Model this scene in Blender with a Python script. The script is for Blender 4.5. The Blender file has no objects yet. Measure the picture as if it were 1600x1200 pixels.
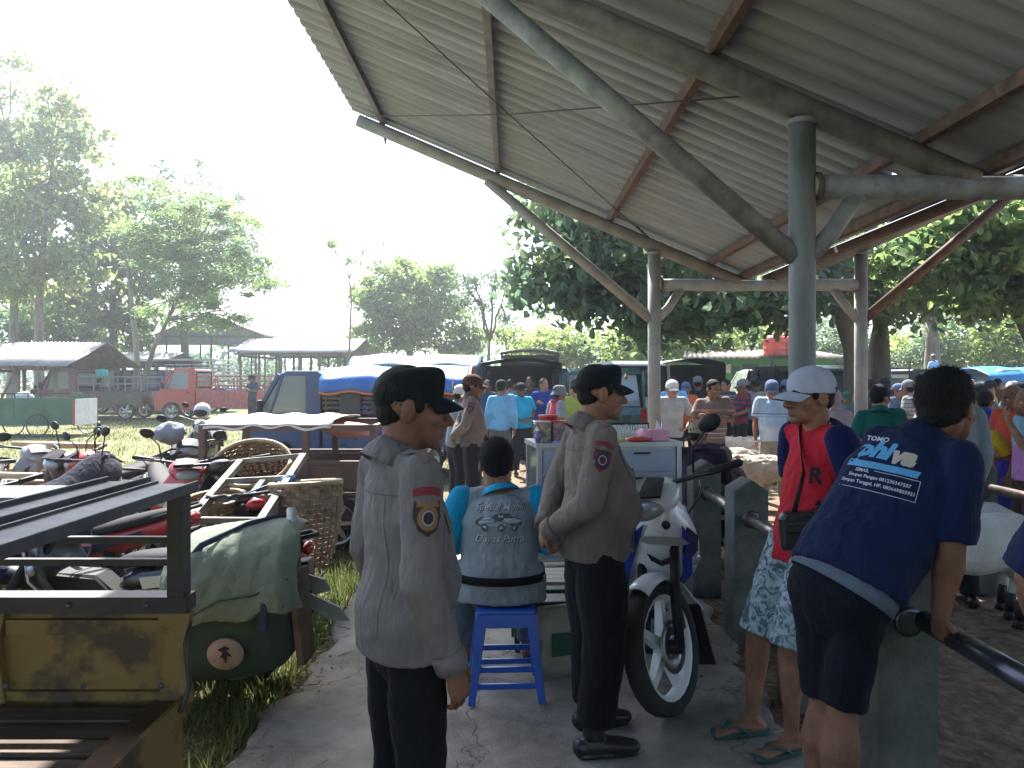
import bpy, bmesh, math, random
import numpy as np
from mathutils import Vector, Matrix, Euler
random.seed(7); rng = np.random.default_rng(7)
S = bpy.context.scene
COL = S.collection
PI = math.pi
R = math.radians
# ---------------------------------------------------------------- camera
HZ, FPX, CZ = 592.0, 1200.0, 1.63            # horizon row, focal length in photo pixels, eye height
cam = bpy.data.cameras.new('camera'); camo = bpy.data.objects.new('camera', cam); COL.objects.link(camo)
camo.location = (0, 0, CZ); camo.rotation_euler = (R(90), 0, 0)
cam.sensor_width = 36; cam.lens = 27.0; cam.shift_y = -(600 - HZ) / 1600.0
cam.clip_start = 0.05; cam.clip_end = 2000
S.camera = camo
# ---------------------------------------------------------------- light
SUN_EL, SUN_AZ = R(53), R(-14)               # azimuth measured from +Y, negative = left of the view
w = bpy.data.worlds.new('World'); S.world = w; w.use_nodes = True
nt = w.node_tree; nt.nodes.clear()
sky = nt.nodes.new('ShaderNodeTexSky'); sky.sky_type = 'NISHITA'; sky.sun_disc = False
sky.sun_elevation = SUN_EL; sky.sun_rotation = SUN_AZ
sky.air_density = 1.0; sky.dust_density = 2.0; sky.ozone_density = 1.0
bg = nt.nodes.new('ShaderNodeBackground'); bg.inputs[1].default_value = 0.105
wo = nt.nodes.new('ShaderNodeOutputWorld')
nt.links.new(sky.outputs[0], bg.inputs[0]); nt.links.new(bg.outputs[0], wo.inputs[0])
sl = bpy.data.lights.new('sun', 'SUN'); sl.energy = 4.8; sl.angle = R(0.55); sl.color = (1.0, 0.97, 0.91)
so = bpy.data.objects.new('sun', sl); COL.objects.link(so)
sd = Vector((math.sin(SUN_AZ) * math.cos(SUN_EL), math.cos(SUN_AZ) * math.cos(SUN_EL), math.sin(SUN_EL)))
so.rotation_euler = (-sd).to_track_quat('-Z', 'Y').to_euler(); so.location = (-4, 12, 30)
S.view_settings.view_transform = 'Standard'; S.view_settings.look = 'None'
S.view_settings.exposure = 2.2; S.view_settings.gamma = 1.0; S.view_settings.use_curve_mapping = False
S.render.engine = 'CYCLES'
S.cycles.use_denoising = True
S.cycles.max_bounces = 7; S.cycles.diffuse_bounces = 4; S.cycles.glossy_bounces = 3
S.cycles.transmission_bounces = 5; S.cycles.transparent_max_bounces = 6
S.cycles.sample_clamp_indirect = 6.0
S.cycles.caustics_reflective = False; S.cycles.caustics_refractive = False
# ---------------------------------------------------------------- helpers
def at(px, py, Y):
    """photo pixel (1600x1200) at depth Y -> world point"""
    return Vector(((px - 800) / FPX * Y, Y, CZ - (py - HZ) / FPX * Y))
def xat(px, Y): return (px - 800) / FPX * Y
def ground(x, y):
    return min(0.26, max(0.0, (y - 12.5) * 0.0155)) if y > 12.5 else 0.0
MATS = {}
def mat(name, col, rough=0.7, metal=0.0, var=0.0, vscale=8.0, bump=0.0, bscale=40.0, col2=None, stretch=None,
        trans=0.0, alpha=None, spec=0.5, coat=0.0, detail=5.0, sheen=0.0, lo=0.38, hi=0.62):
    if name in MATS: return MATS[name]
    m = bpy.data.materials.new(name); m.use_nodes = True; MATS[name] = m
    n = m.node_tree.nodes; L = m.node_tree.links; b = n['Principled BSDF']
    b.inputs['Base Color'].default_value = (*col, 1); b.inputs['Roughness'].default_value = rough
    b.inputs['Metallic'].default_value = metal; b.inputs['Specular IOR Level'].default_value = spec
    b.inputs['Coat Weight'].default_value = coat; b.inputs['Coat Roughness'].default_value = 0.08
    if sheen: b.inputs['Sheen Weight'].default_value = sheen
    tc = n.new('ShaderNodeTexCoord'); mp = n.new('ShaderNodeMapping'); L.new(tc.outputs['Object'], mp.inputs[0])
    if stretch: mp.inputs['Scale'].default_value = stretch
    if var > 0 or col2:
        nz = n.new('ShaderNodeTexNoise'); nz.inputs['Scale'].default_value = vscale; nz.inputs['Detail'].default_value = detail
        nz.inputs['Roughness'].default_value = 0.6
        L.new(mp.outputs[0], nz.inputs['Vector'])
        rp = n.new('ShaderNodeValToRGB'); rp.color_ramp.elements[0].position = lo; rp.color_ramp.elements[1].position = hi
        c2 = col2 if col2 else tuple(min(1, c * (1 + var)) for c in col)
        c1 = col if col2 else tuple(c * (1 - var) for c in col)
        rp.color_ramp.elements[0].color = (*c1, 1); rp.color_ramp.elements[1].color = (*c2, 1)
        L.new(nz.outputs['Fac'], rp.inputs[0]); L.new(rp.outputs[0], b.inputs['Base Color'])
        mr = n.new('ShaderNodeMapRange'); mr.inputs[3].default_value = max(0.03, rough - .12); mr.inputs[4].default_value = min(1, rough + .12)
        L.new(nz.outputs['Fac'], mr.inputs[0]); L.new(mr.outputs[0], b.inputs['Roughness'])
    if bump > 0:
        bz = n.new('ShaderNodeTexNoise'); bz.inputs['Scale'].default_value = bscale; bz.inputs['Detail'].default_value = 4
        L.new(mp.outputs[0], bz.inputs['Vector'])
        bp = n.new('ShaderNodeBump'); bp.inputs['Strength'].default_value = bump; bp.inputs['Distance'].default_value = 0.02
        L.new(bz.outputs['Fac'], bp.inputs['Height']); L.new(bp.outputs[0], b.inputs['Normal'])
    if trans: b.inputs['Transmission Weight'].default_value = trans
    if alpha is not None: b.inputs['Alpha'].default_value = alpha
    return m
def cloth(name, col, rough=0.85, fold=0.5):
    """woven cloth: soft tone variation, long vertical folds and a fine weave"""
    if name in MATS: return MATS[name]
    m = mat(name, col, rough, var=0.14, vscale=5, spec=0.10, sheen=0.03)
    n = m.node_tree.nodes; L = m.node_tree.links; b = n['Principled BSDF']
    tc = n.new('ShaderNodeTexCoord'); mp = n.new('ShaderNodeMapping'); mp.inputs['Scale'].default_value = (1, 1, 0.3)
    L.new(tc.outputs['Object'], mp.inputs[0])
    a = n.new('ShaderNodeTexNoise'); a.inputs['Scale'].default_value = 16; a.inputs['Detail'].default_value = 2.5; a.inputs['Distortion'].default_value = 1.2
    L.new(mp.outputs[0], a.inputs['Vector'])
    c = n.new('ShaderNodeTexNoise'); c.inputs['Scale'].default_value = 700; L.new(tc.outputs['Object'], c.inputs['Vector'])
    b1 = n.new('ShaderNodeBump'); b1.inputs['Strength'].default_value = fold; b1.inputs['Distance'].default_value = 0.03
    b2 = n.new('ShaderNodeBump'); b2.inputs['Strength'].default_value = 0.15; b2.inputs['Distance'].default_value = 0.002
    L.new(a.outputs['Fac'], b1.inputs['Height']); L.new(c.outputs['Fac'], b2.inputs['Height'])
    L.new(b1.outputs[0], b2.inputs['Normal']); L.new(b2.outputs[0], b.inputs['Normal'])
    return m
def glass(name, col=(0.02, 0.03, 0.035), alpha=0.75, rough=0.05):
    return mat(name, col, rough, alpha=alpha, spec=0.8)
def banded(name, base, bands, axis='Z', rough=0.85):
    """cloth with horizontal stripes woven at fixed heights: bands = [(from, to, colour)]"""
    if name in MATS: return MATS[name]
    m = cloth(name, base, rough); n = m.node_tree.nodes; L = m.node_tree.links; b = n['Principled BSDF']
    tc = n.new('ShaderNodeTexCoord'); sx = n.new('ShaderNodeSeparateXYZ'); L.new(tc.outputs['Object'], sx.inputs[0])
    prev = b.inputs['Base Color'].links[0].from_socket
    for lo, hi, c in bands:
        g = n.new('ShaderNodeMath'); g.operation = 'GREATER_THAN'; g.inputs[1].default_value = lo
        l = n.new('ShaderNodeMath'); l.operation = 'LESS_THAN'; l.inputs[1].default_value = hi
        k = n.new('ShaderNodeMath'); k.operation = 'MULTIPLY'
        L.new(sx.outputs[axis], g.inputs[0]); L.new(sx.outputs[axis], l.inputs[0])
        L.new(g.outputs[0], k.inputs[0]); L.new(l.outputs[0], k.inputs[1])
        mx = n.new('ShaderNodeMix'); mx.data_type = 'RGBA'; L.new(k.outputs[0], mx.inputs[0])
        L.new(prev, mx.inputs[6]); mx.inputs[7].default_value = (*c, 1); prev = mx.outputs[2]
    L.new(prev, b.inputs['Base Color'])
    return m
def tag(o, label=None, cat=None, group=None, kind=None):
    if label: o['label'] = label
    if cat: o['category'] = cat
    if group: o['group'] = group
    if kind: o['kind'] = kind
    return o
def thing(name, label, cat, loc=(0, 0, 0), rz=0.0, group=None):
    o = bpy.data.objects.new(name, None); COL.objects.link(o); o.empty_display_size = 0.1
    o.location = loc; o.rotation_euler = (0, 0, rz)
    return tag(o, label, cat, group)
KIDS = {}
def link(name, me, mats=None, parent=None):
    o = bpy.data.objects.new(name, me); COL.objects.link(o)
    if mats is not None:
        for m in (mats if isinstance(mats, (list, tuple)) else [mats]): me.materials.append(m)
    if parent is not None:
        o.parent = parent; KIDS.setdefault(parent.name, []).append(o)
    return o
def tree_copy(o, parent=None, matmap=None):
    c = o.copy(); COL.objects.link(c)
    if parent is not None:
        c.parent = parent; KIDS.setdefault(parent.name, []).append(c)
    if matmap and c.type == 'MESH':
        if any(s.material in matmap for s in c.material_slots):
            c.data = c.data.copy()
            for i, m in enumerate(c.data.materials):
                if m in matmap: c.data.materials[i] = matmap[m]
    for k in KIDS.get(o.name, []): tree_copy(k, c, matmap)
    return c
def place(o, loc, rz=0.0, label=None, group=None, tilt=None):
    o.location = loc; o.rotation_euler = (0, 0, rz) if tilt is None else (tilt[0], tilt[1], rz)
    if label: o['label'] = label
    if group: o['group'] = group
    return o
def all_kids(o):
    for k in KIDS.get(o.name, []):
        yield k; yield from all_kids(k)
def settle(root, loc=None):
    """root was built in world coordinates at the origin: move its origin to loc"""
    kids = [k for k in all_kids(root) if k.type == 'MESH']
    if loc is None:
        lo = np.array([1e9] * 3); hi = -lo
        for k in kids:
            a = np.empty(len(k.data.vertices) * 3, 'f'); k.data.vertices.foreach_get('co', a); a = a.reshape(-1, 3)
            if len(a): lo = np.minimum(lo, a.min(0)); hi = np.maximum(hi, a.max(0))
        loc = ((lo[0] + hi[0]) / 2, (lo[1] + hi[1]) / 2, lo[2])
    T = Matrix.Translation(-Vector(loc)); done = set()
    for k in kids:
        if k.data.name not in done: k.data.transform(T); done.add(k.data.name)
    root.location = loc
    return root
class MB:
    def __init__(s): s.v = []; s.f = []; s.m = []; s.sm = []; s.mi = 0
    def add(s, vs, fs, smooth=False):
        o = len(s.v); s.v += [tuple(p) for p in vs]; s.f += [tuple(i + o for i in f) for f in fs]
        s.m += [s.mi] * len(fs); s.sm += [smooth] * len(fs); return s
    def box(s, c, size, rot=None, taper=None):
        hx, hy, hz = size[0] / 2, size[1] / 2, size[2] / 2; t = taper or (1, 1)
        vs = [Vector((x * hx * (t[0] if z > 0 else 1), y * hy * (t[1] if z > 0 else 1), z * hz)) for z in (-1, 1) for y in (-1, 1) for x in (-1, 1)]
        if rot is not None:
            rm = rot if isinstance(rot, Matrix) else Euler(rot).to_matrix()
            vs = [rm @ v for v in vs]
        c = Vector(c)
        return s.add([v + c for v in vs], [(0, 2, 3, 1), (4, 5, 7, 6), (0, 1, 5, 4), (2, 6, 7, 3), (0, 4, 6, 2), (1, 3, 7, 5)])
    def bb(s, x0, x1, y0, y1, z0, z1): return s.box(((x0 + x1) / 2, (y0 + y1) / 2, (z0 + z1) / 2), (abs(x1 - x0), abs(y1 - y0), abs(z1 - z0)))
    def beam(s, a, b, wd, ht, up=(0, 0, 1)):
        a, b = Vector(a), Vector(b); d = (b - a); L_ = d.length; d = d.normalized(); u = Vector(up)
        if abs(d.dot(u)) > .98: u = Vector((0, 1, 0))
        x = d.cross(u).normalized(); z = x.cross(d).normalized()
        return s.box((a + b) / 2, (wd, L_, ht), Matrix((x, d, z)).transposed())
    def tube(s, pts, rad, n=8, caps=True, squash=None, side=None, smooth=True, dome=False):
        """tube through pts; rad number / list; squash = list of (rx, ry) with side the direction of rx"""
        P = [Vector(p) for p in pts]; k = len(P)
        rr = [(r, r) for r in rad] if isinstance(rad, (list, tuple)) else [(rad, rad)] * k
        if squash: rr = squash
        if dome:
            d0 = (P[0] - P[1]).normalized(); d1 = (P[-1] - P[-2]).normalized()
            a0, a1 = rr[0], rr[-1]; m0, m1 = min(a0), min(a1)
            pre = [(P[0] + d0 * m0 * math.sin(t), (a0[0] * math.cos(t), a0[1] * math.cos(t))) for t in (1.45, 1.05, .55)]
            post = [(P[-1] + d1 * m1 * math.sin(t), (a1[0] * math.cos(t), a1[1] * math.cos(t))) for t in (.55, 1.05, 1.45)]
            P = [p for p, _ in pre] + P + [p for p, _ in post]; rr = [r for _, r in pre] + list(rr) + [r for _, r in post]; k = len(P)
            if isinstance(side, list): side = [side[0]] * 3 + side + [side[-1]] * 3
        vs = []; x = None
        for i in range(k):
            d = (P[min(i + 1, k - 1)] - P[max(i - 1, 0)])
            d = d.normalized() if d.length > 1e-9 else Vector((0, 0, 1))
            if side is not None:
                sv = Vector(side[i] if isinstance(side, list) else side); x = (sv - d * sv.dot(d))
                x = x.normalized() if x.length > 1e-6 else d.orthogonal().normalized()
            elif x is None:
                u = Vector((0, 0, 1)) if abs(d.z) < .95 else Vector((0, 1, 0)); x = d.cross(u).normalized()
            else:
                x = (x - d * x.dot(d)); x = x.normalized() if x.length > 1e-6 else d.orthogonal().normalized()
            y = d.cross(x)
            for j in range(n):
                t = 2 * PI * j / n
                vs.append(P[i] + x * (rr[i][0] * math.cos(t)) + y * (rr[i][1] * math.sin(t)))
        fs = [(i * n + j, i * n + (j + 1) % n, (i + 1) * n + (j + 1) % n, (i + 1) * n + j) for i in range(k - 1) for j in range(n)]
        s.add(vs, fs, smooth)
        if caps:
            o = len(s.v) - len(vs)
            s.f += [tuple(o + j for j in reversed(range(n))), tuple(o + (k - 1) * n + j for j in range(n))]
            s.m += [s.mi] * 2; s.sm += [False] * 2
        return s
    def ell(s, c, r, n=12, m=8, rot=None, smooth=True):
        c = Vector(c); rm = None if rot is None else (rot if isinstance(rot, Matrix) else Euler(rot).to_matrix())
        vs = []; fs = []
        for i in range(m + 1):
            a = PI * i / m
            for j in range(n):
                t = 2 * PI * j / n
                p = Vector((r[0] * math.sin(a) * math.cos(t), r[1] * math.sin(a) * math.sin(t), -r[2] * math.cos(a)))
                vs.append(c + (rm @ p if rm else p))
        vs2 = [vs[0]] + vs[n:-n] + [vs[-1]]; last = len(vs2) - 1
        for j in range(n): fs.append((0, 1 + (j + 1) % n, 1 + j))
        for i in range(m - 2):
            for j in range(n): fs.append((1 + i * n + j, 1 + i * n + (j + 1) % n, 1 + (i + 1) * n + (j + 1) % n, 1 + (i + 1) * n + j))
        o = 1 + (m - 2) * n
        for j in range(n): fs.append((o + j, o + (j + 1) % n, last))
        return s.add(vs2, fs, smooth)
    def lathe(s, prof, c=(0, 0, 0), axis='z', n=16, smooth=True, closed=False):
        """prof = [(radius, height)] turned round the axis through c"""
        c = Vector(c); vs = []; k = len(prof)
        for r, h in prof:
            for j in range(n):
                t = 2 * PI * j / n; a, b_ = r * math.cos(t), r * math.sin(t)
                vs.append(c + (Vector((a, b_, h)) if axis == 'z' else Vector((h, a, b_)) if axis == 'x' else Vector((b_, h, a))))
        fs = [(i * n + j, i * n + (j + 1) % n, (i + 1) * n + (j + 1) % n, (i + 1) * n + j) for i in range(k - 1) for j in range(n)]
        if closed: fs += [((k - 1) * n + j, (k - 1) * n + (j + 1) % n, (j + 1) % n, j) for j in range(n)]
        return s.add(vs, fs, smooth)
    def prism(s, poly, lo, hi, plane='yz', inset=0.0, bev=0.0):
        """polygon in a plane, extruded from lo to hi along the third axis; bev rounds the two outer faces inwards"""
        n = len(poly); cx = sum(p[0] for p in poly) / n; cy = sum(p[1] for p in poly) / n
        def p3(p, h): return (h, p[0], p[1]) if plane == 'yz' else (p[0], h, p[1]) if plane == 'xz' else (p[0], p[1], h)
        def sh(p, d):
            dx, dy = p[0] - cx, p[1] - cy; l = math.hypot(dx, dy) or 1; return (p[0] - dx / l * d, p[1] - dy / l * d)
        rings = [(lo, bev), (lo + bev, 0), (hi - bev, 0), (hi, bev)] if bev else [(lo, 0), (hi, 0)]
        vs = [p3(sh(p, d), h) for h, d in rings for p in poly]; k = len(rings)
        fs = [(i * n + j, i * n + (j + 1) % n, (i + 1) * n + (j + 1) % n, (i + 1) * n + j) for i in range(k - 1) for j in range(n)]
        fs += [tuple(reversed(range(n))), tuple((k - 1) * n + j for j in range(n))]
        return s.add(vs, fs)
    def sheet(s, pts, cols, smooth=True):
        """grid of points, row-major with cols columns"""
        rows = len(pts) // cols
        return s.add(pts, [(r * cols + c, r * cols + c + 1, (r + 1) * cols + c + 1, (r + 1) * cols + c) for r in range(rows - 1) for c in range(cols - 1)], smooth)
    def mesh(s, name):
        me = bpy.data.meshes.new(name); me.from_pydata(s.v, [], s.f)
        me.polygons.foreach_set('use_smooth', s.sm); me.polygons.foreach_set('material_index', s.m)
        me.update(); return me
    def build(s, name, mats=None, parent=None, fixn=True, mods=None):
        me = s.mesh(name)
        if fixn:
            bm = bmesh.new(); bm.from_mesh(me); bmesh.ops.recalc_face_normals(bm, faces=bm.faces); bm.to_mesh(me); bm.free()
        return link(name, me, mats, parent)
def bevel(o, wd=0.01, seg=2):
    m = o.modifiers.new('bevel', 'BEVEL'); m.width = wd; m.segments = seg; m.limit_method = 'ANGLE'; m.angle_limit = R(40); return o
def solid(o, t=0.01, off=0.0):
    m = o.modifiers.new('solid', 'SOLIDIFY'); m.thickness = t; m.offset = off; return o
def subd(o, n=1):
    m = o.modifiers.new('subd', 'SUBSURF'); m.levels = n; m.render_levels = n; return o
def remesh(o, vox=0.012, smooth=3, fac=0.5):
    m = o.modifiers.new('remesh', 'REMESH'); m.mode = 'VOXEL'; m.voxel_size = vox; m.use_smooth_shade = True
    if smooth:
        k = o.modifiers.new('smooth', 'SMOOTH'); k.iterations = smooth; k.factor = fac
    return o
TEX = {}
def ruffle(o, scale=0.08, strength=0.02, kind='CLOUDS'):
    key = (kind, scale)
    if key not in TEX:
        t = bpy.data.textures.new('ruffle', kind); t.noise_scale = scale; TEX[key] = t
    m = o.modifiers.new('ruffle', 'DISPLACE'); m.texture = TEX[key]; m.strength = strength; m.mid_level = 0.5; m.texture_coords = 'LOCAL'; return o
def npmesh(name, V, F, mats, parent=None, col=None, smooth=False):
    """fast mesh from numpy arrays, all faces with the same number of corners; col = per-vertex tone (rnd attribute)"""
    me = bpy.data.meshes.new(name); nv, nf, k = len(V), len(F), F.shape[1]
    me.vertices.add(nv); me.vertices.foreach_set('co', V.astype('f').ravel())
    me.loops.add(nf * k); me.loops.foreach_set('vertex_index', F.astype('i').ravel())
    me.polygons.add(nf); me.polygons.foreach_set('loop_start', np.arange(0, nf * k, k, dtype='i'))
    me.polygons.foreach_set('use_smooth', np.full(nf, smooth))
    if col is not None:
        a = me.attributes.new('rnd', 'FLOAT', 'POINT'); a.data.foreach_set('value', col.astype('f'))
    me.update(calc_edges=True); me.validate()
    return link(name, me, mats, parent)
def text_mesh(txt, size, shear=0.0, bold=0.0, extrude=0.0):
    cu = bpy.data.curves.new('lettering', 'FONT'); cu.body = txt; cu.size = size; cu.shear = shear; cu.offset = bold
    cu.align_x = 'CENTER'; cu.align_y = 'CENTER'; cu.extrude = extrude; cu.resolution_u = 2
    o = bpy.data.objects.new('lettering', cu); COL.objects.link(o)
    dg = bpy.context.evaluated_depsgraph_get(); me = bpy.data.meshes.new_from_object(o.evaluated_get(dg))
    bpy.data.objects.remove(o); bpy.data.curves.remove(cu)
    return me
# ---------------------------------------------------------------- setting
GZ = -0.03
def gz(x, y): return GZ + ground(x, y)
def make_ground():
    m = bpy.data.materials.new('field'); m.use_nodes = True; n = m.node_tree.nodes; L = m.node_tree.links; b = n['Principled BSDF']
    tc = n.new('ShaderNodeTexCoord'); sx = n.new('ShaderNodeSeparateXYZ'); L.new(tc.outputs['Object'], sx.inputs[0])
    def noise(s, d=6, dist=0.0):
        z = n.new('ShaderNodeTexNoise'); z.inputs['Scale'].default_value = s; z.inputs['Detail'].default_value = d; z.inputs['Distortion'].default_value = dist
        L.new(tc.outputs['Object'], z.inputs['Vector']); return z.outputs['Fac']
    def ramp(f, stops):
        r = n.new('ShaderNodeValToRGB'); e = r.color_ramp.elements
        while len(e) < len(stops): e.new(.5)
        for i, (p, c) in enumerate(stops): e[i].position = p; e[i].color = (*c, 1)
        L.new(f, r.inputs[0]); return r.outputs[0]
    grass = ramp(noise(9), [(.3, (.065, .078, .030)), (.5, (.14, .145, .062)), (.62, (.23, .205, .11)), (.75, (.29, .235, .155))])
    dirt = ramp(noise(14), [(.3, (.105, .075, .052)), (.5, (.165, .12, .082)), (.7, (.24, .185, .13))])
    mx = n.new('ShaderNodeMath'); mx.operation = 'MULTIPLY_ADD'; L.new(noise(.8, 3), mx.inputs[0]); mx.inputs[1].default_value = 3.2; L.new(sx.outputs['X'], mx.inputs[2])
    mr = n.new('ShaderNodeMapRange'); mr.inputs[1].default_value = -0.4; mr.inputs[2].default_value = 1.4; L.new(mx.outputs[0], mr.inputs[0])
    mixd = n.new('ShaderNodeMix'); mixd.data_type = 'RGBA'; L.new(mr.outputs[0], mixd.inputs[0]); L.new(grass, mixd.inputs[6]); L.new(dirt, mixd.inputs[7])
    L.new(mixd.outputs[2], b.inputs['Base Color']); b.inputs['Roughness'].default_value = .95; b.inputs['Specular IOR Level'].default_value = .15
    bp = n.new('ShaderNodeBump'); bp.inputs['Strength'].default_value = .8; bp.inputs['Distance'].default_value = .05; L.new(noise(22, 8), bp.inputs['Height']); L.new(bp.outputs[0], b.inputs['Normal'])
    xs = np.concatenate([np.linspace(-400, -30, 12), np.linspace(-26, 26, 80), np.linspace(30, 400, 12)])
    ys = np.concatenate([np.linspace(-60, -4, 6), np.linspace(-3, 30, 90), np.linspace(33, 120, 14), np.linspace(150, 700, 8)])
    X, Y = np.meshgrid(xs, ys)
    Z = GZ + np.clip((Y - 12.5) * .0155, 0, .26)
    near = (np.abs(X) < 27) & (Y > -3) & (Y < 31)
    und = .018 * np.sin(X * 2.3 + 1.3 * np.sin(Y * 1.7)) * np.sin(Y * 2.1 + X) + rng.normal(0, .006, X.shape)
    Z = Z + np.where(near, und, 0) - .012
    V = np.stack([X, Y, Z], -1).reshape(-1, 3); nc = len(xs)
    r_, c_ = np.meshgrid(np.arange(len(ys) - 1), np.arange(nc - 1), indexing='ij'); i = (r_ * nc + c_).ravel()
    o = npmesh('ground', V, np.stack([i, i + 1, i + nc + 1, i + nc], -1), m, smooth=True); tag(o, kind='structure')
make_ground()
def make_path():
    m = bpy.data.materials.new('concrete_slab'); m.use_nodes = True; n = m.node_tree.nodes; L = m.node_tree.links; b = n['Principled BSDF']
    tc = n.new('ShaderNodeTexCoord')
    def noise(s, d=6, rough=.6):
        z = n.new('ShaderNodeTexNoise'); z.inputs['Scale'].default_value = s; z.inputs['Detail'].default_value = d; z.inputs['Roughness'].default_value = rough
        L.new(tc.outputs['Object'], z.inputs['Vector']); return z
    big = noise(1.6, 8, .7); fine = noise(60, 4)
    r = n.new('ShaderNodeValToRGB'); e = r.color_ramp.elements; e[0].position = .32; e[0].color = (.095, .080, .064, 1); e[1].position = .66; e[1].color = (.35, .325, .28, 1)
    k = e.new(.48); k.color = (.22, .20, .172, 1)
    L.new(big.outputs['Fac'], r.inputs[0])
    warp = n.new('ShaderNodeMix'); warp.data_type = 'RGBA'; warp.blend_type = 'ADD'; warp.inputs[0].default_value = .6
    L.new(tc.outputs['Object'], warp.inputs[6]); L.new(noise(3, 4).outputs['Color'], warp.inputs[7])
    vo = n.new('ShaderNodeTexVoronoi'); vo.feature = 'DISTANCE_TO_EDGE'; vo.inputs['Scale'].default_value = .62; L.new(warp.outputs[2], vo.inputs['Vector'])
    cr = n.new('ShaderNodeMapRange'); cr.inputs[1].default_value = 0.0; cr.inputs[2].default_value = .006; L.new(vo.outputs['Distance'], cr.inputs[0])
    mx = n.new('ShaderNodeMix'); mx.data_type = 'RGBA'; L.new(cr.outputs[0], mx.inputs[0]); mx.inputs[6].default_value = (.10, .088, .073, 1); L.new(r.outputs[0], mx.inputs[7])
    L.new(mx.outputs[2], b.inputs['Base Color'])
    mr = n.new('ShaderNodeMapRange'); mr.inputs[3].default_value = .5; mr.inputs[4].default_value = .9; L.new(noise(2.5, 5).outputs['Fac'], mr.inputs[0]); L.new(mr.outputs[0], b.inputs['Roughness'])
    ad = n.new('ShaderNodeMath'); ad.operation = 'MULTIPLY_ADD'; L.new(cr.outputs[0], ad.inputs[0]); ad.inputs[1].default_value = 1.0; L.new(fine.outputs['Fac'], ad.inputs[2])
    bp = n.new('ShaderNodeBump'); bp.inputs['Strength'].default_value = .55; bp.inputs['Distance'].default_value = .012; L.new(ad.outputs[0], bp.inputs['Height']); L.new(bp.outputs[0], b.inputs['Normal'])
    nY = 150; ys = np.linspace(-4, 9.0, nY); rows = []
    for i, y in enumerate(ys):
        a = -1.18 + .05 * math.sin(y * 3.1) + .035 * math.sin(y * 9.3 + 1) + rng.normal(0, .014)
        c = 1.36 + .05 * math.sin(y * 2.3 + 2) + .035 * math.sin(y * 8.1) + rng.normal(0, .016)
        inner = [a + (c - a) * t for t in np.linspace(.012, .988, 22)]
        rows.append([(a, y, GZ - .03), (a + .012, y, -.012)] + [(x, y, .004 * math.sin(x * 3 + y * 2)) for x in inner] + [(c - .012, y, -.014), (c, y, GZ - .03)])
    mb = MB(); mb.sheet([p for r_ in rows for p in r_], len(rows[0]))
    o = mb.build('path', m); tag(o, kind='structure')
make_path()
def scatter_grass():
    m = bpy.data.materials.new('grass_blade'); m.use_nodes = True; n = m.node_tree.nodes; L = m.node_tree.links; n.clear()
    at_ = n.new('ShaderNodeAttribute'); at_.attribute_name = 'rnd'
    r = n.new('ShaderNodeValToRGB'); e = r.color_ramp.elements
    e[0].color = (.05, .085, .022, 1); e[1].color = (.36, .29, .16, 1); k = e.new(.55); k.color = (.15, .175, .065, 1)
    L.new(at_.outputs['Fac'], r.inputs[0])
    d = n.new('ShaderNodeBsdfDiffuse'); t = n.new('ShaderNodeBsdfTranslucent'); mx = n.new('ShaderNodeMixShader'); mx.inputs[0].default_value = .4
    L.new(r.outputs[0], d.inputs[0]); L.new(r.outputs[0], t.inputs[0]); L.new(d.outputs[0], mx.inputs[1]); L.new(t.outputs[0], mx.inputs[2])
    o_ = n.new('ShaderNodeOutputMaterial'); L.new(mx.outputs[0], o_.inputs[0])
    def blades(N, x0, x1, y0, y1, h0, h1, dry, flat=0.0, clump=True):
        x = rng.uniform(x0, x1, N); u = rng.random(N); y = y0 + (y1 - y0) * u ** 1.35
        if clump:
            keep = (np.sin(x * 2.1 + 1.7 * np.sin(y * 1.3)) * np.sin(y * 2.6 + x) + rng.normal(0, .6, N)) > -.35; x, y = x[keep], y[keep]
        ok = ~((x > -1.2) & (x < 1.35) & (y < 9.02)); x, y = x[ok], y[ok]; N = len(x)
        z = GZ - .02 + np.clip((y - 12.5) * .0155, 0, .26)
        h = rng.uniform(h0, h1, N); a = rng.uniform(0, 2 * PI, N); ln = rng.uniform(.1, .9, N) + flat; wd = rng.uniform(.003, .007, N) * (1 + y * .06)
        P = np.stack([x, y, z], -1); dx = np.stack([np.cos(a), np.sin(a), 0 * a], -1); px = np.stack([-np.sin(a), np.cos(a), 0 * a], -1)
        tip = P + dx * (h * ln)[:, None] + np.array([0, 0, 1]) * (h * (1 - .35 * np.minimum(ln, 2)))[:, None]
        V = np.stack([P - px * wd[:, None], P + px * wd[:, None], tip], 1).reshape(-1, 3)
        c = np.clip(rng.normal(dry, .22, N), 0, 1)
        return V, np.repeat(c, 3)
    a = blades(70000, -7.5, -1.1, 2.2, 13, .03, .11, .42)
    b = blades(26000, -14, -1.0, 12, 27, .05, .14, .45)
    c = blades(2600, -1.32, -1.1, 2.2, 9.2, .05, .2, .35, clump=False)
    d_ = blades(9000, -2.2, -.95, 2.4, 5.2, .05, .12, .8, flat=1.2, clump=False)
    e_ = blades(2500, 1.32, 1.75, 2.4, 8, .03, .09, .85, flat=1.3, clump=False)
    f_ = blades(9000, -1, 9, 10.5, 22, .04, .1, .7)
    g_ = blades(16000, -2.3, -1.15, 3.6, 9, .04, .13, .40, clump=False)
    V = np.concatenate([q[0] for q in (a, b, c, d_, e_, f_, g_)]); C = np.concatenate([q[1] for q in (a, b, c, d_, e_, f_, g_)])
    o = npmesh('grass', V, np.arange(len(V)).reshape(-1, 3), m, col=C)
    tag(o, 'patchy sunlit grass and dry straw on the field beside the path', 'grass', kind='stuff')
scatter_grass()
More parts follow.
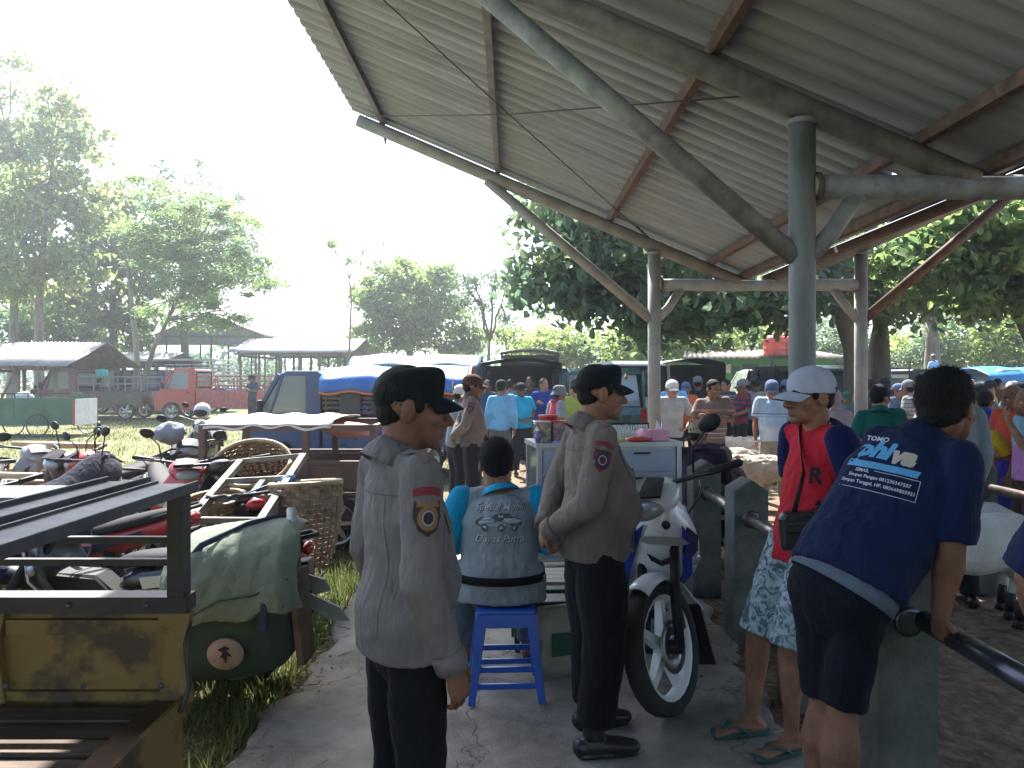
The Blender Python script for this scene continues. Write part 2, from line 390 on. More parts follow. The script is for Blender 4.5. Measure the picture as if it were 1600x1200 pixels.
def scatter_litter():
    mb = MB()
    for i in range(620):
        y = random.uniform(2.6, 8.5); x = random.choice([random.uniform(-1.75, -1.0), random.uniform(1.2, 2.6), random.uniform(-1.1, 1.3) if random.random() < .6 else random.uniform(-2.4, -1.2)])
        a = random.uniform(0, PI); l = random.uniform(.004, .02)
        mb.box((x, y, .004 if -1.2 < x < 1.36 else GZ + .012), (l, l * .6, .004), (random.uniform(-.3, .3), 0, a))
    for i in range(420):
        y = random.uniform(2.8, 8.2); x = random.gauss(1.42, .14) if i % 3 else random.gauss(-1.22, .12)
        mb.box((x, y, .006 if -1.15 < x < 1.33 else GZ + .012), (random.uniform(.03, .12), .004, .003), (0, random.uniform(-.1, .1), random.uniform(0, PI)))
    tag(mb.build('litter', mat('litter', (.25, .2, .13), .9, var=.8, vscale=6)), 'scattered bits of straw, leaf and paper along the path edges', 'litter', kind='stuff')
scatter_litter()
# ---------------------------------------------------------------- the open shed over the viewer
galv = mat('galvanised', (.26, .27, .265), .65, metal=.1, col2=(.16, .165, .16), vscale=7, bump=.08, bscale=25)
galv_c = mat('galvanised_dark', (.125, .135, .125), .65, metal=.15, col2=(.22, .225, .21), vscale=5, bump=.08, bscale=25, stretch=(1, 1, .3))
galv_d = mat('galvanised_dusty', (.22, .212, .195), .78, metal=.05, col2=(.30, .29, .265), vscale=5, bump=.1, bscale=30)
rust = mat('rusty_steel', (.085, .048, .038), .85, metal=.05, col2=(.15, .10, .08), vscale=9, bump=.1, bscale=50)
purl = mat('purlin_steel', (.17, .155, .14), .6, metal=.4, col2=(.25, .23, .21), vscale=6)
shm = [mat('fibre_sheet_%s' % k, c, .75, col2=c2, vscale=1.7, stretch=(.5, 3.0, .5), bump=.06, bscale=90, detail=8, lo=.3, hi=.7, spec=.3)
       for k, c, c2 in (('pale', (.345, .375, .42), (.225, .24, .26)), ('mid', (.33, .355, .395), (.20, .21, .23)), ('dull', (.31, .335, .37), (.225, .235, .25)))]
def make_shed():
    t = thing('market_shed', 'open steel pipe shed with a butterfly roof of pale corrugated sheets overhead', 'shed')
    XC, XC2, XV = 1.87, 4.59, 3.23; SL = .425; zr = lambda x: 3.375 + SL * (XC - x)
    off = .20
    for Y in (4.95, 10.1):
        gm = galv if Y < 6 else galv_d
        for sgn, xc in ((1, XC), (-1, XC2)):
            mx = lambda x: x if sgn == 1 else 2 * XV - x
            base = gz(xc, Y) - .05
            MB().tube([(xc, Y, base), (xc, Y, 1.6), (xc, Y, 3.30)], .083, 20, smooth=True).build('column', galv_c if Y < 6 else gm, t)
            c = MB(); c.lathe([(.084, 0), (.1, .005), (.1, .03), (.086, .04)], (xc, Y, 3.262), n=20); c.build('weld_collar', gm, t)
            a, b_ = mx(-2.02), mx(2.98)
            MB().tube([(a, Y, zr(-2.02)), (mx(.4), Y, zr(.4)), (b_, Y, zr(2.98))], .082, 16).build('rafter', gm, t)
            MB().tube([(mx(1.82), Y, 2.42), (mx(-.33), Y, 4.24)], .066, 14).build('brace', gm if sgn == 1 else rust, t)
            MB().tube([(mx(1.90), Y, 2.40), (mx(2.05), Y, 2.56), (mx(2.24), Y, 2.84)], .058, 12).build('knee_brace', gm, t)
        MB().tube([(XC + .06, Y, 2.865), (XC2 - .06, Y, 2.865)], .08, 16).build('tie_beam', gm, t)
        w_ = MB(); w_.lathe([(.082, 0), (.097, .006), (.097, .03), (.083, .04)], (XC + .075, Y, 2.865), axis='x', n=18); w_.build('weld_collar', rust, t)
    # purlins: rolled channels lying along the shed
    for i, x in enumerate((-1.70, -.19, 1.30)):
        for sgn in (1, -1):
            xx = x if sgn == 1 else 2 * XV - x; z = zr(x) + .085
            mb = MB(); s_ = sgn
            mb.bb(xx - .03, xx - .025, -13, 10.42, z, z + .11); mb.bb(xx - .025, xx + .03, -13, 10.42, z + .105, z + .11); mb.bb(xx - .025, xx + .03, -13, 10.42, z, z + .005)
            mb.build('purlin', rust if (i == 2 or sgn == -1) else purl, t)
    for x in (2.62, 3.05, 3.42, 3.9):
        z = zr(min(x, 2 * XV - x)) + .02
        MB().bb(x - .03, x + .03, -13, 10.4, z + .05, z + .13).build('valley_batten', rust, t)
    for x in (-1.70, -.19):                                                       # purlin ends show past the far rafter
        z = zr(x) + .02; mb = MB(); mb.add([(x - .05, 10.3, z + .07), (x + .05, 10.3, z + .07), (x, 10.3, z - .16), (x - .05, 10.32, z + .07), (x + .05, 10.32, z + .07), (x, 10.32, z - .16)], [(0, 1, 2), (5, 4, 3), (0, 3, 4, 1), (1, 4, 5, 2), (2, 5, 3, 0)])
        mb.build('end_cleat', purl, t)
    # corrugated sheets: one mesh per slope, shared by all sheets of it
    W_ = .84; npit = 4; pit = W_ / npit
    prof = []
    for k in range(npit):
        for f, h in ((0, 0), (.30, 0), (.39, .028), (.45, .044), (.64, .044), (.70, .028), (.79, 0)): prof.append(((k + f) * pit, h))
    prof.append((W_ + .03, 0))
    for sgn in (1, -1):
        xs = [(-2.18, .55), (.45, 2.86)]
        for (xa, xb) in xs:
            mb = MB(); pts = []
            for i in range(5):
                x = xa + (xb - xa) * i / 4
                for (y, h) in prof: pts.append((x if sgn == 1 else 2 * XV - x, y, zr(x) + off + h + (.006 if xa < 0 else 0)))
            mb.sheet(pts, len(prof)); me = mb.mesh('roof_sheet')
            for m_ in range(28):  # unseen rows behind the camera added to block sky light and deepen shade
                y0 = 10.46 - W_ * (m_ + 1)
                o = bpy.data.objects.new('roof_sheet', me); COL.objects.link(o); o.parent = t; KIDS.setdefault(t.name, []).append(o)
                if m_ == 0: me.materials.append(shm[0])
                o.location = (0, y0, random.uniform(-.003, .003)); o.material_slots[0].link = 'OBJECT'; o.material_slots[0].material = shm[(m_ * 2 + (0 if sgn == 1 else 1) + (m_ // 3)) % 3]
                md = o.modifiers.new('solid', 'SOLIDIFY'); md.thickness = .005; md.offset = 1; md.use_rim = False
    for sgn in (1, -1):
        for k in range(10):                                                         # plain sheets that line the valley
            y0, y1 = 10.44 - k * 2.4, 10.44 - (k + 1) * 2.4 + .06; mb = MB(); pts = []
            for y in (y1, (y0 + y1) / 2, y0):
                for x in (2.62, 2.8, 3.0, 3.2): pts.append((x if sgn == 1 else 2 * XV - x, y, zr(x) + off - .035 - .004 * (k % 2)))
            mb.sheet(pts, 4); solid(mb.build('valley_sheet', shm[(k + 1) % 2], t), .003)
    wire = mat('wire', (.09, .08, .075), .6, metal=.5)
    def wz(x): return zr(x) + .07
    MB().tube([(1.80, 10.1, wz(1.80)), (-.05, 7.5, wz(-.05) - .03), (-1.9, 4.95, wz(-1.9))], .0065, 6).build('brace_wire', wire, t)
    MB().tube([(-1.9, 10.0, wz(-1.9)), (-.05, 7.5, wz(-.05) - .05), (1.80, 4.95, wz(1.8))], .0065, 6).build('brace_wire', wire, t)
    mb = MB()
    for k in range(7): mb.box((1.78 - k * .03, 10.05 - k * .045, wz(1.78 - k * .03)), (.02, .02, .045), (k, k * 2, 0))
    mb.build('turnbuckle', wire, t)
    return t
make_shed()
# ---------------------------------------------------------------- concrete posts and pipe rails
postm = mat('mossy_concrete', (.115, .118, .10), .92, col2=(.042, .05, .040), vscale=5, bump=.35, bscale=40, detail=9, lo=.32, hi=.7)
pipe = mat('worn_pipe', (.33, .30, .27), .34, metal=.8, col2=(.16, .11, .085), vscale=9, detail=7)
railm = mat('dark_pipe', (.055, .06, .075), .3, metal=.75, col2=(.10, .10, .12), vscale=10)
def make_post(loc, label, group):
    t = thing('fence_post', label, 'post', loc, 0, group); w_ = .108; mb = MB()
    mb.prism([(-w_, 0), (w_, 0), (w_, .965), (0, 1.035), (-w_, .965)], -w_, w_, 'xz', bev=.012)
    mb.build('shaft', postm, t)
    mb = MB(); mb.lathe([(.04, -w_ - .008), (.055, -w_ - .006), (.055, w_ + .006), (.04, w_ + .008)], (0, 0, .79), axis='y', n=14); mb.build('pipe_sleeve', railm, t)
    return t
FX = 1.475; FG = 'concrete posts of the pen fence'
for y, lab in ((5.93, 'mossy concrete fence post nearest the parked white motorcycle mirror and cabinet'), (4.86, 'mossy concrete fence post standing between the motorcycle and the man in red'),
               (3.88, 'mossy concrete fence post hidden behind the legs of the man in patterned shorts'), (2.86, 'dark concrete fence post under the leaning man in navy')):
    make_post((FX + random.uniform(-.008, .008) - (.05 if y < 3 else 0), y, GZ), lab, FG)
make_post((FX, 1.85, GZ), 'concrete fence post just outside the picture at the right', FG)
def rail(pts, r, m, label, group='pipe rails of the pen'):
    t = MB().tube(pts, r, 14).build('pipe_rail', m); tag(t, label, 'rail', group); return t
rail([(FX, 5.815, .765), (FX, 4.975, .765)], .036, pipe, 'worn steel pipe rail between the two farthest posts')
rail([(FX, 4.745, .765), (FX, 3.995, .765)], .036, pipe, 'shiny steel pipe rail beside the waist of the man in red')
rail([(FX, 3.765, .765), (FX, 2.975, .765)], .036, pipe, 'steel pipe rail behind the man in patterned shorts')
rail([(FX, 2.745, .765), (FX, 1.96, .765)], .036, railm, 'dark pipe rail gripped by the leaning man')
for y, lab in ((6.0, 'dark concrete post in the pen behind the navy shirt'), (4.75, 'second concrete post in the pen, beyond the right edge')):
    make_post((3.62, y, GZ), lab, 'posts of the inner pen')
rail([(3.62, 5.885, .8), (3.62, 4.865, .8)], .036, pipe, 'steel pipe rail at the right edge in front of the blue sarong', 'inner pen rails')
def rubble():
    mb = MB()
    for k in range(34):
        y = random.uniform(4.3, 6.8); x = 1.72 + random.uniform(-.1, .25); s_ = random.uniform(.05, .12)
        mb.ell((x, y, GZ + s_ * .35 + random.uniform(0, .14)), (s_, s_ * .8, s_ * .6), 6, 4, (random.random() * 3, random.random() * 3, 0), smooth=False)
    tag(mb.build('rubble', mat('stone', (.2, .18, .15), .95, var=.4, vscale=4, bump=.3)), 'loose stones piled behind the fence posts', 'stones', kind='stuff')
rubble()
# ---------------------------------------------------------------- buildings beyond
rusty_roof = mat('old_zinc', (.25, .245, .24), .6, metal=.1, col2=(.15, .10, .075), vscale=2.2, stretch=(3, .6, 1), detail=7, lo=.42, hi=.75)
pale_roof = mat('pale_zinc', (.26, .265, .27), .6, metal=.1, col2=(.17, .17, .165), vscale=1.2)
bamboo = mat('old_wood', (.20, .155, .11), .85, col2=(.11, .085, .06), vscale=7, stretch=(1, 1, .2), bump=.1)
greywood = mat('grey_wood', (.26, .235, .195), .85, col2=(.16, .14, .115), vscale=9, stretch=(1, 1, .25), bump=.15, bscale=60)
def corr_sheet(mb, p00, p10, p01, p11, waves, amp=.02):
    """corrugated sheet: eave edge p00-p10, ridge edge p01-p11"""
    p00, p10, p01, p11 = map(Vector, (p00, p10, p01, p11)); n = waves * 4; up = (p10 - p00).cross(p01 - p00).normalized()
    up = up if up.z > 0 else -up; pts = []
    for r_ in range(3):
        v = r_ / 2
        for c in range(n + 1):
            u = c / n; p = p00.lerp(p10, u).lerp(p01.lerp(p11, u), v); pts.append(p + up * (amp * math.sin(c * PI / 2)))
    mb.sheet(pts, n + 1)
def gable_shed(name, label, x0, x1, y0, y1, ez, rz_, posts, roof, along='x', sheets=6, over=.4, group=None, gable=None, wood=bamboo):
    t = thing(name, label, 'shed', group=group); g = gz((x0 + x1) / 2, y0)
    if along == 'x':
        ym = (y0 + y1) / 2
        for s_, ye in ((0, y0 - over), (1, y1 + over)):
            for k in range(sheets):
                a = x0 - over + (x1 - x0 + 2 * over) * k / sheets; b_ = x0 - over + (x1 - x0 + 2 * over) * (k + 1) / sheets + .05
                mb = MB(); dz = random.uniform(0, .02); corr_sheet(mb, (a, ye, ez + dz), (b_, ye, ez + dz), (a, ym, rz_ + dz), (b_, ym, rz_ + dz), 7); solid(mb.build('roof_sheet', roof, t), .006)
    else:
        xm = (x0 + x1) / 2
        for s_, xe in ((0, x0 - over), (1, x1 + over)):
            for k in range(sheets):
                a = y0 - over + (y1 - y0 + 2 * over) * k / sheets; b_ = y0 - over + (y1 - y0 + 2 * over) * (k + 1) / sheets + .05
                mb = MB(); dz = random.uniform(0, .02); corr_sheet(mb, (xe, a, ez + dz), (xe, b_, ez + dz), (xm, a, rz_ + dz), (xm, b_, rz_ + dz), 7); solid(mb.build('roof_sheet', roof, t), .006)
        if gable:
            n = 14
            for k in range(n):                                                      # boards of the gable
                a = x0 - over * .6 + (x1 - x0 + 1.2 * over) * k / n; b_ = a + (x1 - x0 + 1.2 * over) / n - .012
                f = lambda x: ez - .1 + (rz_ - ez) * (1 - abs(x - xm) / ((x1 - x0) / 2 + over))
                mb = MB(); d = .012 * (k % 2); mb.add([(a, y0 - d, ez - .55), (b_, y0 - d, ez - .55), (b_, y0 - d, f(b_)), (a, y0 - d, f(a)), (a, y0 + .03, ez - .55), (b_, y0 + .03, ez - .55), (b_, y0 + .03, f(b_)), (a, y0 + .03, f(a))],
                       [(0, 1, 2, 3), (7, 6, 5, 4), (0, 4, 5, 1), (1, 5, 6, 2), (2, 6, 7, 3), (3, 7, 4, 0)])
                mb.build('gable_board', gable, t)
    for (px_, py_) in posts:
        MB().tube([(px_, py_, g - .05), (px_, py_, ez + .05)], .07, 8).build('post', wood, t)
    for yy in (y0, y1): MB().beam((x0, yy, ez - .03), (x1, yy, ez - .03), .09, .12).build('beam', wood, t)
    for xx in (x0, x1): MB().beam((xx, y0, ez - .12), (xx, y1, ez - .12), .09, .12).build('beam', wood, t)
    if along == 'x':
        for i in range(3):
            x = x0 + (x1 - x0) * i / 2
            MB().beam((x, y0 - over, ez - .08), (x, (y0 + y1) / 2, rz_ - .08), .06, .09).build('rafter', wood, t)
            MB().beam((x, y1 + over, ez - .08), (x, (y0 + y1) / 2, rz_ - .08), .06, .09).build('rafter', wood, t)
    return t
# rusty-roofed stall at the left edge (pixel frame 0-150, 540-610)
a, b_ = xat(-60, 27), xat(118, 27)
gable_shed('market_stall', 'low stall with a rust-streaked zinc roof on crooked posts at far left', a, b_, 26, 30, 2.05, 2.95,
           [(a + .3, 26), (xat(28, 26), 26), (b_ - .1, 26), (a + .3, 30), (b_ - .1, 30), (a + 2, 30)], rusty_roof, 'x', 5, .55)
MB().beam((xat(2, 26), 25.9, .8), (xat(28, 26), 25.9, 2.0), .06, .06).build('stall_prop', bamboo); tag(bpy.data.objects['stall_prop'], 'slanting wooden prop leaning under the rusty stall roof', 'prop')
# long open market hall (230-520, 500-590)
hall_x0, hall_x1 = xat(255, 46), xat(405, 46)
gable_shed('market_hall', 'big open market hall with a boarded gable and pale roof behind the trees', hall_x0, hall_x1, 46, 62, 4.2, 5.5,
           [(x, y) for y in (46, 51, 56, 61) for x in (hall_x0 + .2, (hall_x0 + hall_x1) / 2, hall_x1 - .2)], pale_roof, 'y', 6, .5, gable=mat('grey_boards', (.2, .21, .2), .8, var=.2), wood=mat('dull_post', (.16, .15, .13), .8))
x0, x1 = xat(395, 40), xat(505, 40)
gable_shed('long_stall', 'long low stall with bright sunlit zinc roof right of the big hall', x0, x1 + 1.5, 38, 44, 2.9, 3.75,
           [(x0 + k * (x1 + 1.3 - x0) / 5, y) for k in range(6) for y in (38, 44)], pale_roof, 'x', 6, .5, wood=mat('dull_post', (.16, .15, .13), .8))
x0, x1 = xat(175, 36), xat(262, 36)
gable_shed('tarp_stall', 'small grey-roofed stall behind the dark pickup', x0, x1, 35, 39, 2.35, 2.9, [(x0 + .1, 35), (x1 - .1, 35), (x0 + .1, 39), (x1 - .1, 39)], mat('grey_tarp', (.18, .19, .19), .6, var=.2), 'x', 3, .3)
# green building and its water tower
def green_building():
    t = thing('green_building', 'low bright green building with a flat overhanging tile roof', 'building'); Y = 31
    x0, x1 = xat(1105, Y), xat(1300, Y); g = gz(6, Y); m = mat('green_paint', (.06, .34, .06), .7, var=.12, vscale=3)
    zt = at(1100, 559, Y).z
    MB().bb(x0, x1, Y, Y + 6, g - .1, zt).build('wall', m, t)
    mb = MB(); corr_sheet(mb, (x0 - 1.2, Y - 1.0, zt - .05), (x1 + .6, Y - 1.0, zt - .05), (x0 - .2, Y + 3, zt + .45), (x1, Y + 3, zt + .45), 30, .03); solid(mb.build('roof', mat('brown_tile', (.2, .17, .14), .85, var=.3, vscale=2), t), .04)
    MB().bb(xat(1131, Y), xat(1141, Y), Y - .06, Y + .02, at(0, 583, Y).z, at(0, 568, Y).z).build('wall_sign', mat('sign_pale', (.7, .68, .6), .6), t)
    o = MB().bb(xat(1160, Y), xat(1185, Y), Y - .04, Y + .02, g, g + 2).build('door', mat('door_dark', (.03, .09, .03), .5), t)
    for k in range(2):
        f = MB().bb(xat(1112 + k * 32, Y), xat(1124 + k * 32, Y), Y - .05, Y + .02, g + 1.0, g + 1.9).build('window', mat('door_dark', (.03, .09, .03), .5), t)
green_building()
def water_tower():
    Y = 29.5; red = mat('orange_tank', (.62, .075, .035), .45, var=.1, vscale=3); st = mat('tower_steel', (.06, .06, .06), .6, metal=.4)
    t = thing('water_tower', 'dark lattice stand that carries two red water tanks', 'water tower'); g = gz(12, Y)
    zb = at(0, 557, Y).z; xa, xb = xat(1206, Y), xat(1268, Y)
    for x in (xa, (xa + xb) / 2, xb):
        for y in (Y, Y + 1.6): MB().beam((x, y, g), (x, y, zb), .07, .07).build('leg', st, t)
    for k, (x, x2) in enumerate(((xa, (xa + xb) / 2), ((xa + xb) / 2, xb))):
        MB().beam((x, Y - .04, g + .3), (x2, Y - .04, zb - .1), .05, .05).build('cross_brace', st, t); MB().beam((x2, Y - .09, g + .3), (x, Y - .09, zb - .1), .05, .05).build('cross_brace', st, t)
    MB().bb(xa - .15, xb + .15, Y - .15, Y + 1.75, zb, zb + .06).build('deck', st, t)
    for k, px_ in enumerate((1216.5, 1232)):
        h = at(0, 523, Y).z - zb - .06; r_ = .42 if k else .40
        q = thing('water_tank', ['left of the two red water tanks on the stand', 'right of the two red water tanks, partly behind the column'][k], 'water tank', (xat(px_ + k * 7, Y), Y + .5 + .5 * k, zb + .06), 0, 'red water tanks')
        MB().lathe([(0, 0), (r_, 0), (r_ + .015, .04), (r_, .08), (r_, h * .3), (r_ + .015, h * .33), (r_, h * .36), (r_, h * .62), (r_ + .015, h * .65), (r_, h * .68), (r_, h * .85), (r_ * .8, h * .95), (.18, h)], n=20).build('barrel', red, q)
        MB().lathe([(0, 0), (.2, 0), (.2, .06), (.1, .1), (0, .1)], (0, 0, h - .02), n=14).build('lid', red, q)
water_tower()
def far_roof(name, label, px0, px1, y_eave, y_ridge, Y, m):
    t = thing(name, label, 'building'); x0, x1 = xat(px0, Y), xat(px1, Y); g = gz(0, Y); ze, zr_ = at(0, y_eave, Y).z, at(0, y_ridge, Y).z
    MB().bb(x0 + .4, x1 - .4, Y + .5, Y + 7, g, ze - .02).build('wall', mat('whitewash', (.6, .57, .5), .85, var=.15, vscale=1), t)
    mb = MB(); corr_sheet(mb, (x0, Y, ze), (x1, Y, ze), (x0, Y + 4, zr_), (x1, Y + 4, zr_), 26, .03); solid(mb.build('roof', m, t), .03)
    for k in range(3): MB().bb(x0 + (x1 - x0) * (.2 + .28 * k), x0 + (x1 - x0) * (.2 + .28 * k) + 1.1, Y + .44, Y + .52, g + 1, g + 2.2).build('window', mat('dark_glass', (.03, .035, .04), .2), t)
far_roof('house', 'pale roofed house in the gap between the tree trunks', 1362, 1442, 572, 556, 55, mat('bright_roof', (.6, .6, .6), .6))
far_roof('house', 'white house half hidden by branches at the far right', 1455, 1560, 574, 562, 58, mat('bright_roof', (.6, .6, .6), .6))
# ---------------------------------------------------------------- trees
def leafmat(name, cols, tr=.45, rough=.5):
    m = bpy.data.materials.new(name); m.use_nodes = True; n = m.node_tree.nodes; L = m.node_tree.links; n.clear()
    a = n.new('ShaderNodeAttribute'); a.attribute_name = 'rnd'
    r = n.new('ShaderNodeValToRGB'); e = r.color_ramp.elements
    while len(e) < len(cols): e.new(.5)
    for i, c in enumerate(cols): e[i].position = c[0]; e[i].color = (*c[1], 1)
    L.new(a.outputs['Fac'], r.inputs[0])
    d = n.new('ShaderNodeBsdfPrincipled'); d.inputs['Roughness'].default_value = rough; d.inputs['Specular IOR Level'].default_value = .35
    t = n.new('ShaderNodeBsdfTranslucent'); mx = n.new('ShaderNodeMixShader'); mx.inputs[0].default_value = tr
    hs = n.new('ShaderNodeHueSaturation'); hs.inputs['Hue'].default_value = .482; hs.inputs['Value'].default_value = 1.9; hs.inputs['Saturation'].default_value = 1.0; L.new(r.outputs[0], hs.inputs['Color'])
    L.new(r.outputs[0], d.inputs['Base Color']); L.new(hs.outputs[0], t.inputs[0]); L.new(d.outputs[0], mx.inputs[1]); L.new(t.outputs[0], mx.inputs[2])
    o = n.new('ShaderNodeOutputMaterial'); L.new(mx.outputs[0], o.inputs[0]); return m
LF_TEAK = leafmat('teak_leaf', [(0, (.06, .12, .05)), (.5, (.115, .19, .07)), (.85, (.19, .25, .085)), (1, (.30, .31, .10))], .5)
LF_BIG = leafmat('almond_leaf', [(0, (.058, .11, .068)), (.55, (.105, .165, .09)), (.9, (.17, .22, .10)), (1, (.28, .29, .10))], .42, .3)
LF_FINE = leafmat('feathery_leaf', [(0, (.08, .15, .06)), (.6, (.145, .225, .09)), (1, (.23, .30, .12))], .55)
LF_DARK = leafmat('dark_green_leaf', [(0, (.05, .10, .055)), (.6, (.09, .16, .075)), (1, (.15, .22, .09))], .45)  # darker green leaf tones
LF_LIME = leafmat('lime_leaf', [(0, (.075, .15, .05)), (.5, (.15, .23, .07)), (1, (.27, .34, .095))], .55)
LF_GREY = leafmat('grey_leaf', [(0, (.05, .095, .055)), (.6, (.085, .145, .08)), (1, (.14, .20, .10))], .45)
bark = mat('bark', (.085, .068, .05), .95, col2=(.15, .125, .095), vscale=4, stretch=(1, 1, .25), bump=.6, bscale=14)
bark_p = mat('pale_bark', (.25, .215, .16), .9, col2=(.14, .12, .09), vscale=5, stretch=(1, 1, .3), bump=.4, bscale=18)
def leaf_arrays(P, size, elong=.45, droop=.3, flatness=.0, layers=6):
    """leaves with centre points P -> vertices (N*6) and triangles"""
    N = len(P); s = size * rng.uniform(.6, 1.3, N)
    az = rng.uniform(0, 2 * PI, N); el = rng.normal(-droop, .55 * (1 - flatness) + .1, N)
    d = np.stack([np.cos(az) * np.cos(el), np.sin(az) * np.cos(el), np.sin(el)], -1)
    up = np.array([0, 0, 1.0]) + rng.normal(0, .5 * (1 - flatness) + .08, (N, 3)); x = np.cross(d, up); x /= np.linalg.norm(x, axis=1)[:, None] + 1e-9
    u = np.cross(x, d); S_ = s[:, None]
    fold = S_ * .10
    b = P - d * S_ * .5; t = P + d * S_ * .5 - u * S_ * .08
    l1 = P - d * S_ * .12 + x * S_ * elong * .42 + u * fold; r1 = P - d * S_ * .12 - x * S_ * elong * .42 + u * fold
    l2 = P + d * S_ * .25 + x * S_ * elong * .46 + u * fold; r2 = P + d * S_ * .25 - x * S_ * elong * .46 + u * fold
    V = np.stack([b, l1, l2, t, r2, r1], 1).reshape(-1, 3)
    k = np.arange(N)[:, None] * 6
    F = np.stack([k + [0, 2, 1], k + [0, 3, 2], k + [0, 4, 3], k + [0, 5, 4]], 1).reshape(-1, 3)
    return V, F
def clump_points(blobs, nc, nl, cr, shell=.55, gaps=.12, flat=.7):
    """clump centres in the crown's blobs, then leaf points round every clump"""
    w_ = np.array([b[1][0] * b[1][1] * b[1][2] for b in blobs]) ** .75; w_ /= w_.sum(); C = []
    for i in rng.choice(len(blobs), nc, p=w_):
        v = rng.normal(0, 1, 3); v /= np.linalg.norm(v); r_ = rng.uniform(shell, 1.0) if rng.random() > .2 else rng.uniform(.1, shell)
        C.append(np.array(blobs[i][0]) + v * r_ * np.array(blobs[i][1]))
    C = np.array(C); tone = rng.normal(0, .16, nc); n_each = np.maximum(4, (nl / nc * rng.uniform(.4, 1.7, nc)).astype(int))
    rad = cr * rng.uniform(.55, 1.35, nc)
    P = []; T = []
    for c, n_, t, r_ in zip(C, n_each, tone, rad):
        q = rng.normal(0, .5, (n_, 3)) * r_ * np.array([1, 1, flat]); P.append(c + q); T.append(np.full(n_, t))
    return C, np.concatenate(P), np.concatenate(T)
def limb(mb, a, b_, r0, r1, sag=.12, n=7, k=5):
    a, b_ = Vector(a), Vector(b_); L_ = (b_ - a).length; pts = []
    for i in range(k):
        t = i / (k - 1); p = a.lerp(b_, t); p.z += math.sin(t * PI) * sag * L_
        if 0 < i < k - 1: p += Vector((random.uniform(-1, 1), random.uniform(-1, 1), random.uniform(-1, 1))) * L_ * .045
        pts.append(p)
    mb.tube(pts, [r0 + (r1 - r0) * (i / (k - 1)) for i in range(k)], n); return pts
def tree(name, label, trunk, r0, blobs, nc, nl, ls, lm, bk=bark, cr=.8, elong=.45, droop=.3, flat=0., limbs=14, tone=.5, forks=None, singles=0, group=None, shell=.55, flatc=.7):
    """trunk = world polyline from ground to fork; blobs = [(centre, radii)]"""
    t = thing(name, label, 'tree', group=group)
    mb = MB(); T = [Vector(p) for p in trunk]; k = len(T); base = T[0]
    mb.tube([T[0] - Vector((0, 0, .1)), T[0] + Vector((0, 0, .25))] + T[1:], [r0 * 1.5, r0 * 1.12] + [r0 * (1 - .5 * i / (k - 1)) for i in range(1, k)], 12)
    C, P, tn = clump_points(blobs, nc, nl, cr, shell, flat=flatc)
    top = T[-1]; starts = [(T[-1], r0 * .5)]
    for f in forks or []:
        pts = limb(mb, T[-1] - Vector((0, 0, .1)), f, r0 * .6, r0 * .3, .05, 9, 6); starts.append((pts[-1], r0 * .3)); starts.append((pts[3], r0 * .35))
    for c in C[:limbs]:
        c = Vector(c); s_ = min(starts, key=lambda q: (q[0] - c).length); limb(mb, s_[0], c, s_[1] * .55, .018 + .004 * r0, .08, 6, 5)
    mb.build('trunk', bk, t, fixn=False)
    col = np.clip(tone + tn + rng.normal(0, .16, len(P)), 0, 1)
    if singles:
        cx, cy, cz = [np.array([b[0][i] for b in blobs]).mean() for i in range(3)]
        px = 800 + P[:, 0] / P[:, 1] * FPX; py = HZ - (P[:, 2] - CZ) / P[:, 1] * FPX
        vis = (px > 780) & (px < 1600) & (py > 300) & (py < 570); idx = np.where(vis)[0]; idx = idx[np.argsort(P[idx, 1])][:singles]
        protos = []
        for q in range(5):
            V, F = leaf_arrays(np.zeros((1, 3)), ls * 1.08, elong, droop, flat)
            me = npmesh('leaf', V, F, lm, None, np.full(6, .2 + .17 * q)); md = me.data; COL.objects.unlink(me); bpy.data.objects.remove(me); protos.append(md)
        for i in idx:
            o = bpy.data.objects.new('leaf', protos[random.randrange(5)]); COL.objects.link(o); o.parent = t; o.location = P[i]; o.rotation_euler = (random.uniform(-.5, .5), random.uniform(-.5, .5), random.uniform(0, 6.28)); KIDS.setdefault(t.name, []).append(o)
        keep = np.ones(len(P), bool); keep[idx] = False; P = P[keep]; col = col[keep]
    V, F = leaf_arrays(P, ls, elong, droop, flat)
    o = npmesh('crown', V, F, lm, t, np.repeat(col, 6)); tag(o, kind='stuff')
    return t
def B(px, py, Y, rx, ry=None, rz=None): return (tuple(at(px, py, Y)), (rx, ry or rx, rz or rx))
def G(px, Y): return Vector((xat(px, Y), Y, gz(xat(px, Y), Y)))
# big Indian almond beyond the shed
tree('almond_tree', 'broad dark tree with large round leaves whose low limbs spread behind the shed columns', [G(1345, 16.5), at(1337, 545, 16.5), at(1318, 495, 16.5), at(1292, 462, 16.5)], .30,
     [B(905, 372, 17, 1.8, 2.2, 1.5), B(870, 440, 17.5, 1.25, 2, .8), B(1000, 445, 17, 1.6, 2.4, .95), B(1100, 465, 16.5, 1.5, 2.6, .75), B(1190, 470, 17, 1.5, 2.5, .6), B(960, 300, 18, 2.2, 2.6, 1.4), B(1090, 380, 19, 2.4, 2.5, 1.5), B(1220, 400, 18, 2.2, 2.5, 1.4), B(1060, 500, 18, 1.3, 2, .5), B(925, 480, 17.5, 1.0, 1.6, .5)],
     330, 15500, .25, LF_BIG, bark, .62, .62, .45, 0, 46, .42, [tuple(at(1180, 420, 17)), tuple(at(1090, 500, 17)), tuple(at(1010, 470, 17.5)), tuple(at(1350, 350, 17))], singles=240)
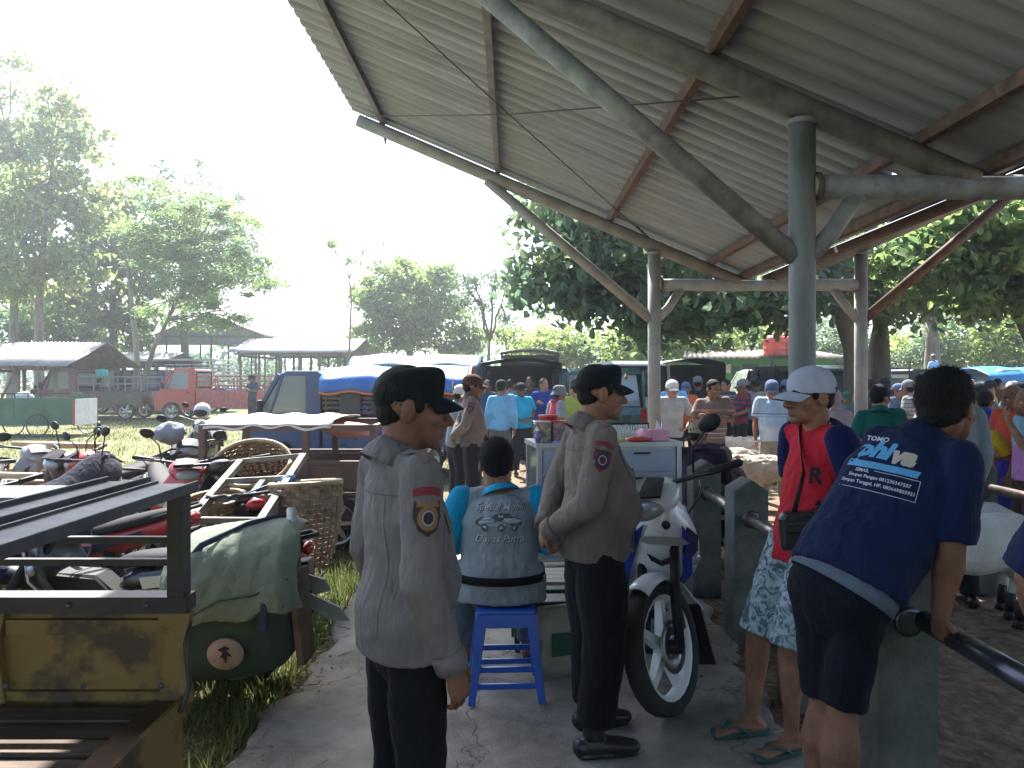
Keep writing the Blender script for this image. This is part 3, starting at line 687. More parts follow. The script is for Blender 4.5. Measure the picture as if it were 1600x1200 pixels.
tree('forked_tree', 'tree with a thick dark forked trunk right of the shed column', [G(1372, 20), at(1374, 540, 20), at(1376, 500, 20)], .33,
     [B(1300, 400, 20, 2.2, 2, 1.2), B(1420, 390, 20, 2.8, 2.4, 1.6), B(1500, 420, 19, 2.6, 2, 1.3), B(1360, 430, 21, 1.8, 2, .8), B(1580, 400, 19, 2.4, 2, 1.4), B(1450, 460, 20, 1.6, 1.6, .7)], 230, 11000, .25, LF_BIG, bark, .7, .6, .4, 0, 22, .5,
     [tuple(at(1345, 430, 20)), tuple(at(1408, 430, 20)), tuple(at(1395, 380, 20))])
tree('leaning_tree', 'tree at the right edge with a dark slanting trunk and pale sunlit leaves', [G(1660, 15), at(1625, 560, 15), at(1588, 480, 15), at(1560, 420, 15)], .17,
     [B(1560, 385, 14.5, 1.8, 1.8, 1.0), B(1500, 360, 15, 1.5, 1.6, .9), B(1600, 440, 15, 1.3, 1.5, .8), B(1440, 400, 15.5, 1.1, 1.4, .7), B(1570, 330, 15.5, 2, 2, .8), B(1550, 450, 15, 1.2, 1.3, .6)], 210, 8600, .23, LF_TEAK, bark, .5, .6, .4, 0, 22, .5,
     [tuple(at(1500, 380, 15)), tuple(at(1590, 380, 15))])
tree('pale_trunk_tree', 'tree with a pale straight trunk standing behind the man on the truck', [G(1456, 30), at(1457, 540, 30), at(1454, 490, 30)], .34,
     [B(1420, 430, 30, 2.6, 2, 1.6), B(1500, 440, 31, 2.6, 2, 1.8), B(1560, 480, 31, 2.2, 2, 1.2), B(1460, 380, 30, 3, 2, 1.5)], 120, 5200, .24, LF_TEAK, bark_p, .8, .6, .35, 0, 16, .6, [tuple(at(1432, 440, 30)), tuple(at(1480, 435, 30))])
# airy shade behind
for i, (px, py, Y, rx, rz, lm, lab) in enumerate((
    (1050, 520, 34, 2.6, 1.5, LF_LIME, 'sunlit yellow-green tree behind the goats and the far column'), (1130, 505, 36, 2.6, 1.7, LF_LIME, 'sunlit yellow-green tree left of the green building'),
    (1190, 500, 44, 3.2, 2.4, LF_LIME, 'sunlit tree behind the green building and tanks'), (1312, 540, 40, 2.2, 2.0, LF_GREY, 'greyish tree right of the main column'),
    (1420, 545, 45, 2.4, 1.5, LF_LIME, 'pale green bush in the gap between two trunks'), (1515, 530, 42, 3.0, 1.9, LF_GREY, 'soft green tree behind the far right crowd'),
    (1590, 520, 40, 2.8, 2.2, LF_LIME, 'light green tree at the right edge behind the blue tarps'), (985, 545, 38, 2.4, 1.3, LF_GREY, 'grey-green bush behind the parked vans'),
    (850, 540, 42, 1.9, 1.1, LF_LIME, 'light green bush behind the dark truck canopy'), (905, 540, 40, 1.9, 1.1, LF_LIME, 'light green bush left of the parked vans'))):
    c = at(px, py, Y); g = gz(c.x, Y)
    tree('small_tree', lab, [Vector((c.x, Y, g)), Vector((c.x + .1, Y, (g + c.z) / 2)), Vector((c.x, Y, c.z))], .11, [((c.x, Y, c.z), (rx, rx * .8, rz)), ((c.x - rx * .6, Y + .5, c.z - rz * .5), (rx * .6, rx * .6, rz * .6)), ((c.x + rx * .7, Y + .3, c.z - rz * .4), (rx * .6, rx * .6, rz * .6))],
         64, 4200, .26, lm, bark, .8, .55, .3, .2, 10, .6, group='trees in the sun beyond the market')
# left: tall teaks
tree('teak_tree', 'tallest teak at the left edge with a ragged sunlit crown', [G(18, 42), at(22, 480, 42), at(15, 330, 42), at(10, 200, 42)], .24,
     [B(10, 130, 42, 1.5, 1.5, 1.5), B(-20, 210, 42, 3, 2, 2.4), B(60, 230, 42, 2.9, 2, 2.2), B(0, 330, 42, 3.4, 2, 2.4), B(40, 430, 42, 3.2, 2, 2.0)], 150, 7000, .36, LF_TEAK, bark_p, .75, .6, .35, 0, 20, .6)
tree('teak_tree', 'teak with a pale trunk and drooping yellowing leaves, second from the left edge', [G(62, 37), at(60, 500, 37), at(66, 400, 37), at(80, 280, 37)], .22,
     [B(90, 170, 37, 1.7, 1.5, 1.1), B(110, 240, 37, 2.3, 2, 1.6), B(60, 320, 37, 2.7, 2, 1.9), B(140, 325, 37, 1.6, 1.6, 1.4), B(30, 420, 36, 2.8, 2, 1.6), B(110, 420, 36, 2.2, 1.8, 1.4)], 150, 7000, .34, LF_TEAK, bark_p, .68, .6, .4, 0, 22, .68)
tree('teak_tree', 'dark-trunked teak standing just left of the thin pale tree', [G(180, 46), at(176, 480, 46), at(180, 400, 46)], .26,
     [B(150, 430, 46, 3, 2, 2.4), B(200, 470, 46, 2.3, 2, 1.5), B(225, 380, 46, 2.4, 2, 2.0), B(110, 490, 46, 3.0, 2, 1.7), B(190, 520, 46, 2.6, 2, 1.3), B(190, 310, 46, 2.0, 1.8, 1.5), B(150, 360, 46, 2.4, 2, 1.8)], 170, 9000, .36, LF_TEAK, bark, .8, .6, .35, 0, 14, .4)
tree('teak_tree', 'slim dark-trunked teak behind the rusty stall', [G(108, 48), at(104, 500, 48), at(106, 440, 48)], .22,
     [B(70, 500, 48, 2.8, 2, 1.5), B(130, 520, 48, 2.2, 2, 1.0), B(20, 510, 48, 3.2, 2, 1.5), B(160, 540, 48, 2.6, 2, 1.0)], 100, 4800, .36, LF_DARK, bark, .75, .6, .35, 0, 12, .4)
# feathery acacia and the darker tree behind it
tree('acacia_tree', 'feathery pale green acacia with thin forked trunks before the market hall', [G(213, 31), at(214, 560, 31), at(209, 510, 31), at(203, 440, 31), at(192, 370, 31)], .13,
     [B(240, 300, 31, 1.5, 1.5, .7), B(290, 330, 31, 1.9, 1.5, .8), B(330, 390, 30.5, 1.9, 1.6, .8), B(260, 410, 31, 1.8, 1.6, .9), B(380, 430, 30, 1.4, 1.4, .6), B(320, 470, 30, 1.7, 1.5, .6), B(225, 365, 31, 1.4, 1.4, .8), B(400, 465, 30, .9, 1, .3), B(255, 480, 31, 1.2, 1.3, .5), B(350, 345, 31, 1.7, 1.5, .9), B(425, 440, 30, .8, 1, .35), B(395, 400, 30.5, 1.0, 1, .5), B(310, 420, 31, 2.2, 1.6, 1.1), B(290, 370, 31.5, 2.2, 1.6, 1.1)],
     200, 17000, .19, LF_FINE, bark_p, .5, .3, .15, .55, 34, .55, [tuple(at(262, 470, 30.5)), tuple(at(300, 400, 30.5)), tuple(at(225, 340, 31))], flatc=.38)
tree('acacia_tree', 'leaning acacia trunk crossing in front of the grey-roofed stall', [G(212, 30.2), at(240, 545, 30.2), at(262, 500, 30.2)], .12,
     [B(300, 505, 30, 1.0, 1.2, .35), B(290, 440, 30, 1.6, 1.4, .6), B(350, 500, 29.5, .8, .8, .3)], 50, 3600, .17, LF_FINE, bark_p, .6, .3, .15, .55, 12, .5, flatc=.38)
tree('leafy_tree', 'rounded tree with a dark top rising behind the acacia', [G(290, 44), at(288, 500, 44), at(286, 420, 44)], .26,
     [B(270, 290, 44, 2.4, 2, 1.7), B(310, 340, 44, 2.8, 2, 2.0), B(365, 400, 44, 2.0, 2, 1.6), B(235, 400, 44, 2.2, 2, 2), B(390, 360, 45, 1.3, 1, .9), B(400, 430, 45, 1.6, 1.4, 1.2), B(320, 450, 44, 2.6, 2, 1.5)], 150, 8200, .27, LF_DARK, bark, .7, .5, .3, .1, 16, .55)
# centre
tree('pole_tree', 'spindly bare-stemmed tree with a few leaf tufts against the sky', [G(545, 33), at(546, 540, 33), at(549, 470, 33), at(546, 430, 33)], .06,
     [B(518, 382, 33, .35, .35, .2), B(560, 388, 33, .5, .4, .2), B(598, 382, 33, .3, .3, .18), B(543, 408, 33, .5, .4, .18), B(535, 440, 33, .3, .3, .15), B(575, 420, 33, .3, .3, .15)], 26, 420, .17, LF_FINE, bark_p, .3, .4, .3, .3, 16, .5, [tuple(at(530, 410, 33)), tuple(at(562, 415, 33))])
tree('bushy_tree', 'round bushy green tree in the middle distance over the blue tarps', [G(640, 46), at(640, 540, 46), at(642, 500, 46)], .25,
     [B(620, 450, 46, 2.4, 2, 1.7), B(580, 470, 46, 1.6, 1.6, 1.3), B(675, 455, 46, 2.0, 2, 1.4), B(600, 510, 46, 2.0, 2, 1.7), B(690, 515, 46, 2.3, 2, 1.7), B(650, 490, 45, 2.6, 2, 2.0), B(625, 415, 46, .9, .9, .5), B(720, 535, 46, 1.5, 1.5, 1.0)], 190, 15000, .30, LF_LIME, bark, .7, .5, .3, .1, 18, .42)
tree('bushy_tree', 'low dark bush at the left foot of the round bushy tree', [G(545, 48), at(545, 570, 48), at(545, 555, 48)], .15, [B(535, 553, 48, 1.9, 1.6, .9), B(575, 545, 48, 1.6, 1.5, 1.1), B(512, 562, 48, 1.0, 1.0, .6)], 50, 2600, .24, LF_DARK, bark, .7, .5, .3, .1, 8, .45)
tree('bare_tree', 'thin half-bare tree with hanging pods and forked stems', [G(762, 36), at(763, 565, 36), at(765, 530, 36)], .11,
     [B(735, 440, 36, .9, .9, .7), B(785, 440, 36, .9, .9, .6), B(755, 475, 36, 1.0, .9, .5), B(725, 470, 36, .6, .6, .4), B(790, 500, 36, .6, .6, .5)], 64, 1700, .17, LF_GREY, bark, .42, .4, .7, 0, 40, .5, [tuple(at(745, 455, 36)), tuple(at(792, 450, 36)), tuple(at(725, 430, 36)), tuple(at(775, 425, 36))], shell=.2)
tree('bare_tree', 'small leafy sapling left of the dark canopy truck', [G(790, 38), at(790, 560, 38), at(791, 540, 38)], .07, [B(795, 525, 38, .8, .8, .8)], 22, 900, .17, LF_LIME, bark, .4, .5, .4, 0, 8, .5)
# distant belt that closes the horizon
def treeline():
    P = []; T = []
    for i in range(230):
        x = rng.uniform(-95, 95); y = rng.uniform(72, 90); h = rng.uniform(2.5, 6.0); r_ = rng.uniform(1.6, 3.2); n_ = 65
        if xat(440, y) < x < xat(700, y): h *= .55
        q = rng.normal(0, .5, (n_, 3)) * np.array([r_, r_, h * .5]); P.append(np.array([x, y, GZ + h * .55]) + q); T.append(np.full(n_, rng.normal(.5, .18)))
    P = np.concatenate(P); P = P[P[:, 2] > .1]; T = np.clip(np.concatenate(T)[:len(P)] + rng.normal(0, .1, len(P)), 0, 1)
    V, F = leaf_arrays(P, .75, .6, .3); o = npmesh('treeline', V, F, LF_GREY, None, np.repeat(T, 6)); tag(o, 'distant belt of trees closing off the field', 'trees', kind='stuff')
treeline()
# ---------------------------------------------------------------- people
def skinmat(name, c): return mat(name, c, .62, var=.22, vscale=11, bump=.2, bscale=140, spec=.25)
SK = [skinmat('skin_brown', (.235, .115, .068)), skinmat('skin_dark', (.17, .08, .048)), skinmat('skin_tan', (.30, .155, .095))]
hairm = mat('black_hair', (.008, .0075, .0075), .7, var=.4, vscale=60, bump=.6, bscale=160, stretch=(1, 1, .3), spec=.2)
hairg = mat('grey_hair', (.13, .12, .115), .6, var=.4, vscale=60, bump=.6, bscale=160, stretch=(1, 1, .3))
eyew = mat('eye_white', (.55, .5, .45), .25); eyed = mat('eye_dark', (.012, .008, .006), .15)
bootm = mat('black_boot', (.014, .013, .013), .38, bump=.15, bscale=30, spec=.5)
BASE = dict(pel=(0, 0, .90), wai=(0, .005, 1.04), che=(0, .0, 1.23), nec=(0, -.02, 1.385), hed=(0, .014, 1.510),
            shL=(-.172, -.012, 1.352), elL=(-.215, -.03, 1.08), wrL=(-.225, .05, .845), hdL=(0, .25, -1), pnL=(1, 0, 0),
            shR=(.172, -.012, 1.352), elR=(.215, -.03, 1.08), wrR=(.225, .05, .845), hdR=(0, .25, -1), pnR=(-1, 0, 0),
            hiL=(-.088, 0, .87), knL=(-.10, .02, .475), anL=(-.105, -.02, .085), ftL=(-.25, 1, 0),
            hiR=(.088, 0, .87), knR=(.10, .02, .475), anR=(.105, -.02, .085), ftR=(.25, 1, 0))
ARMS = {
 'behind': dict(elL=(-.25, -.10, 1.09), wrL=(-.075, -.205, .93), hdL=(.7, -.1, -.35), pnL=(0, 1, .1), elR=(.25, -.10, 1.09), wrR=(.06, -.225, .945), hdR=(-.7, -.05, -.45), pnR=(0, 1, 0)),
 'front': dict(elL=(-.235, .0, 1.09), wrL=(-.08, .20, 1.0), hdL=(.6, .5, -.1), pnL=(0, 0, -1), elR=(.235, .0, 1.09), wrR=(.08, .20, .98), hdR=(-.6, .5, -.1), pnR=(0, 0, -1)),
 'crossed': dict(elL=(-.235, .03, 1.12), wrL=(.05, .19, 1.17), hdL=(1, .1, .1), pnL=(0, -1, 0), elR=(.235, .03, 1.12), wrR=(-.05, .2, 1.13), hdR=(-1, .1, .1), pnR=(0, -1, 0)),
 'reach': dict(elR=(.25, .14, 1.13), wrR=(.16, .36, 1.10), hdR=(-.3, 1, -.1), pnR=(-1, 0, -.3)),
 'hip': dict(elL=(-.33, -.06, 1.10), wrL=(-.2, .06, .98), hdL=(.6, .3, -.5), pnL=(1, 0, 0)),
 'down': {},
}
def hand(mb, w, d, pn, side, s=1.0, curl=.5, splay=.05, n=7):
    """palm, four unequal bent fingers and a thumb; pn = palm normal, side=+1 right hand"""
    w = Vector(w); d = Vector(d).normalized(); pn = Vector(pn); pn = (pn - d * pn.dot(d)).normalized(); a = d.cross(pn) * side   # a points to the thumb side
    kn = w + d * .088 * s
    mb.tube([w - d * .03 * s, w + d * .012 * s, w + d * .05 * s, kn], None, 10, squash=[(.026 * s, .021 * s), (.03 * s, .019 * s), (.041 * s, .0175 * s), (.040 * s, .0135 * s)], side=a, dome=True)
    for i, (off, ln) in enumerate(((.030, .072), (.010, .080), (-.010, .074), (-.029, .058))):
        p = w + d * (.086 - (.006 if i in (0, 3) else 0)) * s + a * off * s; ang = splay * (1.5 - i) * .6; dd = (d + a * ang).normalized(); pts = [p - dd * .012 * s]; cu = 0
        for f, k in ((.0, 0), (.46, .55), (.30, 1.0), (.24, .75)):
            if f: p = p + dd * ln * f * s * 1.02
            pts.append(p); cu = curl * k * 1.25; dd = (Matrix.Rotation(cu * side, 3, a) @ dd) if k or f else dd
            if not f: dd = Matrix.Rotation(curl * .8 * side, 3, a) @ dd
        mb.tube(pts, [.0092 * s, .0094 * s, .0086 * s, .0078 * s, .0066 * s], n, dome=True)
    p = w + d * .022 * s + a * .028 * s; dd = (d * .62 + a * .72 + pn * .32).normalized(); q = p + dd * .038 * s; d2 = (d * .9 + a * .2 + pn * .35).normalized(); r_ = q + d2 * .032 * s; d3 = (d * .95 - a * .05 + pn * .35).normalized()
    mb.tube([p, q, r_, r_ + d3 * .024 * s], [.0125 * s, .0115 * s, .0100 * s, .0078 * s], n, dome=True)
def head(mb, c, rm, s=1.0, jaw=1.0):
    V = lambda *p: Vector(c) + rm @ (Vector(p) * s)
    E = lambda p, r, n=14, m=10: mb.ell(V(*p), tuple(x * s for x in r), n, m, rm)
    E((0, -.012, .034), (.076, .096, .090)); E((0, .028, -.018), (.064 * jaw, .060, .086)); E((0, .036, -.062), (.054 * jaw, .05, .046)); E((0, .070, -.092), (.024, .019, .019))
    E((.044, .052, -.018), (.022, .024, .022)); E((-.044, .052, -.018), (.022, .024, .022))
    mb.tube([V(0, .083, .016), V(0, .098, -.010), V(0, .110, -.030)], [.010 * s, .0115 * s, .0135 * s], 8, dome=True)
    E((.012, .094, -.034), (.0095, .012, .008)); E((-.012, .094, -.034), (.0095, .012, .008))
    mb.tube([V(-.046, .064, .018), V(-.022, .082, .026), V(0, .086, .022), V(.022, .082, .026), V(.046, .064, .018)], .010 * s, 8, dome=True)
    E((0, .086, -.056), (.023, .012, .0065)); E((0, .085, -.068), (.020, .012, .0075))
    for q in (1, -1): mb.ell(V(q * .079, -.016, -.004), (.011 * s, .022 * s, .033 * s), 10, 8, rm @ Euler((-.2, 0, q * .35)).to_matrix())
BAKE = []
def cap_parts(root, V, rm, s, style, m, m2=None, brimm=None):
    """caps and hats; head-local frame: face +Y"""
    tl = .14 if style == 'patrol' else 0.0
    def ring(z, rx, ry, dy=0.0, n=22): return [V(rx * math.cos(t) , dy + ry * math.sin(t), z + tl * (ry * math.sin(t) - .02) * min(1, max(0, (z - .03) / .06))) for t in [2 * PI * k / n for k in range(n)]]
    n = 22
    cs = .95 if style == 'patrol' else 1.0
    if style == 'patrol':   prof = [(.024, .077, .097, -.010), (.05, .079, .099, -.009), (.08, .079, .100, -.006), (.104, .077, .096, -.004), (.117, .070, .085, -.004), (.124, .048, .058, -.006), (.126, .0, .0, -.006)]
    elif style == 'bucket': prof = [(-.012, .125, .142, -.004), (.012, .108, .127, -.006), (.038, .083, .103, -.008), (.08, .084, .10, -.006), (.118, .076, .088, -.008), (.13, .05, .06, -.008), (.134, 0, 0, -.008)]
    else:                   prof = [(.020, .080, .101, -.010), (.05, .083, .105, -.010), (.082, .080, .100, -.010), (.108, .067, .083, -.012), (.126, .044, .055, -.014), (.134, .018, .023, -.014), (.135, 0, 0, -.014)]
    mb = MB(); pts = [p for (z, rx, ry, dy) in prof for p in ring(z * (.97 if cs < 1 else 1), rx * cs, ry * cs, dy, n)]; k = len(prof)
    mb.add(pts, [(i * n + j, i * n + (j + 1) % n, (i + 1) * n + (j + 1) % n, (i + 1) * n + j) for i in range(k - 1) for j in range(n)], True)
    o = mb.build('hat' if style == 'bucket' else 'cap', m, root); solid(o, .004 * s, 1); subd(o, 1)
    if style != 'bucket':
        mb = MB(); pts = []; ln = .062 if style == 'patrol' else .082; z0 = .040 if style == 'patrol' else .030
        for i in range(5):
            f = i / 4
            for j in range(11):
                u = -1 + 2 * j / 10; x = u * (.074 - .008 * f * f); yy = .094 * math.sqrt(max(0, 1 - (u * .92) ** 2)) - .006 + f * ln * math.sqrt(max(0.0, 1 - .72 * u * u))
                pts.append(V(x, yy, z0 - .018 * u * u - .016 * f - .014 * f * f))
        mb.sheet(pts, 11); v = mb.build('visor', m2 or m, o); solid(v, .004 * s, 0); subd(v, 1)
        if style != 'patrol': MB().ell(V(0, -.014, .137), (.008, .008, .005), 8, 5).build('button', m2 or m, o)
        else:
            mb = MB(); mb.lathe([(0, 0), (.014, 0), (.014, .003), (0, .004)], (0, 0, 0), 'y', 12); e = mb.build('cap_badge', mat('brass', (.45, .3, .08), .35, metal=.9), o)
            e.data.transform(Matrix.Translation(V(0, .112, .075)) @ rm.to_4x4())
    return o
def person(label, loc, yaw, J=None, arms='down', H=1.66, girth=1.0, belly=0.0, shirt=None, sleeve='short', hem=.83, legs='long', trou=None, skin=0, hair='short', hat=None, hatm=None, visor=None,
           vox=.011, shoe='boot', shoem=None, head_yaw=0.0, head_pitch=0.0, head_roll=0.0, eyes=None, curl=.5, collar=True, slm=None, scale_head=1.06, group=None, cat='person', ruf=.010, leg_r=1.0, cuff=None, loose=1.0, hips=1.0, hem_z=None, short_len=1.02, arm_r=1.0):
    s = H / 1.66; j = dict(BASE); j.update(ARMS.get(arms, {})); j.update(J or {})
    dirs = ('hdL', 'hdR', 'pnL', 'pnR', 'ftL', 'ftR'); P = {k: Vector(v) * (1 if k in dirs else s) for k, v in j.items()}
    near = vox <= .008
    root = thing('person', label, cat, loc, yaw, group); sm = SK[skin]
    rm = Euler((head_pitch, head_roll, head_yaw)).to_matrix()
    hipx = (P['hiR'] - P['hiL']).normalized(); shx = (P['shR'] - P['shL']).normalized(); midx = (hipx + shx).normalized(); g = girth * s
    fwd = Vector((0, 0, 1)).cross(midx); fwd = -fwd if fwd.dot(Vector((0, 1, 0))) < 0 and abs(midx.x) > .3 else fwd
    spine_dir = (P['nec'] - P['pel']).normalized(); fwd = (spine_dir.cross(midx)).normalized(); fwd = fwd if True else fwd
    wa = P['wai'] + fwd * belly * .045 * s
    # --- body: one mesh
    mb = MB(); hs = s * .985 * scale_head; hc = P['hed']
    mb.tube([P['pel'] - spine_dir * .03, P['wai'], P['che'], P['nec'].lerp(P['che'], .25)], None, 14, squash=[(.130 * g, .085 * g), (.118 * g, .08 * g), (.13 * g, .085 * g), (.085 * g, .06 * g)], side=[hipx, midx, shx, shx], dome=True)
    mb.tube([P['nec'] - spine_dir * .05 * s, P['nec'].lerp(hc, .35), hc + rm @ Vector((0, -.022, -.04)) * hs], [.050 * s, .060 * s * (.5 + .5 * girth), .061 * s], 12, dome=True)
    head(mb, hc, rm, hs, jaw=.9 + .1 * girth if girth > 1 else 1)
    hands = MB()
    for q, sg in (('L', -1), ('R', 1)):
        sh, el, wr = P['sh' + q], P['el' + q], P['wr' + q]; ga = (.5 + .5 * girth) * arm_r
        mb.tube([sh.lerp(P['nec'], .3) - spine_dir * .045 * s, sh - spine_dir * .03 * s, sh.lerp(el, .3), sh.lerp(el, .62), el, el.lerp(wr, .28), el.lerp(wr, .7), wr], [.036 * s, .040 * s * ga, .044 * s * ga, .044 * s * ga, .038 * s * arm_r, .040 * s * ga, .031 * s * arm_r, .026 * s * arm_r], 10, dome=True)
        hd = Vector(P['hd' + q]); (hands if near else mb); hand(hands if near else mb, wr, hd, P['pn' + q], sg, s * .96, curl)
        hi, kn, an = P['hi' + q], P['kn' + q], P['an' + q]
        mb.tube([hi, hi.lerp(kn, .4), hi.lerp(kn, .8), kn, kn.lerp(an, .3), kn.lerp(an, .7), an + (kn - an).normalized() * .02 * s], [.070 * g * min(1, leg_r), .064 * g * min(1, leg_r), .050 * s * min(1, leg_r + .1), .052 * s, .054 * s * ga, .036 * s, .031 * s], 12, dome=True)
        ft = Vector(P['ft' + q]).normalized()
        if shoe in ('sandal', 'bare'):
            heel = an - ft * .045 * s; heel.z = an.z - .05 * s; toe = an + ft * .15 * s; toe.z = an.z - .062 * s; mid = an + ft * .06 * s; mid.z = an.z - .045 * s
            mb.tube([an, heel], [.03 * s, .026 * s], 8, dome=True); mb.tube([heel, mid, toe], None, 10, squash=[(.027 * s, .024 * s), (.036 * s, .026 * s), (.044 * s, .014 * s)], side=ft.cross(Vector((0, 0, 1))), dome=True)
            mb.tube([an, mid], [.03 * s, .024 * s], 8, dome=True)
            for i in range(5):
                o_ = ft.cross(Vector((0, 0, 1))) * (.034 - .017 * i) * s * (-sg) ; b = toe + o_ - ft * .004 * s; mb.tube([b, b + ft * (.034 - .005 * i) * s - Vector((0, 0, .004))], [.0115 * s - .001 * i, .009 * s - .0008 * i], 6, dome=True)
    o = mb.build('body', sm, root, fixn=False); remesh(o, vox, 2 if near else 1, .45)
    if near: BAKE.append((o, hands))
    # --- face
    Vh = lambda *p: Vector(hc) + rm @ (Vector(p) * hs)
    if eyes is None: eyes = True
    if eyes:
        for q in (1, -1):
            m_ = MB(); m_.ell(Vh(q * .030, .0735, .003), (.0135 * hs, .011 * hs, .0095 * hs), 10, 8, rm); m_.mi = 1; m_.ell(Vh(q * .030, .0795, .003), (.0065 * hs, .006 * hs, .0065 * hs), 8, 6, rm); m_.build('eye', [eyew, eyed], root)
            m_ = MB(); m_.tube([Vh(q * .014, .0915, .026), Vh(q * .03, .089, .032), Vh(q * .048, .073, .025)], [.003, .0045, .0025], 6, dome=True); m_.build('eyebrow', hairg if hair == 'grey' else hairm, root)
    # --- hair, hat or headscarf
    hm = hairg if hair == 'grey' else hairm
    if hair in ('short', 'grey', 'thick', 'crop'):
        m_ = MB(); k = {'short': 1.0, 'grey': 1.0, 'crop': .955, 'thick': 1.09}[hair]
        m_.ell(Vh(0, -.022, .047), (.0795 * hs * k, .0965 * hs * k, .0865 * hs * k), 16, 12, rm); m_.ell(Vh(0, -.046, .0), (.066 * hs * k, .062 * hs * k, .062 * hs * k), 14, 10, rm)
        if hair != 'thick':
            for q in (1, -1): m_.ell(Vh(q * .070, .012, .022), (.012 * hs, .02 * hs, .03 * hs), 8, 6, rm)
        else: m_.ell(Vh(0, .02, .088), (.062 * hs, .07 * hs, .05 * hs), 12, 8, rm)
        h = m_.build('hair', hm, root, fixn=False); remesh(h, max(vox, .007), 2); ruffle(h, .025, .010 if hair != 'crop' else .004)
    if near and hair != 'scarf' and hair != 'none':
        N = 3200 if hair == 'thick' else 1500; k = 1.09 if hair == 'thick' else .985; q = rng.normal(0, 1, (N, 3)); q /= np.linalg.norm(q, axis=1)[:, None]
        q = q[(q[:, 2] > -.55) & ((q[:, 1] < .30) | (q[:, 2] > .62)) & ((not hat) | (q[:, 2] < .1))]; N = len(q); rad = np.array([.0795, .0965, .0865]) * hs * k
        c0 = np.array([0, -.022, .047]) * hs; b = c0 + q * rad; tn = np.stack([q[:, 0] * .5, -.35 - .3 * q[:, 1], -1 + .2 * q[:, 2]], -1) + rng.normal(0, .45, (N, 3)); tn -= q * (tn * q).sum(1)[:, None]; tn /= np.linalg.norm(tn, axis=1)[:, None]
        ln = rng.uniform(.35, 1, N)[:, None] * (.034 if hair == 'thick' else .014) * hs; sd = np.cross(tn, q) * .0011; tip = b + tn * ln + q * ln * (.38 if hair == 'thick' else .22); V_ = np.stack([b - sd - q * .002, b + sd - q * .002, tip], 1).reshape(-1, 3)
        V_ = V_ @ np.array(rm.transposed()) + np.array(hc); o = npmesh('hair_strands', V_, np.arange(3 * N).reshape(-1, 3), hm, root); tag(o, kind='stuff')
    if hat: cap_parts(root, Vh, rm, hs, hat, hatm, visor)
    if hair == 'scarf':
        m_ = MB(); m_.ell(Vh(0, -.022, .028), (.092 * hs, .108 * hs, .108 * hs), 16, 12, rm); m_.tube([Vh(0, -.01, -.06), P['nec'], P['che'] + (P['nec'] - P['che']) * .2], None, 16, squash=[(.082 * s, .082 * s), (.12 * s, .10 * s), (.20 * s, .135 * s)], side=shx, dome=True)
        h = m_.build('headscarf', hatm, root, fixn=False); remesh(h, max(vox, .01), 4); ruffle(h, .07, .014)
    # --- shirt
    b_ = belly; L_ = loose
    hemp = P['pel'] + spine_dir * ((hem_z if hem_z is not None else hem - .90) * s)
    m_ = MB(); pts = [hemp, P['pel'].lerp(P['wai'], .35), wa, P['wai'].lerp(P['che'], .5) + fwd * belly * .03 * s, P['che'], P['che'].lerp(P['nec'], .62), P['nec'] - spine_dir * .012 * s]
    sq = [(.168 * g * L_ * hips, (.115 + .02 * b_) * g * L_), (.163 * g * L_ * hips, (.112 + .04 * b_) * g * L_), (.158 * g * (1 + .12 * b_), (.108 + .055 * b_) * g), (.160 * g * (1 + .05 * b_), (.110 + .03 * b_) * g), (.168 * g, .112 * g), (.148 * g, .094 * g), (.076 * g, .068 * g)]
    m_.tube(pts, None, 20, squash=sq, side=[hipx, hipx, midx, midx, shx, shx, shx])
    for q in 'LR':
        sh, el, wr = P['sh' + q], P['el' + q], P['wr' + q]; ga = .5 + .5 * girth; inn = sh.lerp(P['nec'], .5) - spine_dir * .022 * s
        dn = (sh - P['nec']).normalized(); out = sh + (P['nec'] - sh) * .04
        m_.tube([P['nec'] - spine_dir * .035 * s, P['nec'].lerp(sh, .45) - spine_dir * .012 * s, out - spine_dir * .004 * s], [.060 * s, .056 * s * ga, .060 * s * ga], 14, dome=True)
        ud = (el - sh).normalized()
        if sleeve == 'short': m_.tube([out, sh.lerp(el, .3), sh.lerp(el, .58), sh.lerp(el, .76)], [.062 * s * ga, .065 * s * ga * L_, .068 * s * ga * L_, .070 * s * ga * L_], 14); m_.ell(out, (.062 * s * ga,) * 3, 12, 8)
        elif sleeve == 'elbow': m_.tube([out, sh.lerp(el, .35), sh.lerp(el, .7), el.lerp(sh, .04)], [.062 * s * ga, .065 * s * ga * L_, .066 * s * ga * L_, .067 * s * ga * L_], 14); m_.ell(out, (.062 * s * ga,) * 3, 12, 8)
        elif sleeve == 'long': m_.tube([out, sh.lerp(el, .35), el.lerp(sh, .12), el, el.lerp(wr, .12), el.lerp(wr, .5), wr - (wr - el).normalized() * .01 * s], [.062 * s * ga, .062 * s * ga, .058 * s * ga, .058 * s * ga, .056 * s * ga, .052 * s, .043 * s], 14); m_.ell(out, (.062 * s * ga,) * 3, 12, 8)
    sh_o = m_.build('shirt', shirt, root, fixn=False); remesh(sh_o, max(.0075, vox * 1.05), 5, .5)
    if ruf:
        ruffle(sh_o, .13, ruf * 2.0)
        if near: ruffle(sh_o, .045, ruf * .9)
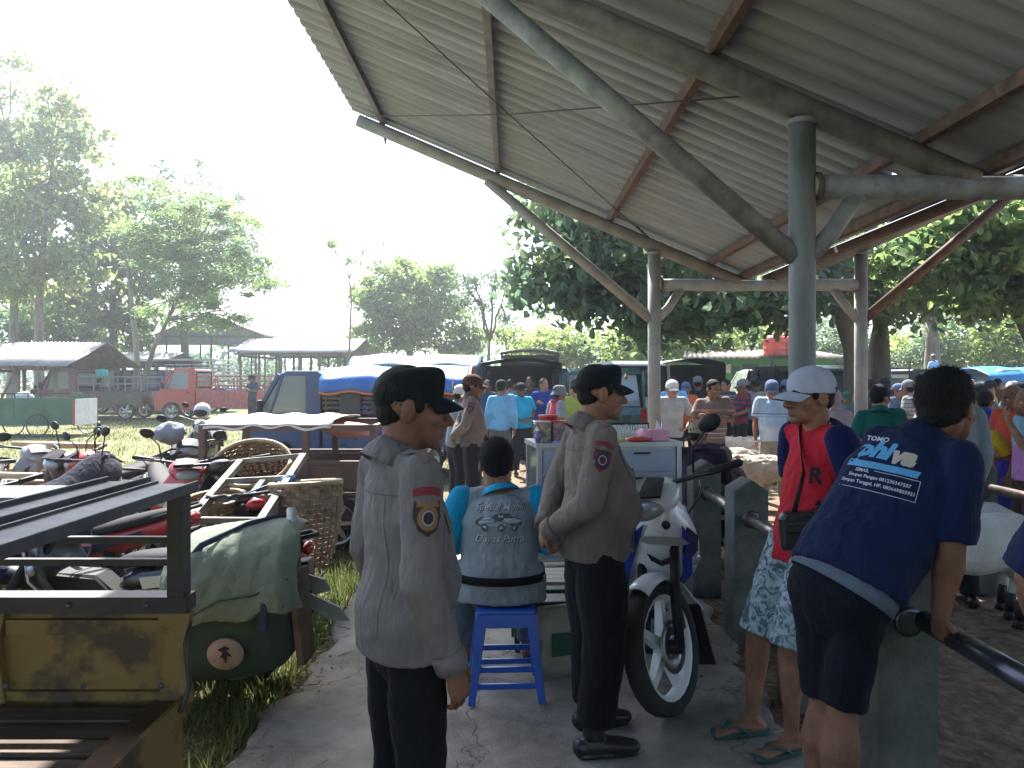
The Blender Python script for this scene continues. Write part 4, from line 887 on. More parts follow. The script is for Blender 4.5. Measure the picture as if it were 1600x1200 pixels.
    if slm:                                                   # sleeves of another cloth sit just over the shirt
        for q in 'LR':
            sh, el, wr = P['sh' + q], P['el' + q], P['wr' + q]; ga = .5 + .5 * girth
            m2 = MB(); e = el if sleeve == 'elbow' else sh.lerp(el, .78)
            o2 = sh.lerp(P['nec'], .03); m2.tube([o2, sh.lerp(e, .3), sh.lerp(e, .65), e], [.068 * s * ga, .075 * s * ga, .079 * s * ga, .077 * s * ga], 14); m2.ell(o2, (.067 * s * ga,) * 3, 12, 8); k_ = m2.build('sleeve', slm, sh_o, fixn=False); remesh(k_, max(.0075, vox), 3)
            if ruf: ruffle(k_, .09, ruf)
    if collar:
        m2 = MB(); cz = P['nec'] + spine_dir * .006 * s
        m2.lathe([(.098, -.042), (.084, -.012), (.069, .030), (.073, .033), (.092, -.002), (.104, -.040)], (0, 0, 0), 'z', 18); c_ = m2.build('collar', slm if (collar == 'trim' and slm) else (collar if not isinstance(collar, (bool, str)) else shirt), sh_o)
        sc = s * (.6 + .4 * girth); zax = (hc + Vector((0, 0, -.05)) - P['nec']).normalized(); q_ = zax.to_track_quat('Z', 'Y').to_matrix().to_4x4()
        if collar == 'trim': c_.data.transform(Matrix.Scale(.55, 4, (0, 0, 1)))
        c_.data.transform(Matrix.Translation(cz) @ q_ @ Matrix.Diagonal((sc, sc * .95, sc, 1)))
    # --- trousers
    m_ = MB(); lr = leg_r
    tr_o = None
    if legs in ('long', 'shorts'):
        m_.tube([P['pel'] + spine_dir * .02 * s, P['pel'] - spine_dir * .03 * s, (P['hiL'] + P['hiR']) / 2 - Vector((0, 0, .06 * s))], None, 16, squash=[(.132 * g, .088 * g), (.150 * g, .102 * g), (.13 * g, .09 * g)], side=hipx, dome=True)
        for q in 'LR':
            hi, kn, an = P['hi' + q], P['kn' + q], P['an' + q]; ga = .5 + .5 * girth
            if legs == 'long': m_.tube([hi + Vector((0, 0, .03)), hi.lerp(kn, .4), kn, kn.lerp(an, .5), an + (kn - an).normalized() * (.0 if shoe != 'boot' else .05) * s], [.080 * g, .086 * s * ga * lr, .072 * s * ga * lr, .068 * s * lr, .066 * s * lr], 14)
            else: m_.tube([hi + Vector((0, 0, .03)), hi.lerp(kn, .4), hi.lerp(kn, .8), hi.lerp(kn, short_len)], [.084 * g, .090 * s * ga * lr, .088 * s * ga * lr, .090 * s * ga * lr], 14)
        tr_o = m_.build('trousers' if legs == 'long' else 'shorts', trou, root, fixn=False)
    else:
        an = (P['anL'] + P['anR']) / 2; m_.tube([P['pel'] + spine_dir * .06 * s, P['pel'], (P['knL'] + P['knR']) / 2, an + Vector((0, 0, .06))], None, 18, squash=[(.15 * g, .105 * g), (.17 * g, .125 * g), (.175 * g, .13 * g), (.18 * g, .13 * g)], side=hipx); tr_o = m_.build('sarong', trou, root, fixn=False)
    remesh(tr_o, max(.009, vox * 1.1), 4)
    if ruf:
        ruffle(tr_o, .13, ruf * 1.6)
        if near: ruffle(tr_o, .05, ruf * .8)
    # --- feet
    for q, sg in (('L', -1), ('R', 1)):
        an = P['an' + q]; ft = Vector(P['ft' + q]).normalized(); sd_ = ft.cross(Vector((0, 0, 1))); z0 = an.z - .085 * s
        if shoe in ('boot', 'shoe'):
            m_ = MB(); gnd = Vector((an.x, an.y, z0)); hz = Vector((0, 0, 1))
            if shoe == 'boot': m_.tube([an + hz * .12 * s, an + hz * .05 * s, an], [.05 * s, .049 * s, .047 * s], 12)
            else: m_.tube([an + hz * .02 * s, an], [.043 * s, .044 * s], 12)
            m_.tube([gnd - ft * .055 * s + hz * .045 * s, gnd + ft * .03 * s + hz * .048 * s, gnd + ft * .12 * s + hz * .04 * s, gnd + ft * .175 * s + hz * .034 * s], None, 12, squash=[(.038 * s, .043 * s), (.042 * s, .046 * s), (.046 * s, .036 * s), (.04 * s, .028 * s)], side=sd_, dome=True)
            m_.tube([gnd - ft * .06 * s + hz * .012, gnd + ft * .06 * s + hz * .012, gnd + ft * .17 * s + hz * .012], None, 12, squash=[(.041 * s, .011), (.045 * s, .011), (.046 * s, .011)], side=sd_, dome=True)
            k_ = m_.build('boot' if shoe == 'boot' else 'shoe', shoem or bootm, root, fixn=False); remesh(k_, max(vox, .008), 2)
        elif shoe == 'sandal':
            m_ = MB(); c0 = Vector((an.x, an.y, z0 + .008)); pts = [c0 + ft * t * s + sd_ * u * s for t, u in ((-.075, -.022), (-.085, 0), (-.075, .022), (0, .032), (.08, .04), (.15, .045), (.185, .03), (.195, 0), (.185, -.03), (.15, -.042), (.08, -.036), (0, -.03))]
            n = len(pts); m_.add(pts + [p + Vector((0, 0, .016)) for p in pts], [tuple(reversed(range(n))), tuple(range(n, 2 * n))] + [(i, (i + 1) % n, (i + 1) % n + n, i + n) for i in range(n)]); sl_ = m_.build('sandal', shoem, root)
            m_ = MB(); tp = c0 + ft * .155 * s + Vector((0, 0, .02)) + sd_ * .012 * s * (-sg)
            for u in (1, -1): m_.tube([tp, c0 + ft * .11 * s + sd_ * u * .022 * s + Vector((0, 0, .048)), c0 + ft * .05 * s + sd_ * u * .043 * s + Vector((0, 0, .03)), c0 + ft * .03 * s + sd_ * u * .042 * s + Vector((0, 0, .01))], .0065, 6, dome=True)
            m_.build('strap', shoem, sl_)
    return root, dict(P=P, shirt=sh_o, trousers=tr_o, V=Vh, fwd=fwd, spine=spine_dir, shx=shx, s=s)
def flush_bakes():
    if not BAKE: return
    dg = bpy.context.evaluated_depsgraph_get()
    for o, h in BAKE:
        me = bpy.data.meshes.new_from_object(o.evaluated_get(dg)); hm = h.mesh('hands')
        bm = bmesh.new(); bm.from_mesh(me); bm.from_mesh(hm); bm.to_mesh(me); bm.free(); bpy.data.meshes.remove(hm)
        me.polygons.foreach_set('use_smooth', [True] * len(me.polygons)); o.modifiers.clear(); o.data = me
    BAKE.clear()
def decal(name, me, mats, origin, ux, uy, target, parent, off=.003, push=.24):
    """flat print lying on a garment: the print's plane is (ux, uy), projected along its normal onto the target"""
    if isinstance(me, MB): me = me.mesh(name)
    ux = Vector(ux).normalized(); uy = Vector(uy); uy = (uy - ux * uy.dot(ux)).normalized(); nz = ux.cross(uy)
    o = link(name, me, mats, parent); o.matrix_local = Matrix.Translation(Vector(origin) + nz * push) @ Matrix((ux, uy, nz)).transposed().to_4x4()
    m = o.modifiers.new('lay', 'SHRINKWRAP'); m.target = target; m.wrap_method = 'PROJECT'; m.use_project_z = True; m.use_positive_direction = False; m.use_negative_direction = True; m.offset = off; m.project_limit = push * 1.6; m.cull_face = 'OFF'
    return o
def disc(mb, c, rx, ry, n=20, inner=0.0, mi=0, z=0.0):
    mb.mi = mi
    if inner:
        vs = [(c[0] + rx * k * math.cos(2 * PI * i / n), c[1] + ry * k * math.sin(2 * PI * i / n), z) for k in (1, inner) for i in range(n)]; mb.add(vs, [(i, (i + 1) % n, n + (i + 1) % n, n + i) for i in range(n)])
    else: mb.add([(c[0] + rx * math.cos(2 * PI * i / n), c[1] + ry * math.sin(2 * PI * i / n), z) for i in range(n)] + [(c[0], c[1], z)], [(i, (i + 1) % n, n) for i in range(n)])
def grid_rect(mb, x0, x1, y0, y1, nx=6, ny=2, shear=0.0, arc=0.0, mi=0):
    mb.mi = mi; vs = []
    for r_ in range(ny + 1):
        for c in range(nx + 1):
            u, v = c / nx, r_ / ny; x = x0 + (x1 - x0) * u; y = y0 + (y1 - y0) * v; vs.append((x + shear * y, y + arc * (1 - (2 * u - 1) ** 2), 0))
    k = nx + 1; mb.add(vs, [(r_ * k + c, r_ * k + c + 1, (r_ + 1) * k + c + 1, (r_ + 1) * k + c) for r_ in range(ny) for c in range(nx)])
POL = cloth('police_shirt', (.155, .125, .108), .85, .55)
POL_B = cloth('police_shirt_grey', (.150, .134, .128), .85, .6)
BLK = cloth('black_trousers', (.010, .010, .012), .9, .4)
CAPB = cloth('cap_black', (.012, .014, .016), .9, .2)
red_p = mat('patch_red', (.17, .012, .02), .8); navy_p = mat('patch_navy', (.02, .018, .05), .8); gold_p = mat('patch_gold', (.20, .10, .035), .7); white_p = mat('patch_white', (.27, .27, .30), .7); dark_p = mat('patch_dark', (.025, .018, .02), .8)
beltm = mat('belt_leather', (.012, .011, .011), .4)
def sleeve_patch(inf, side, kind, gold=True):
    P = inf['P']; s = inf['s']; q = side; sg = 1 if side == 'R' else -1
    sh, el = P['sh' + q], P['el' + q]; ax = (sh - el).normalized(); out = Vector((sg, -.12, 0)); out = (out - ax * out.dot(ax)).normalized()
    ux = ax.cross(out); c = sh.lerp(el, .36)
    mb = MB(); grid_rect(mb, -.040, .040, .044, .066, 8, 2, arc=.006)
    decal('unit_strip', mb, [red_p], c, ux, ax, inf['shirt'], inf['shirt'], .003, .12)
    mb = MB(); shp = [(-.038, .034), (.038, .034), (.040, -.01), (.026, -.045), (0, -.062), (-.026, -.045), (-.040, -.01)]
    n = len(shp); mb.mi = 0; mb.add([(x, y, 0) for x, y in shp] + [(x * .5, y * .5, 0) for x, y in shp] + [(0, -.005, 0)], [(i, (i + 1) % n, n + (i + 1) % n, n + i) for i in range(n)] + [(n + i, n + (i + 1) % n, 2 * n) for i in range(n)])
    sd_ = decal('sleeve_patch', mb, [dark_p if gold else red_p], c, ux, ax, inf['shirt'], inf['shirt'], .003, .12)
    mb = MB(); grid_rect(mb, -.032, .032, .018, .030, 8, 1, mi=0)
    disc(mb, (0, -.012), .030, .034, 24, .66, 1); disc(mb, (0, -.012), .019, .0215, 20, .78, 2)
    mb.mi = 3; st = [(math.cos(PI / 2 + PI * k / 5) * (.0135 if k % 2 == 0 else .006), -.012 + math.sin(PI / 2 + PI * k / 5) * (.0155 if k % 2 == 0 else .007), .0) for k in range(10)]; mb.add(st + [(0, -.012, 0)], [(k, (k + 1) % 10, 10) for k in range(10)])
    e = decal('emblem', mb, [gold_p if gold else dark_p, gold_p if gold else navy_p, white_p, navy_p if not gold else dark_p], c, ux, ax, inf['shirt'], inf['shirt'], .0055, .12)
def police_extras(inf, root, shoulder=True):
    P = inf['P']; s = inf['s']
    for q, sg in (('L', -1), ('R', 1)):
        a = P['sh' + q].lerp(P['nec'], .28) + Vector((0, -.005, .045)); b = P['sh' + q] + Vector((sg * .02, 0, .045)); ux = (b - a).normalized()
        mb = MB(); grid_rect(mb, -.055, .055, -.022, .022, 6, 2); mb.mi = 1; grid_rect(mb, .01, .04, -.014, .014, 2, 1, mi=1)
        decal('epaulette', mb, [POL, gold_p], a.lerp(b, .5), ux if sg > 0 else -ux, (0, 1, 0), inf['shirt'], inf['shirt'], .006, .12)
    for sg in (-1, 1):
        c = P['che'] + inf['fwd'] * .1 * s + inf['shx'] * sg * .085 * s + Vector((0, 0, .01)); mb = MB(); grid_rect(mb, -.05, .05, -.07, .045, 4, 4); mb.mi = 1
        decal('chest_pocket', mb, [POL], c, -inf['shx'], (0, 0, 1), inf['shirt'], inf['shirt'], .005)
        mb = MB(); grid_rect(mb, -.035, .035, .052, .066, 4, 1)
        decal('name_strip', mb, [red_p if sg < 0 else dark_p], c, -inf['shx'], (0, 0, 1), inf['shirt'], inf['shirt'], .006)
def yoke(inf):
    P = inf['P']; s = inf['s']; seam = mat('seam_dark', (.085, .075, .072), .9); c = P['che'].lerp(P['nec'], .42)
    for x0, x1, y0, y1, nx, ny in ((-.155, .155, -.0015, .0015, 16, 1), (-.095, -.092, -.40, 0, 1, 14), (.092, .095, -.40, 0, 1, 14)):
        mb = MB(); grid_rect(mb, x0, x1, y0, y1, nx, ny); decal('seam', mb, [seam], c, inf['shx'], inf['spine'], inf['shirt'], inf['shirt'], .0015, .26)
def cuff_bands(inf, m):
    for q in 'LR':
        el, wr = inf['P']['el' + q], inf['P']['wr' + q]; d = (wr - el).normalized()
        o = MB().tube([wr - d * .065, wr - d * .04, wr - d * .005], [.050 * inf['s'], .0485 * inf['s'], .047 * inf['s']], 16).build('cuff', m, inf['shirt']); solid(o, .004, 0)
# officer in the foreground, back three-quarter view
root, A = person('police officer in black cap and grey shirt standing nearest the viewer, arm hanging', (-.325, 2.28, 0), R(-60), dict(elR=(.205, -.03, 1.07), wrR=(.185, .075, .81), hdR=(-.05, .35, -1), pnR=(-.9, -.3, 0), hed=(.0, .03, 1.522)),
     scale_head=1.06, leg_r=1.0, hips=1.14, H=1.675, girth=1.0, belly=.6, shirt=POL_B, sleeve='long', hem=.825, trou=BLK, skin=1, hair='crop', hat='patrol', hatm=CAPB, vox=.0065, curl=.55, head_yaw=R(-18), head_pitch=R(-3), loose=1.0, ruf=.008)
sleeve_patch(A, 'R', 0, True); police_extras(A, root); cuff_bands(A, POL_B); yoke(A)
# officer beside the motorcycle, hands clasped behind
root, Bp = person('police officer in brown shirt with hands clasped behind his back beside the white motorcycle', (.365, 3.45, 0), R(-78), dict(hed=(0, .035, 1.528), anL=(-.13, .03, .085), anR=(.13, -.04, .085), ftR=(.05, 1, 0), ftL=(-.1, 1, 0)),
     arms='behind', H=1.695, girth=1.12, belly=.9, shirt=POL, sleeve='long', hem=.82, trou=BLK, skin=0, hair='crop', hat='patrol', hatm=CAPB, vox=.0065, curl=.75, head_yaw=R(2), leg_r=1.28, scale_head=1.06, ruf=.008)
sleeve_patch(Bp, 'R', 1, False); police_extras(Bp, root); cuff_bands(Bp, POL); yoke(Bp)
# seated man
GREY = cloth('grey_tshirt', (.22, .25, .265), .9, .5); CYAN = cloth('cyan_sleeve', (.01, .24, .42), .85, .4); JEAN = cloth('grey_jeans', (.085, .105, .13), .9, .5)
sit = dict(pel=(0, 0, .53), wai=(0, -.015, .67), che=(0, .02, .86), nec=(0, .045, 1.00), hed=(-.02, .09, 1.135), shL=(-.20, .03, .965), shR=(.20, .03, .965), elL=(-.285, .02, .71), wrL=(-.20, .26, .68), hdL=(.5, 1, -.1), pnL=(0, 0, -1),
           elR=(.285, .03, .71), wrR=(.20, .27, .68), hdR=(-.5, 1, -.1), pnR=(0, 0, -1), hiL=(-.10, .02, .52), knL=(-.20, .43, .50), anL=(-.19, .42, .085), hiR=(.10, .02, .52), knR=(.19, .43, .50), anR=(.17, .46, .085), ftL=(-.1, 1, 0), ftR=(.1, 1, 0))
root, C = person('man in grey and cyan printed shirt sitting on the blue stool, seen from behind', (-.065, 4.06, 0), R(2), sit, H=1.70, girth=1.24, shirt=GREY, sleeve='elbow', slm=CYAN, trou=JEAN, hair='thick', skin=0, vox=.0075, shoe='sandal', shoem=mat('green_rubber', (.01, .045, .03), .6), hem_z=-.07, head_yaw=R(8), head_pitch=R(-6), collar='trim', ruf=.010, loose=1.08, hips=1.08)
def shirt_print():
    Pc = C['P']; c = Vector((0, Pc['che'].y, Pc['che'].z + .01)); ux = (1, 0, 0); uy = (0, -.05, 1)
    dk = mat('print_dark', (.06, .075, .085), .9); lt = mat('print_light', (.38, .42, .43), .9)
    for txt, dy, sz in (('Spesial Mobil', .082, .048), ('Dayas Putra', -.072, .052)):
        for k, (m_, dx) in enumerate(((dk, .003), (lt, 0))):
            me = text_mesh(txt, sz, .35, .0004 if k else .001); decal('lettering', me, [m_], c + Vector((dx - .005, 0, dy - dx)), ux, uy, C['shirt'], C['shirt'], .0030 + .0012 * k)
    mb = MB()
    def poly(pts, mi): mb.mi = mi; n = len(pts); cx = sum(p[0] for p in pts) / n; cy = sum(p[1] for p in pts) / n; mb.add([(x, y, 0) for x, y in pts] + [(cx, cy, 0)], [(i, (i + 1) % n, n) for i in range(n)])
    poly([(-.115, .012), (-.085, .03), (-.03, .034), (.0, .05), (.055, .048), (.075, .03), (.118, .018), (.122, -.008), (.10, -.018), (-.09, -.018), (-.118, -.006)], 0)
    decal('truck_print', mb, [dk, lt], c + Vector((-.01, 0, .005)), ux, uy, C['shirt'], C['shirt'], .003)
    mb = MB()
    poly([(.028, .026), (.075, .024), (.118, .014), (.115, .002), (.06, .0), (.035, .006)], 0); poly([(-.10, .008), (-.03, .012), (-.03, .004), (-.1, .0)], 0); poly([(-.075, .026), (-.04, .028), (-.04, .022), (-.075, .02)], 0); poly([(.003, .044), (.02, .044), (.026, .03), (.0, .03)], 0); poly([(-.05, -.006), (.04, -.004), (.04, -.01), (-.05, -.012)], 0)
    for x in (-.07, .015, .085): disc(mb, (x, -.022), .018, .02, 16, 0, 1)
    for x in (-.07, .015, .085): disc(mb, (x, -.022), .010, .011, 12, 0, 0)
    decal('truck_print', mb, [lt, dk], c + Vector((-.01, 0, .005)), ux, uy, C['shirt'], C['shirt'], .0044)
    b = MB().tube([Pc['pel'] + Vector((0, 0, .035)), Pc['pel'] + Vector((0, 0, .075))], None, 28, caps=False, squash=[(.232, .172), (.228, .169)], side=(1, 0, 0)); o = b.build('waist_bag_strap', BLK, C['shirt']); solid(o, .012, 1)
shirt_print()
# man in red leaning on the rail
REDT = cloth('red_tshirt', (.42, .018, .03), .85, .4); NAVS = cloth('navy_sleeve', (.008, .012, .055), .85, .3)
def pattern_camo():
    m = cloth('patterned_shorts', (.33, .40, .44), .9, .4); n = m.node_tree.nodes; L = m.node_tree.links; b = n['Principled BSDF']
    tc = n.new('ShaderNodeTexCoord'); v = n.new('ShaderNodeTexNoise'); v.inputs['Scale'].default_value = 16; v.inputs['Detail'].default_value = 2; v.inputs['Distortion'].default_value = 2.6; L.new(tc.outputs['Object'], v.inputs['Vector'])
    r = n.new('ShaderNodeValToRGB'); r.color_ramp.interpolation = 'CONSTANT'; e = r.color_ramp.elements; e[0].color = (.09, .13, .16, 1); e[1].position = .56; e[1].color = (.38, .46, .50, 1)
    k = e.new(.43); k.color = (.22, .28, .31, 1); k = e.new(.50); k.color = (.30, .37, .40, 1); L.new(v.outputs['Fac'], r.inputs[0]); L.new(r.outputs[0], b.inputs['Base Color']); return m
lean = dict(pel=(0, -.20, .88), wai=(0, -.235, 1.02), che=(0, -.27, 1.21), nec=(0, -.285, 1.375), hed=(0, -.235, 1.515), shL=(-.165, -.27, 1.34), shR=(.165, -.27, 1.34), elL=(-.235, -.33, 1.09), wrL=(-.18, -.36, .86), hdL=(.1, -.3, -1), pnL=(0, -1, 0),
            elR=(.235, -.34, 1.09), wrR=(.19, -.35, .86), hdR=(0, -.2, -1), pnR=(0, -1, 0), hiL=(-.085, -.19, .86), hiR=(.085, -.19, .86), knL=(-.095, -.07, .46), knR=(.095, -.04, .46), anL=(-.10, -.07, .085), anR=(.10, -.01, .085), ftL=(-.1, 1, 0), ftR=(.15, 1, 0))
root, D = person('slim man in red shirt and light grey cap leaning back on the pipe rail', (1.12, 3.42, 0), R(106), lean, H=1.69, girth=1.0, shirt=REDT, sleeve='short', slm=NAVS, hem=.80, legs='shorts', trou=pattern_camo(), skin=0, hair='short', hat='ball', hatm=cloth('grey_cap', (.36, .38, .44), .9, .15), vox=.0065,
     shoe='sandal', shoem=mat('teal_rubber', (.02, .09, .085), .6), head_yaw=R(-6), collar='trim', leg_r=1.05)
def red_prints():
    P = D['P']; bm_ = mat('print_black', (.012, .01, .015), .9); ux = -Vector((1, 0, 0)); c = P['che'].lerp(P['wai'], .3)
    for txt, dx, dz, sz in (('R', .02, .03, .10), ('A', .03, -.10, .07), ('U', .035, -.23, .06)):
        decal('lettering', text_mesh(txt, sz, .1, .003), [bm_], c + Vector((-dx * 2.2, 0, dz)), ux + Vector((0, -.8, 0)), (0, 0, 1), D['shirt'], D['shirt'], .003, .16)
red_prints()
def sling_bag():
    t = thing('sling_bag', 'black leather sling bag worn across the waist of the man in red', 'bag'); m = mat('black_leather', (.013, .012, .013), .36, bump=.25, bscale=60, spec=.55); P = D['P']
    Mx = Matrix.Translation(root.location) @ Matrix.Rotation(R(106), 4, 'Z')
    o = MB().prism([(-.145, -.085), (.145, -.075), (.15, .06), (.13, .085), (-.13, .085), (-.15, .06)], -.038, .038, 'xz', bev=.012).build('pouch', m, t); bevel(o, .008)
    f = MB().bb(-.13, .13, .037, .05, .0, .07).build('front_pocket', m, t); bevel(f, .01)
    MB().beam((-.12, .053, .042), (.12, .053, .042), .006, .007).build('zip', mat('zip_metal', (.2, .2, .2), .3, metal=.9), f)
    t.matrix_world = Mx @ Matrix.Translation(Vector((-.20, -.12, .985))) @ Matrix.Rotation(R(62), 4, 'Z') @ Matrix.Rotation(R(4), 4, 'Y')
    inv = t.matrix_world.inverted(); w_ = [Mx @ Vector(v) for v in ((-.17, -.03, 1.05), (-.10, -.135, 1.22), (0, -.185, 1.36), (.085, -.25, 1.425), (.09, -.34, 1.40), (-.02, -.40, 1.22), (-.19, -.33, 1.04), (-.235, -.2, .99))]
    o = MB().tube([inv @ v for v in w_], None, 8, squash=[(.016, .003)] * 8, side=[inv.to_3x3() @ v for v in [Vector((0, .3, 1))] * 8]).build('strap', m, t)
sling_bag()
# heavy man in navy bent over the post
NAVY = cloth('navy_polo', (.008, .014, .045), .85, .45); NAV2 = cloth('navy_shorts', (.008, .009, .014), .9, .4)
bend = dict(pel=(.02, .02, .93), wai=(.10, .05, 1.06), che=(.235, .09, 1.25), nec=(.345, .085, 1.40), hed=(.395, .07, 1.505), shL=(.225, .20, 1.375), shR=(.372, -.055, 1.345), elL=(.36, .37, 1.16), wrL=(.42, .40, 1.02), hdL=(.5, .3, -.6), pnL=(0, 0, -1),
            elR=(.325, -.075, 1.07), wrR=(.312, -.035, .835), hdR=(.12, .25, -.8), pnR=(.9, .2, .1), hiL=(-.045, .09, .89), hiR=(.055, -.02, .89), knL=(-.02, .09, .48), knR=(.0, .0, .48), anL=(-.05, .10, .085), anR=(-.03, -.03, .085), ftL=(.5, 1, 0), ftR=(.8, .8, 0))
root, E = person('heavy man in navy printed polo bent sideways over the dark fence post', (1.115, 2.60, 0), 0, bend, H=1.68, girth=1.22, belly=.6, arm_r=1.18, shirt=NAVY, sleeve='elbow', hem=.90, legs='shorts', short_len=.90, leg_r=.8, trou=NAV2, skin=1, hair='thick', vox=.0065, shoe='sandal', shoem=mat('black_rubber', (.02, .02, .02), .6),
     head_yaw=R(-55), head_pitch=R(-4), curl=1.0, scale_head=1.06, ruf=.010, hips=1.0)
def phiva():
    P = E['P']; lb = mat('print_sky', (.07, .26, .46), .8); cr = mat('print_cream', (.36, .32, .27), .8); wt = mat('print_white', (.42, .45, .5), .8)
    c = P['che'].lerp(P['nec'], .10) ; back = -E['fwd']; back = back if back.y < 0 else -back
    sp = E['spine']; ux = Vector((1, -.62, -.26)).normalized(); uy = Vector((.28, .1, 1)); nz = ux.cross(uy)
    c = c + Vector((-.085, -.05, .06)); U = ux; Vv = (uy - ux * uy.dot(ux)).normalized()
    def put(name, me, m_, du, dv, off=.003): decal(name, me, [m_], c + U * du + Vv * dv, U, uy, E['shirt'], E['shirt'], off, .25)
    put('lettering', text_mesh('TOMO', .026, .1, .0008), wt, -.045, .085)
    put('lettering', text_mesh('phi', .088, .35, .005), lb, -.044, .042); put('lettering', text_mesh('va', .088, .35, .005), cr, .050, .034)
    mb = MB(); grid_rect(mb, -.115, .115, -.012, .012, 14, 1, shear=.35); put('underline', mb, lb, 0, -.018)
    put('lettering', text_mesh('ISMAIL', .016, .1, .0004), wt, -.06, -.042)
    put('lettering', text_mesh('Simpan Pangan 081230347507', .0165, 0, .0004), wt, .0, -.062); put('lettering', text_mesh('Simpan Tunggal, HP. 085649803921', .0165, 0, .0004), wt, .0, -.085)
    mb = MB()
    for x0, x1, y0, y1 in ((-.02, .125, .0345, .0365), (-.125, .125, -.0365, -.0345), (.123, .125, -.0345, .0345)): grid_rect(mb, x0, x1, y0, y1, 12 if x1 - x0 > .05 else 1, 1 if x1 - x0 > .05 else 8)
    put('frame_line', mb, wt, 0, -.073)
    o = MB().tube([P['pel'] - E['spine'] * .035, P['pel'] + E['spine'] * .03], None, 26, caps=False, squash=[(.187, .138), (.184, .136)], side=(P['hiR'] - P['hiL']).normalized()).build('waistband', cloth('grey_band', (.09, .11, .14), .9, .2), E['trousers']); solid(o, .006, 0)
phiva()
# man at the very right edge, only his sleeve and forearm are in the picture
root, Fp = person('man in dark navy shirt mostly cut off by the right edge, forearm showing', (1.285, 1.50, 0), R(-8), dict(elL=(-.225, .03, 1.21), wrL=(-.13, .16, 1.03), elR=(.24, .0, 1.1)), H=1.68, girth=1.05, shirt=NAVY, sleeve='elbow', trou=BLK, skin=1, hair='short', vox=.008, shoe='sandal', shoem=mat('black_rubber', (.02, .02, .02), .6))
flush_bakes()
# ---------------------------------------------------------------- vehicles
rubber = mat('tyre_rubber', (.018, .018, .018), .85, var=.3, vscale=10, bump=.1)
chrome = mat('chrome', (.55, .55, .56), .2, metal=.95)
alloy = mat('alloy_wheel', (.42, .42, .43), .35, metal=.6)
blackp = mat('black_plastic', (.014, .014, .016), .55, spec=.25, bump=.05, bscale=80)
frame_m = mat('frame_steel', (.03, .03, .033), .5, metal=.3)
lampg = mat('lamp_glass', (.26, .28, .30), .08, spec=.8, coat=.6); redl = mat('tail_lens', (.35, .01, .01), .15, coat=.5); ambl = mat('amber_lens', (.55, .18, .01), .15, coat=.5)
winm = mat('car_glass', (.03, .042, .05), .04, alpha=.62, spec=.9)
winl = mat('car_glass_sky_tint', (.24, .27, .27), .04, alpha=.78, spec=1.0)  # pale base colour stands in for the reflected sky
seatm = mat('seat_vinyl', (.012, .012, .014), .7, spec=.18, bump=.08, bscale=70)
PAINT = {}
def paint(name, c, rough=.3): return mat('paint_' + name, c, rough, var=.06, vscale=3, coat=.5, spec=.5)
def wheel(parent, c, r, wd, rimm, spokes=5, tyre_r=None, axis='x', n=24):
    """road wheel: tyre > rim with spokes; axis x = axle along local X"""
    tr = tyre_r or r * .22; ri = r - tr; h = wd / 2
    prof = [(ri, -h * .8), (ri + tr * .35, -h), (r - tr * .25, -h * .95), (r - tr * .02, -h * .55), (r, 0), (r - tr * .02, h * .55), (r - tr * .25, h * .95), (ri + tr * .35, h), (ri, h * .8)]
    ty = MB().lathe(prof, c, axis, n, closed=True).build('tyre', rubber, parent)
    mb = MB(); mb.lathe([(ri * 1.01, -h * .75), (ri * .93, -h * .7), (ri * .9, -h * .2), (ri * .9, h * .2), (ri * .93, h * .7), (ri * 1.01, h * .75)], c, axis, n)
    mb.lathe([(0, -h * .5), (ri * .22, -h * .5), (ri * .22, h * .5), (0, h * .5)], c, axis, 12)
    C_ = Vector(c)
    for k in range(spokes):
        a = 2 * PI * k / spokes; dv = Vector((0, math.cos(a), math.sin(a))) if axis == 'x' else Vector((math.cos(a), 0, math.sin(a))); ax = Vector((1, 0, 0)) if axis == 'x' else Vector((0, 1, 0))
        tv = dv.cross(ax); mb.add([C_ + dv * ri * f + tv * w_ * q + ax * z for f, w_, z_ in ((.18, ri * .10, h * .55), (.94, ri * .07, h * .35)) for q in (-1, 1) for z in (-z_, z_)], [(0, 1, 3, 2), (4, 6, 7, 5), (0, 4, 5, 1), (2, 3, 7, 6), (0, 2, 6, 4), (1, 5, 7, 3)])
    mb.build('rim', rimm, ty); return ty
def wire_wheel(parent, c, r, axis='x', m=chrome, name='wheel'):
    ty = MB().lathe([(r - .03, -.018), (r - .012, -.022), (r, 0), (r - .012, .022), (r - .03, .018)], c, axis, 24, closed=True).build(name, rubber, parent)
    mb = MB(); mb.lathe([(r - .03, -.015), (r - .04, 0), (r - .03, .015)], c, axis, 24); mb.lathe([(.0, -.04), (.025, -.04), (.025, .04), (0, .04)], c, axis, 10); C_ = Vector(c)
    for k in range(14):
        a = 2 * PI * k / 14; dv = Vector((0, math.cos(a), math.sin(a))) if axis == 'x' else Vector((math.cos(a), 0, math.sin(a))); mb.tube([C_ + dv * .02, C_ + dv * (r - .032)], .004, 4)
    mb.build('rim', m, ty); return ty
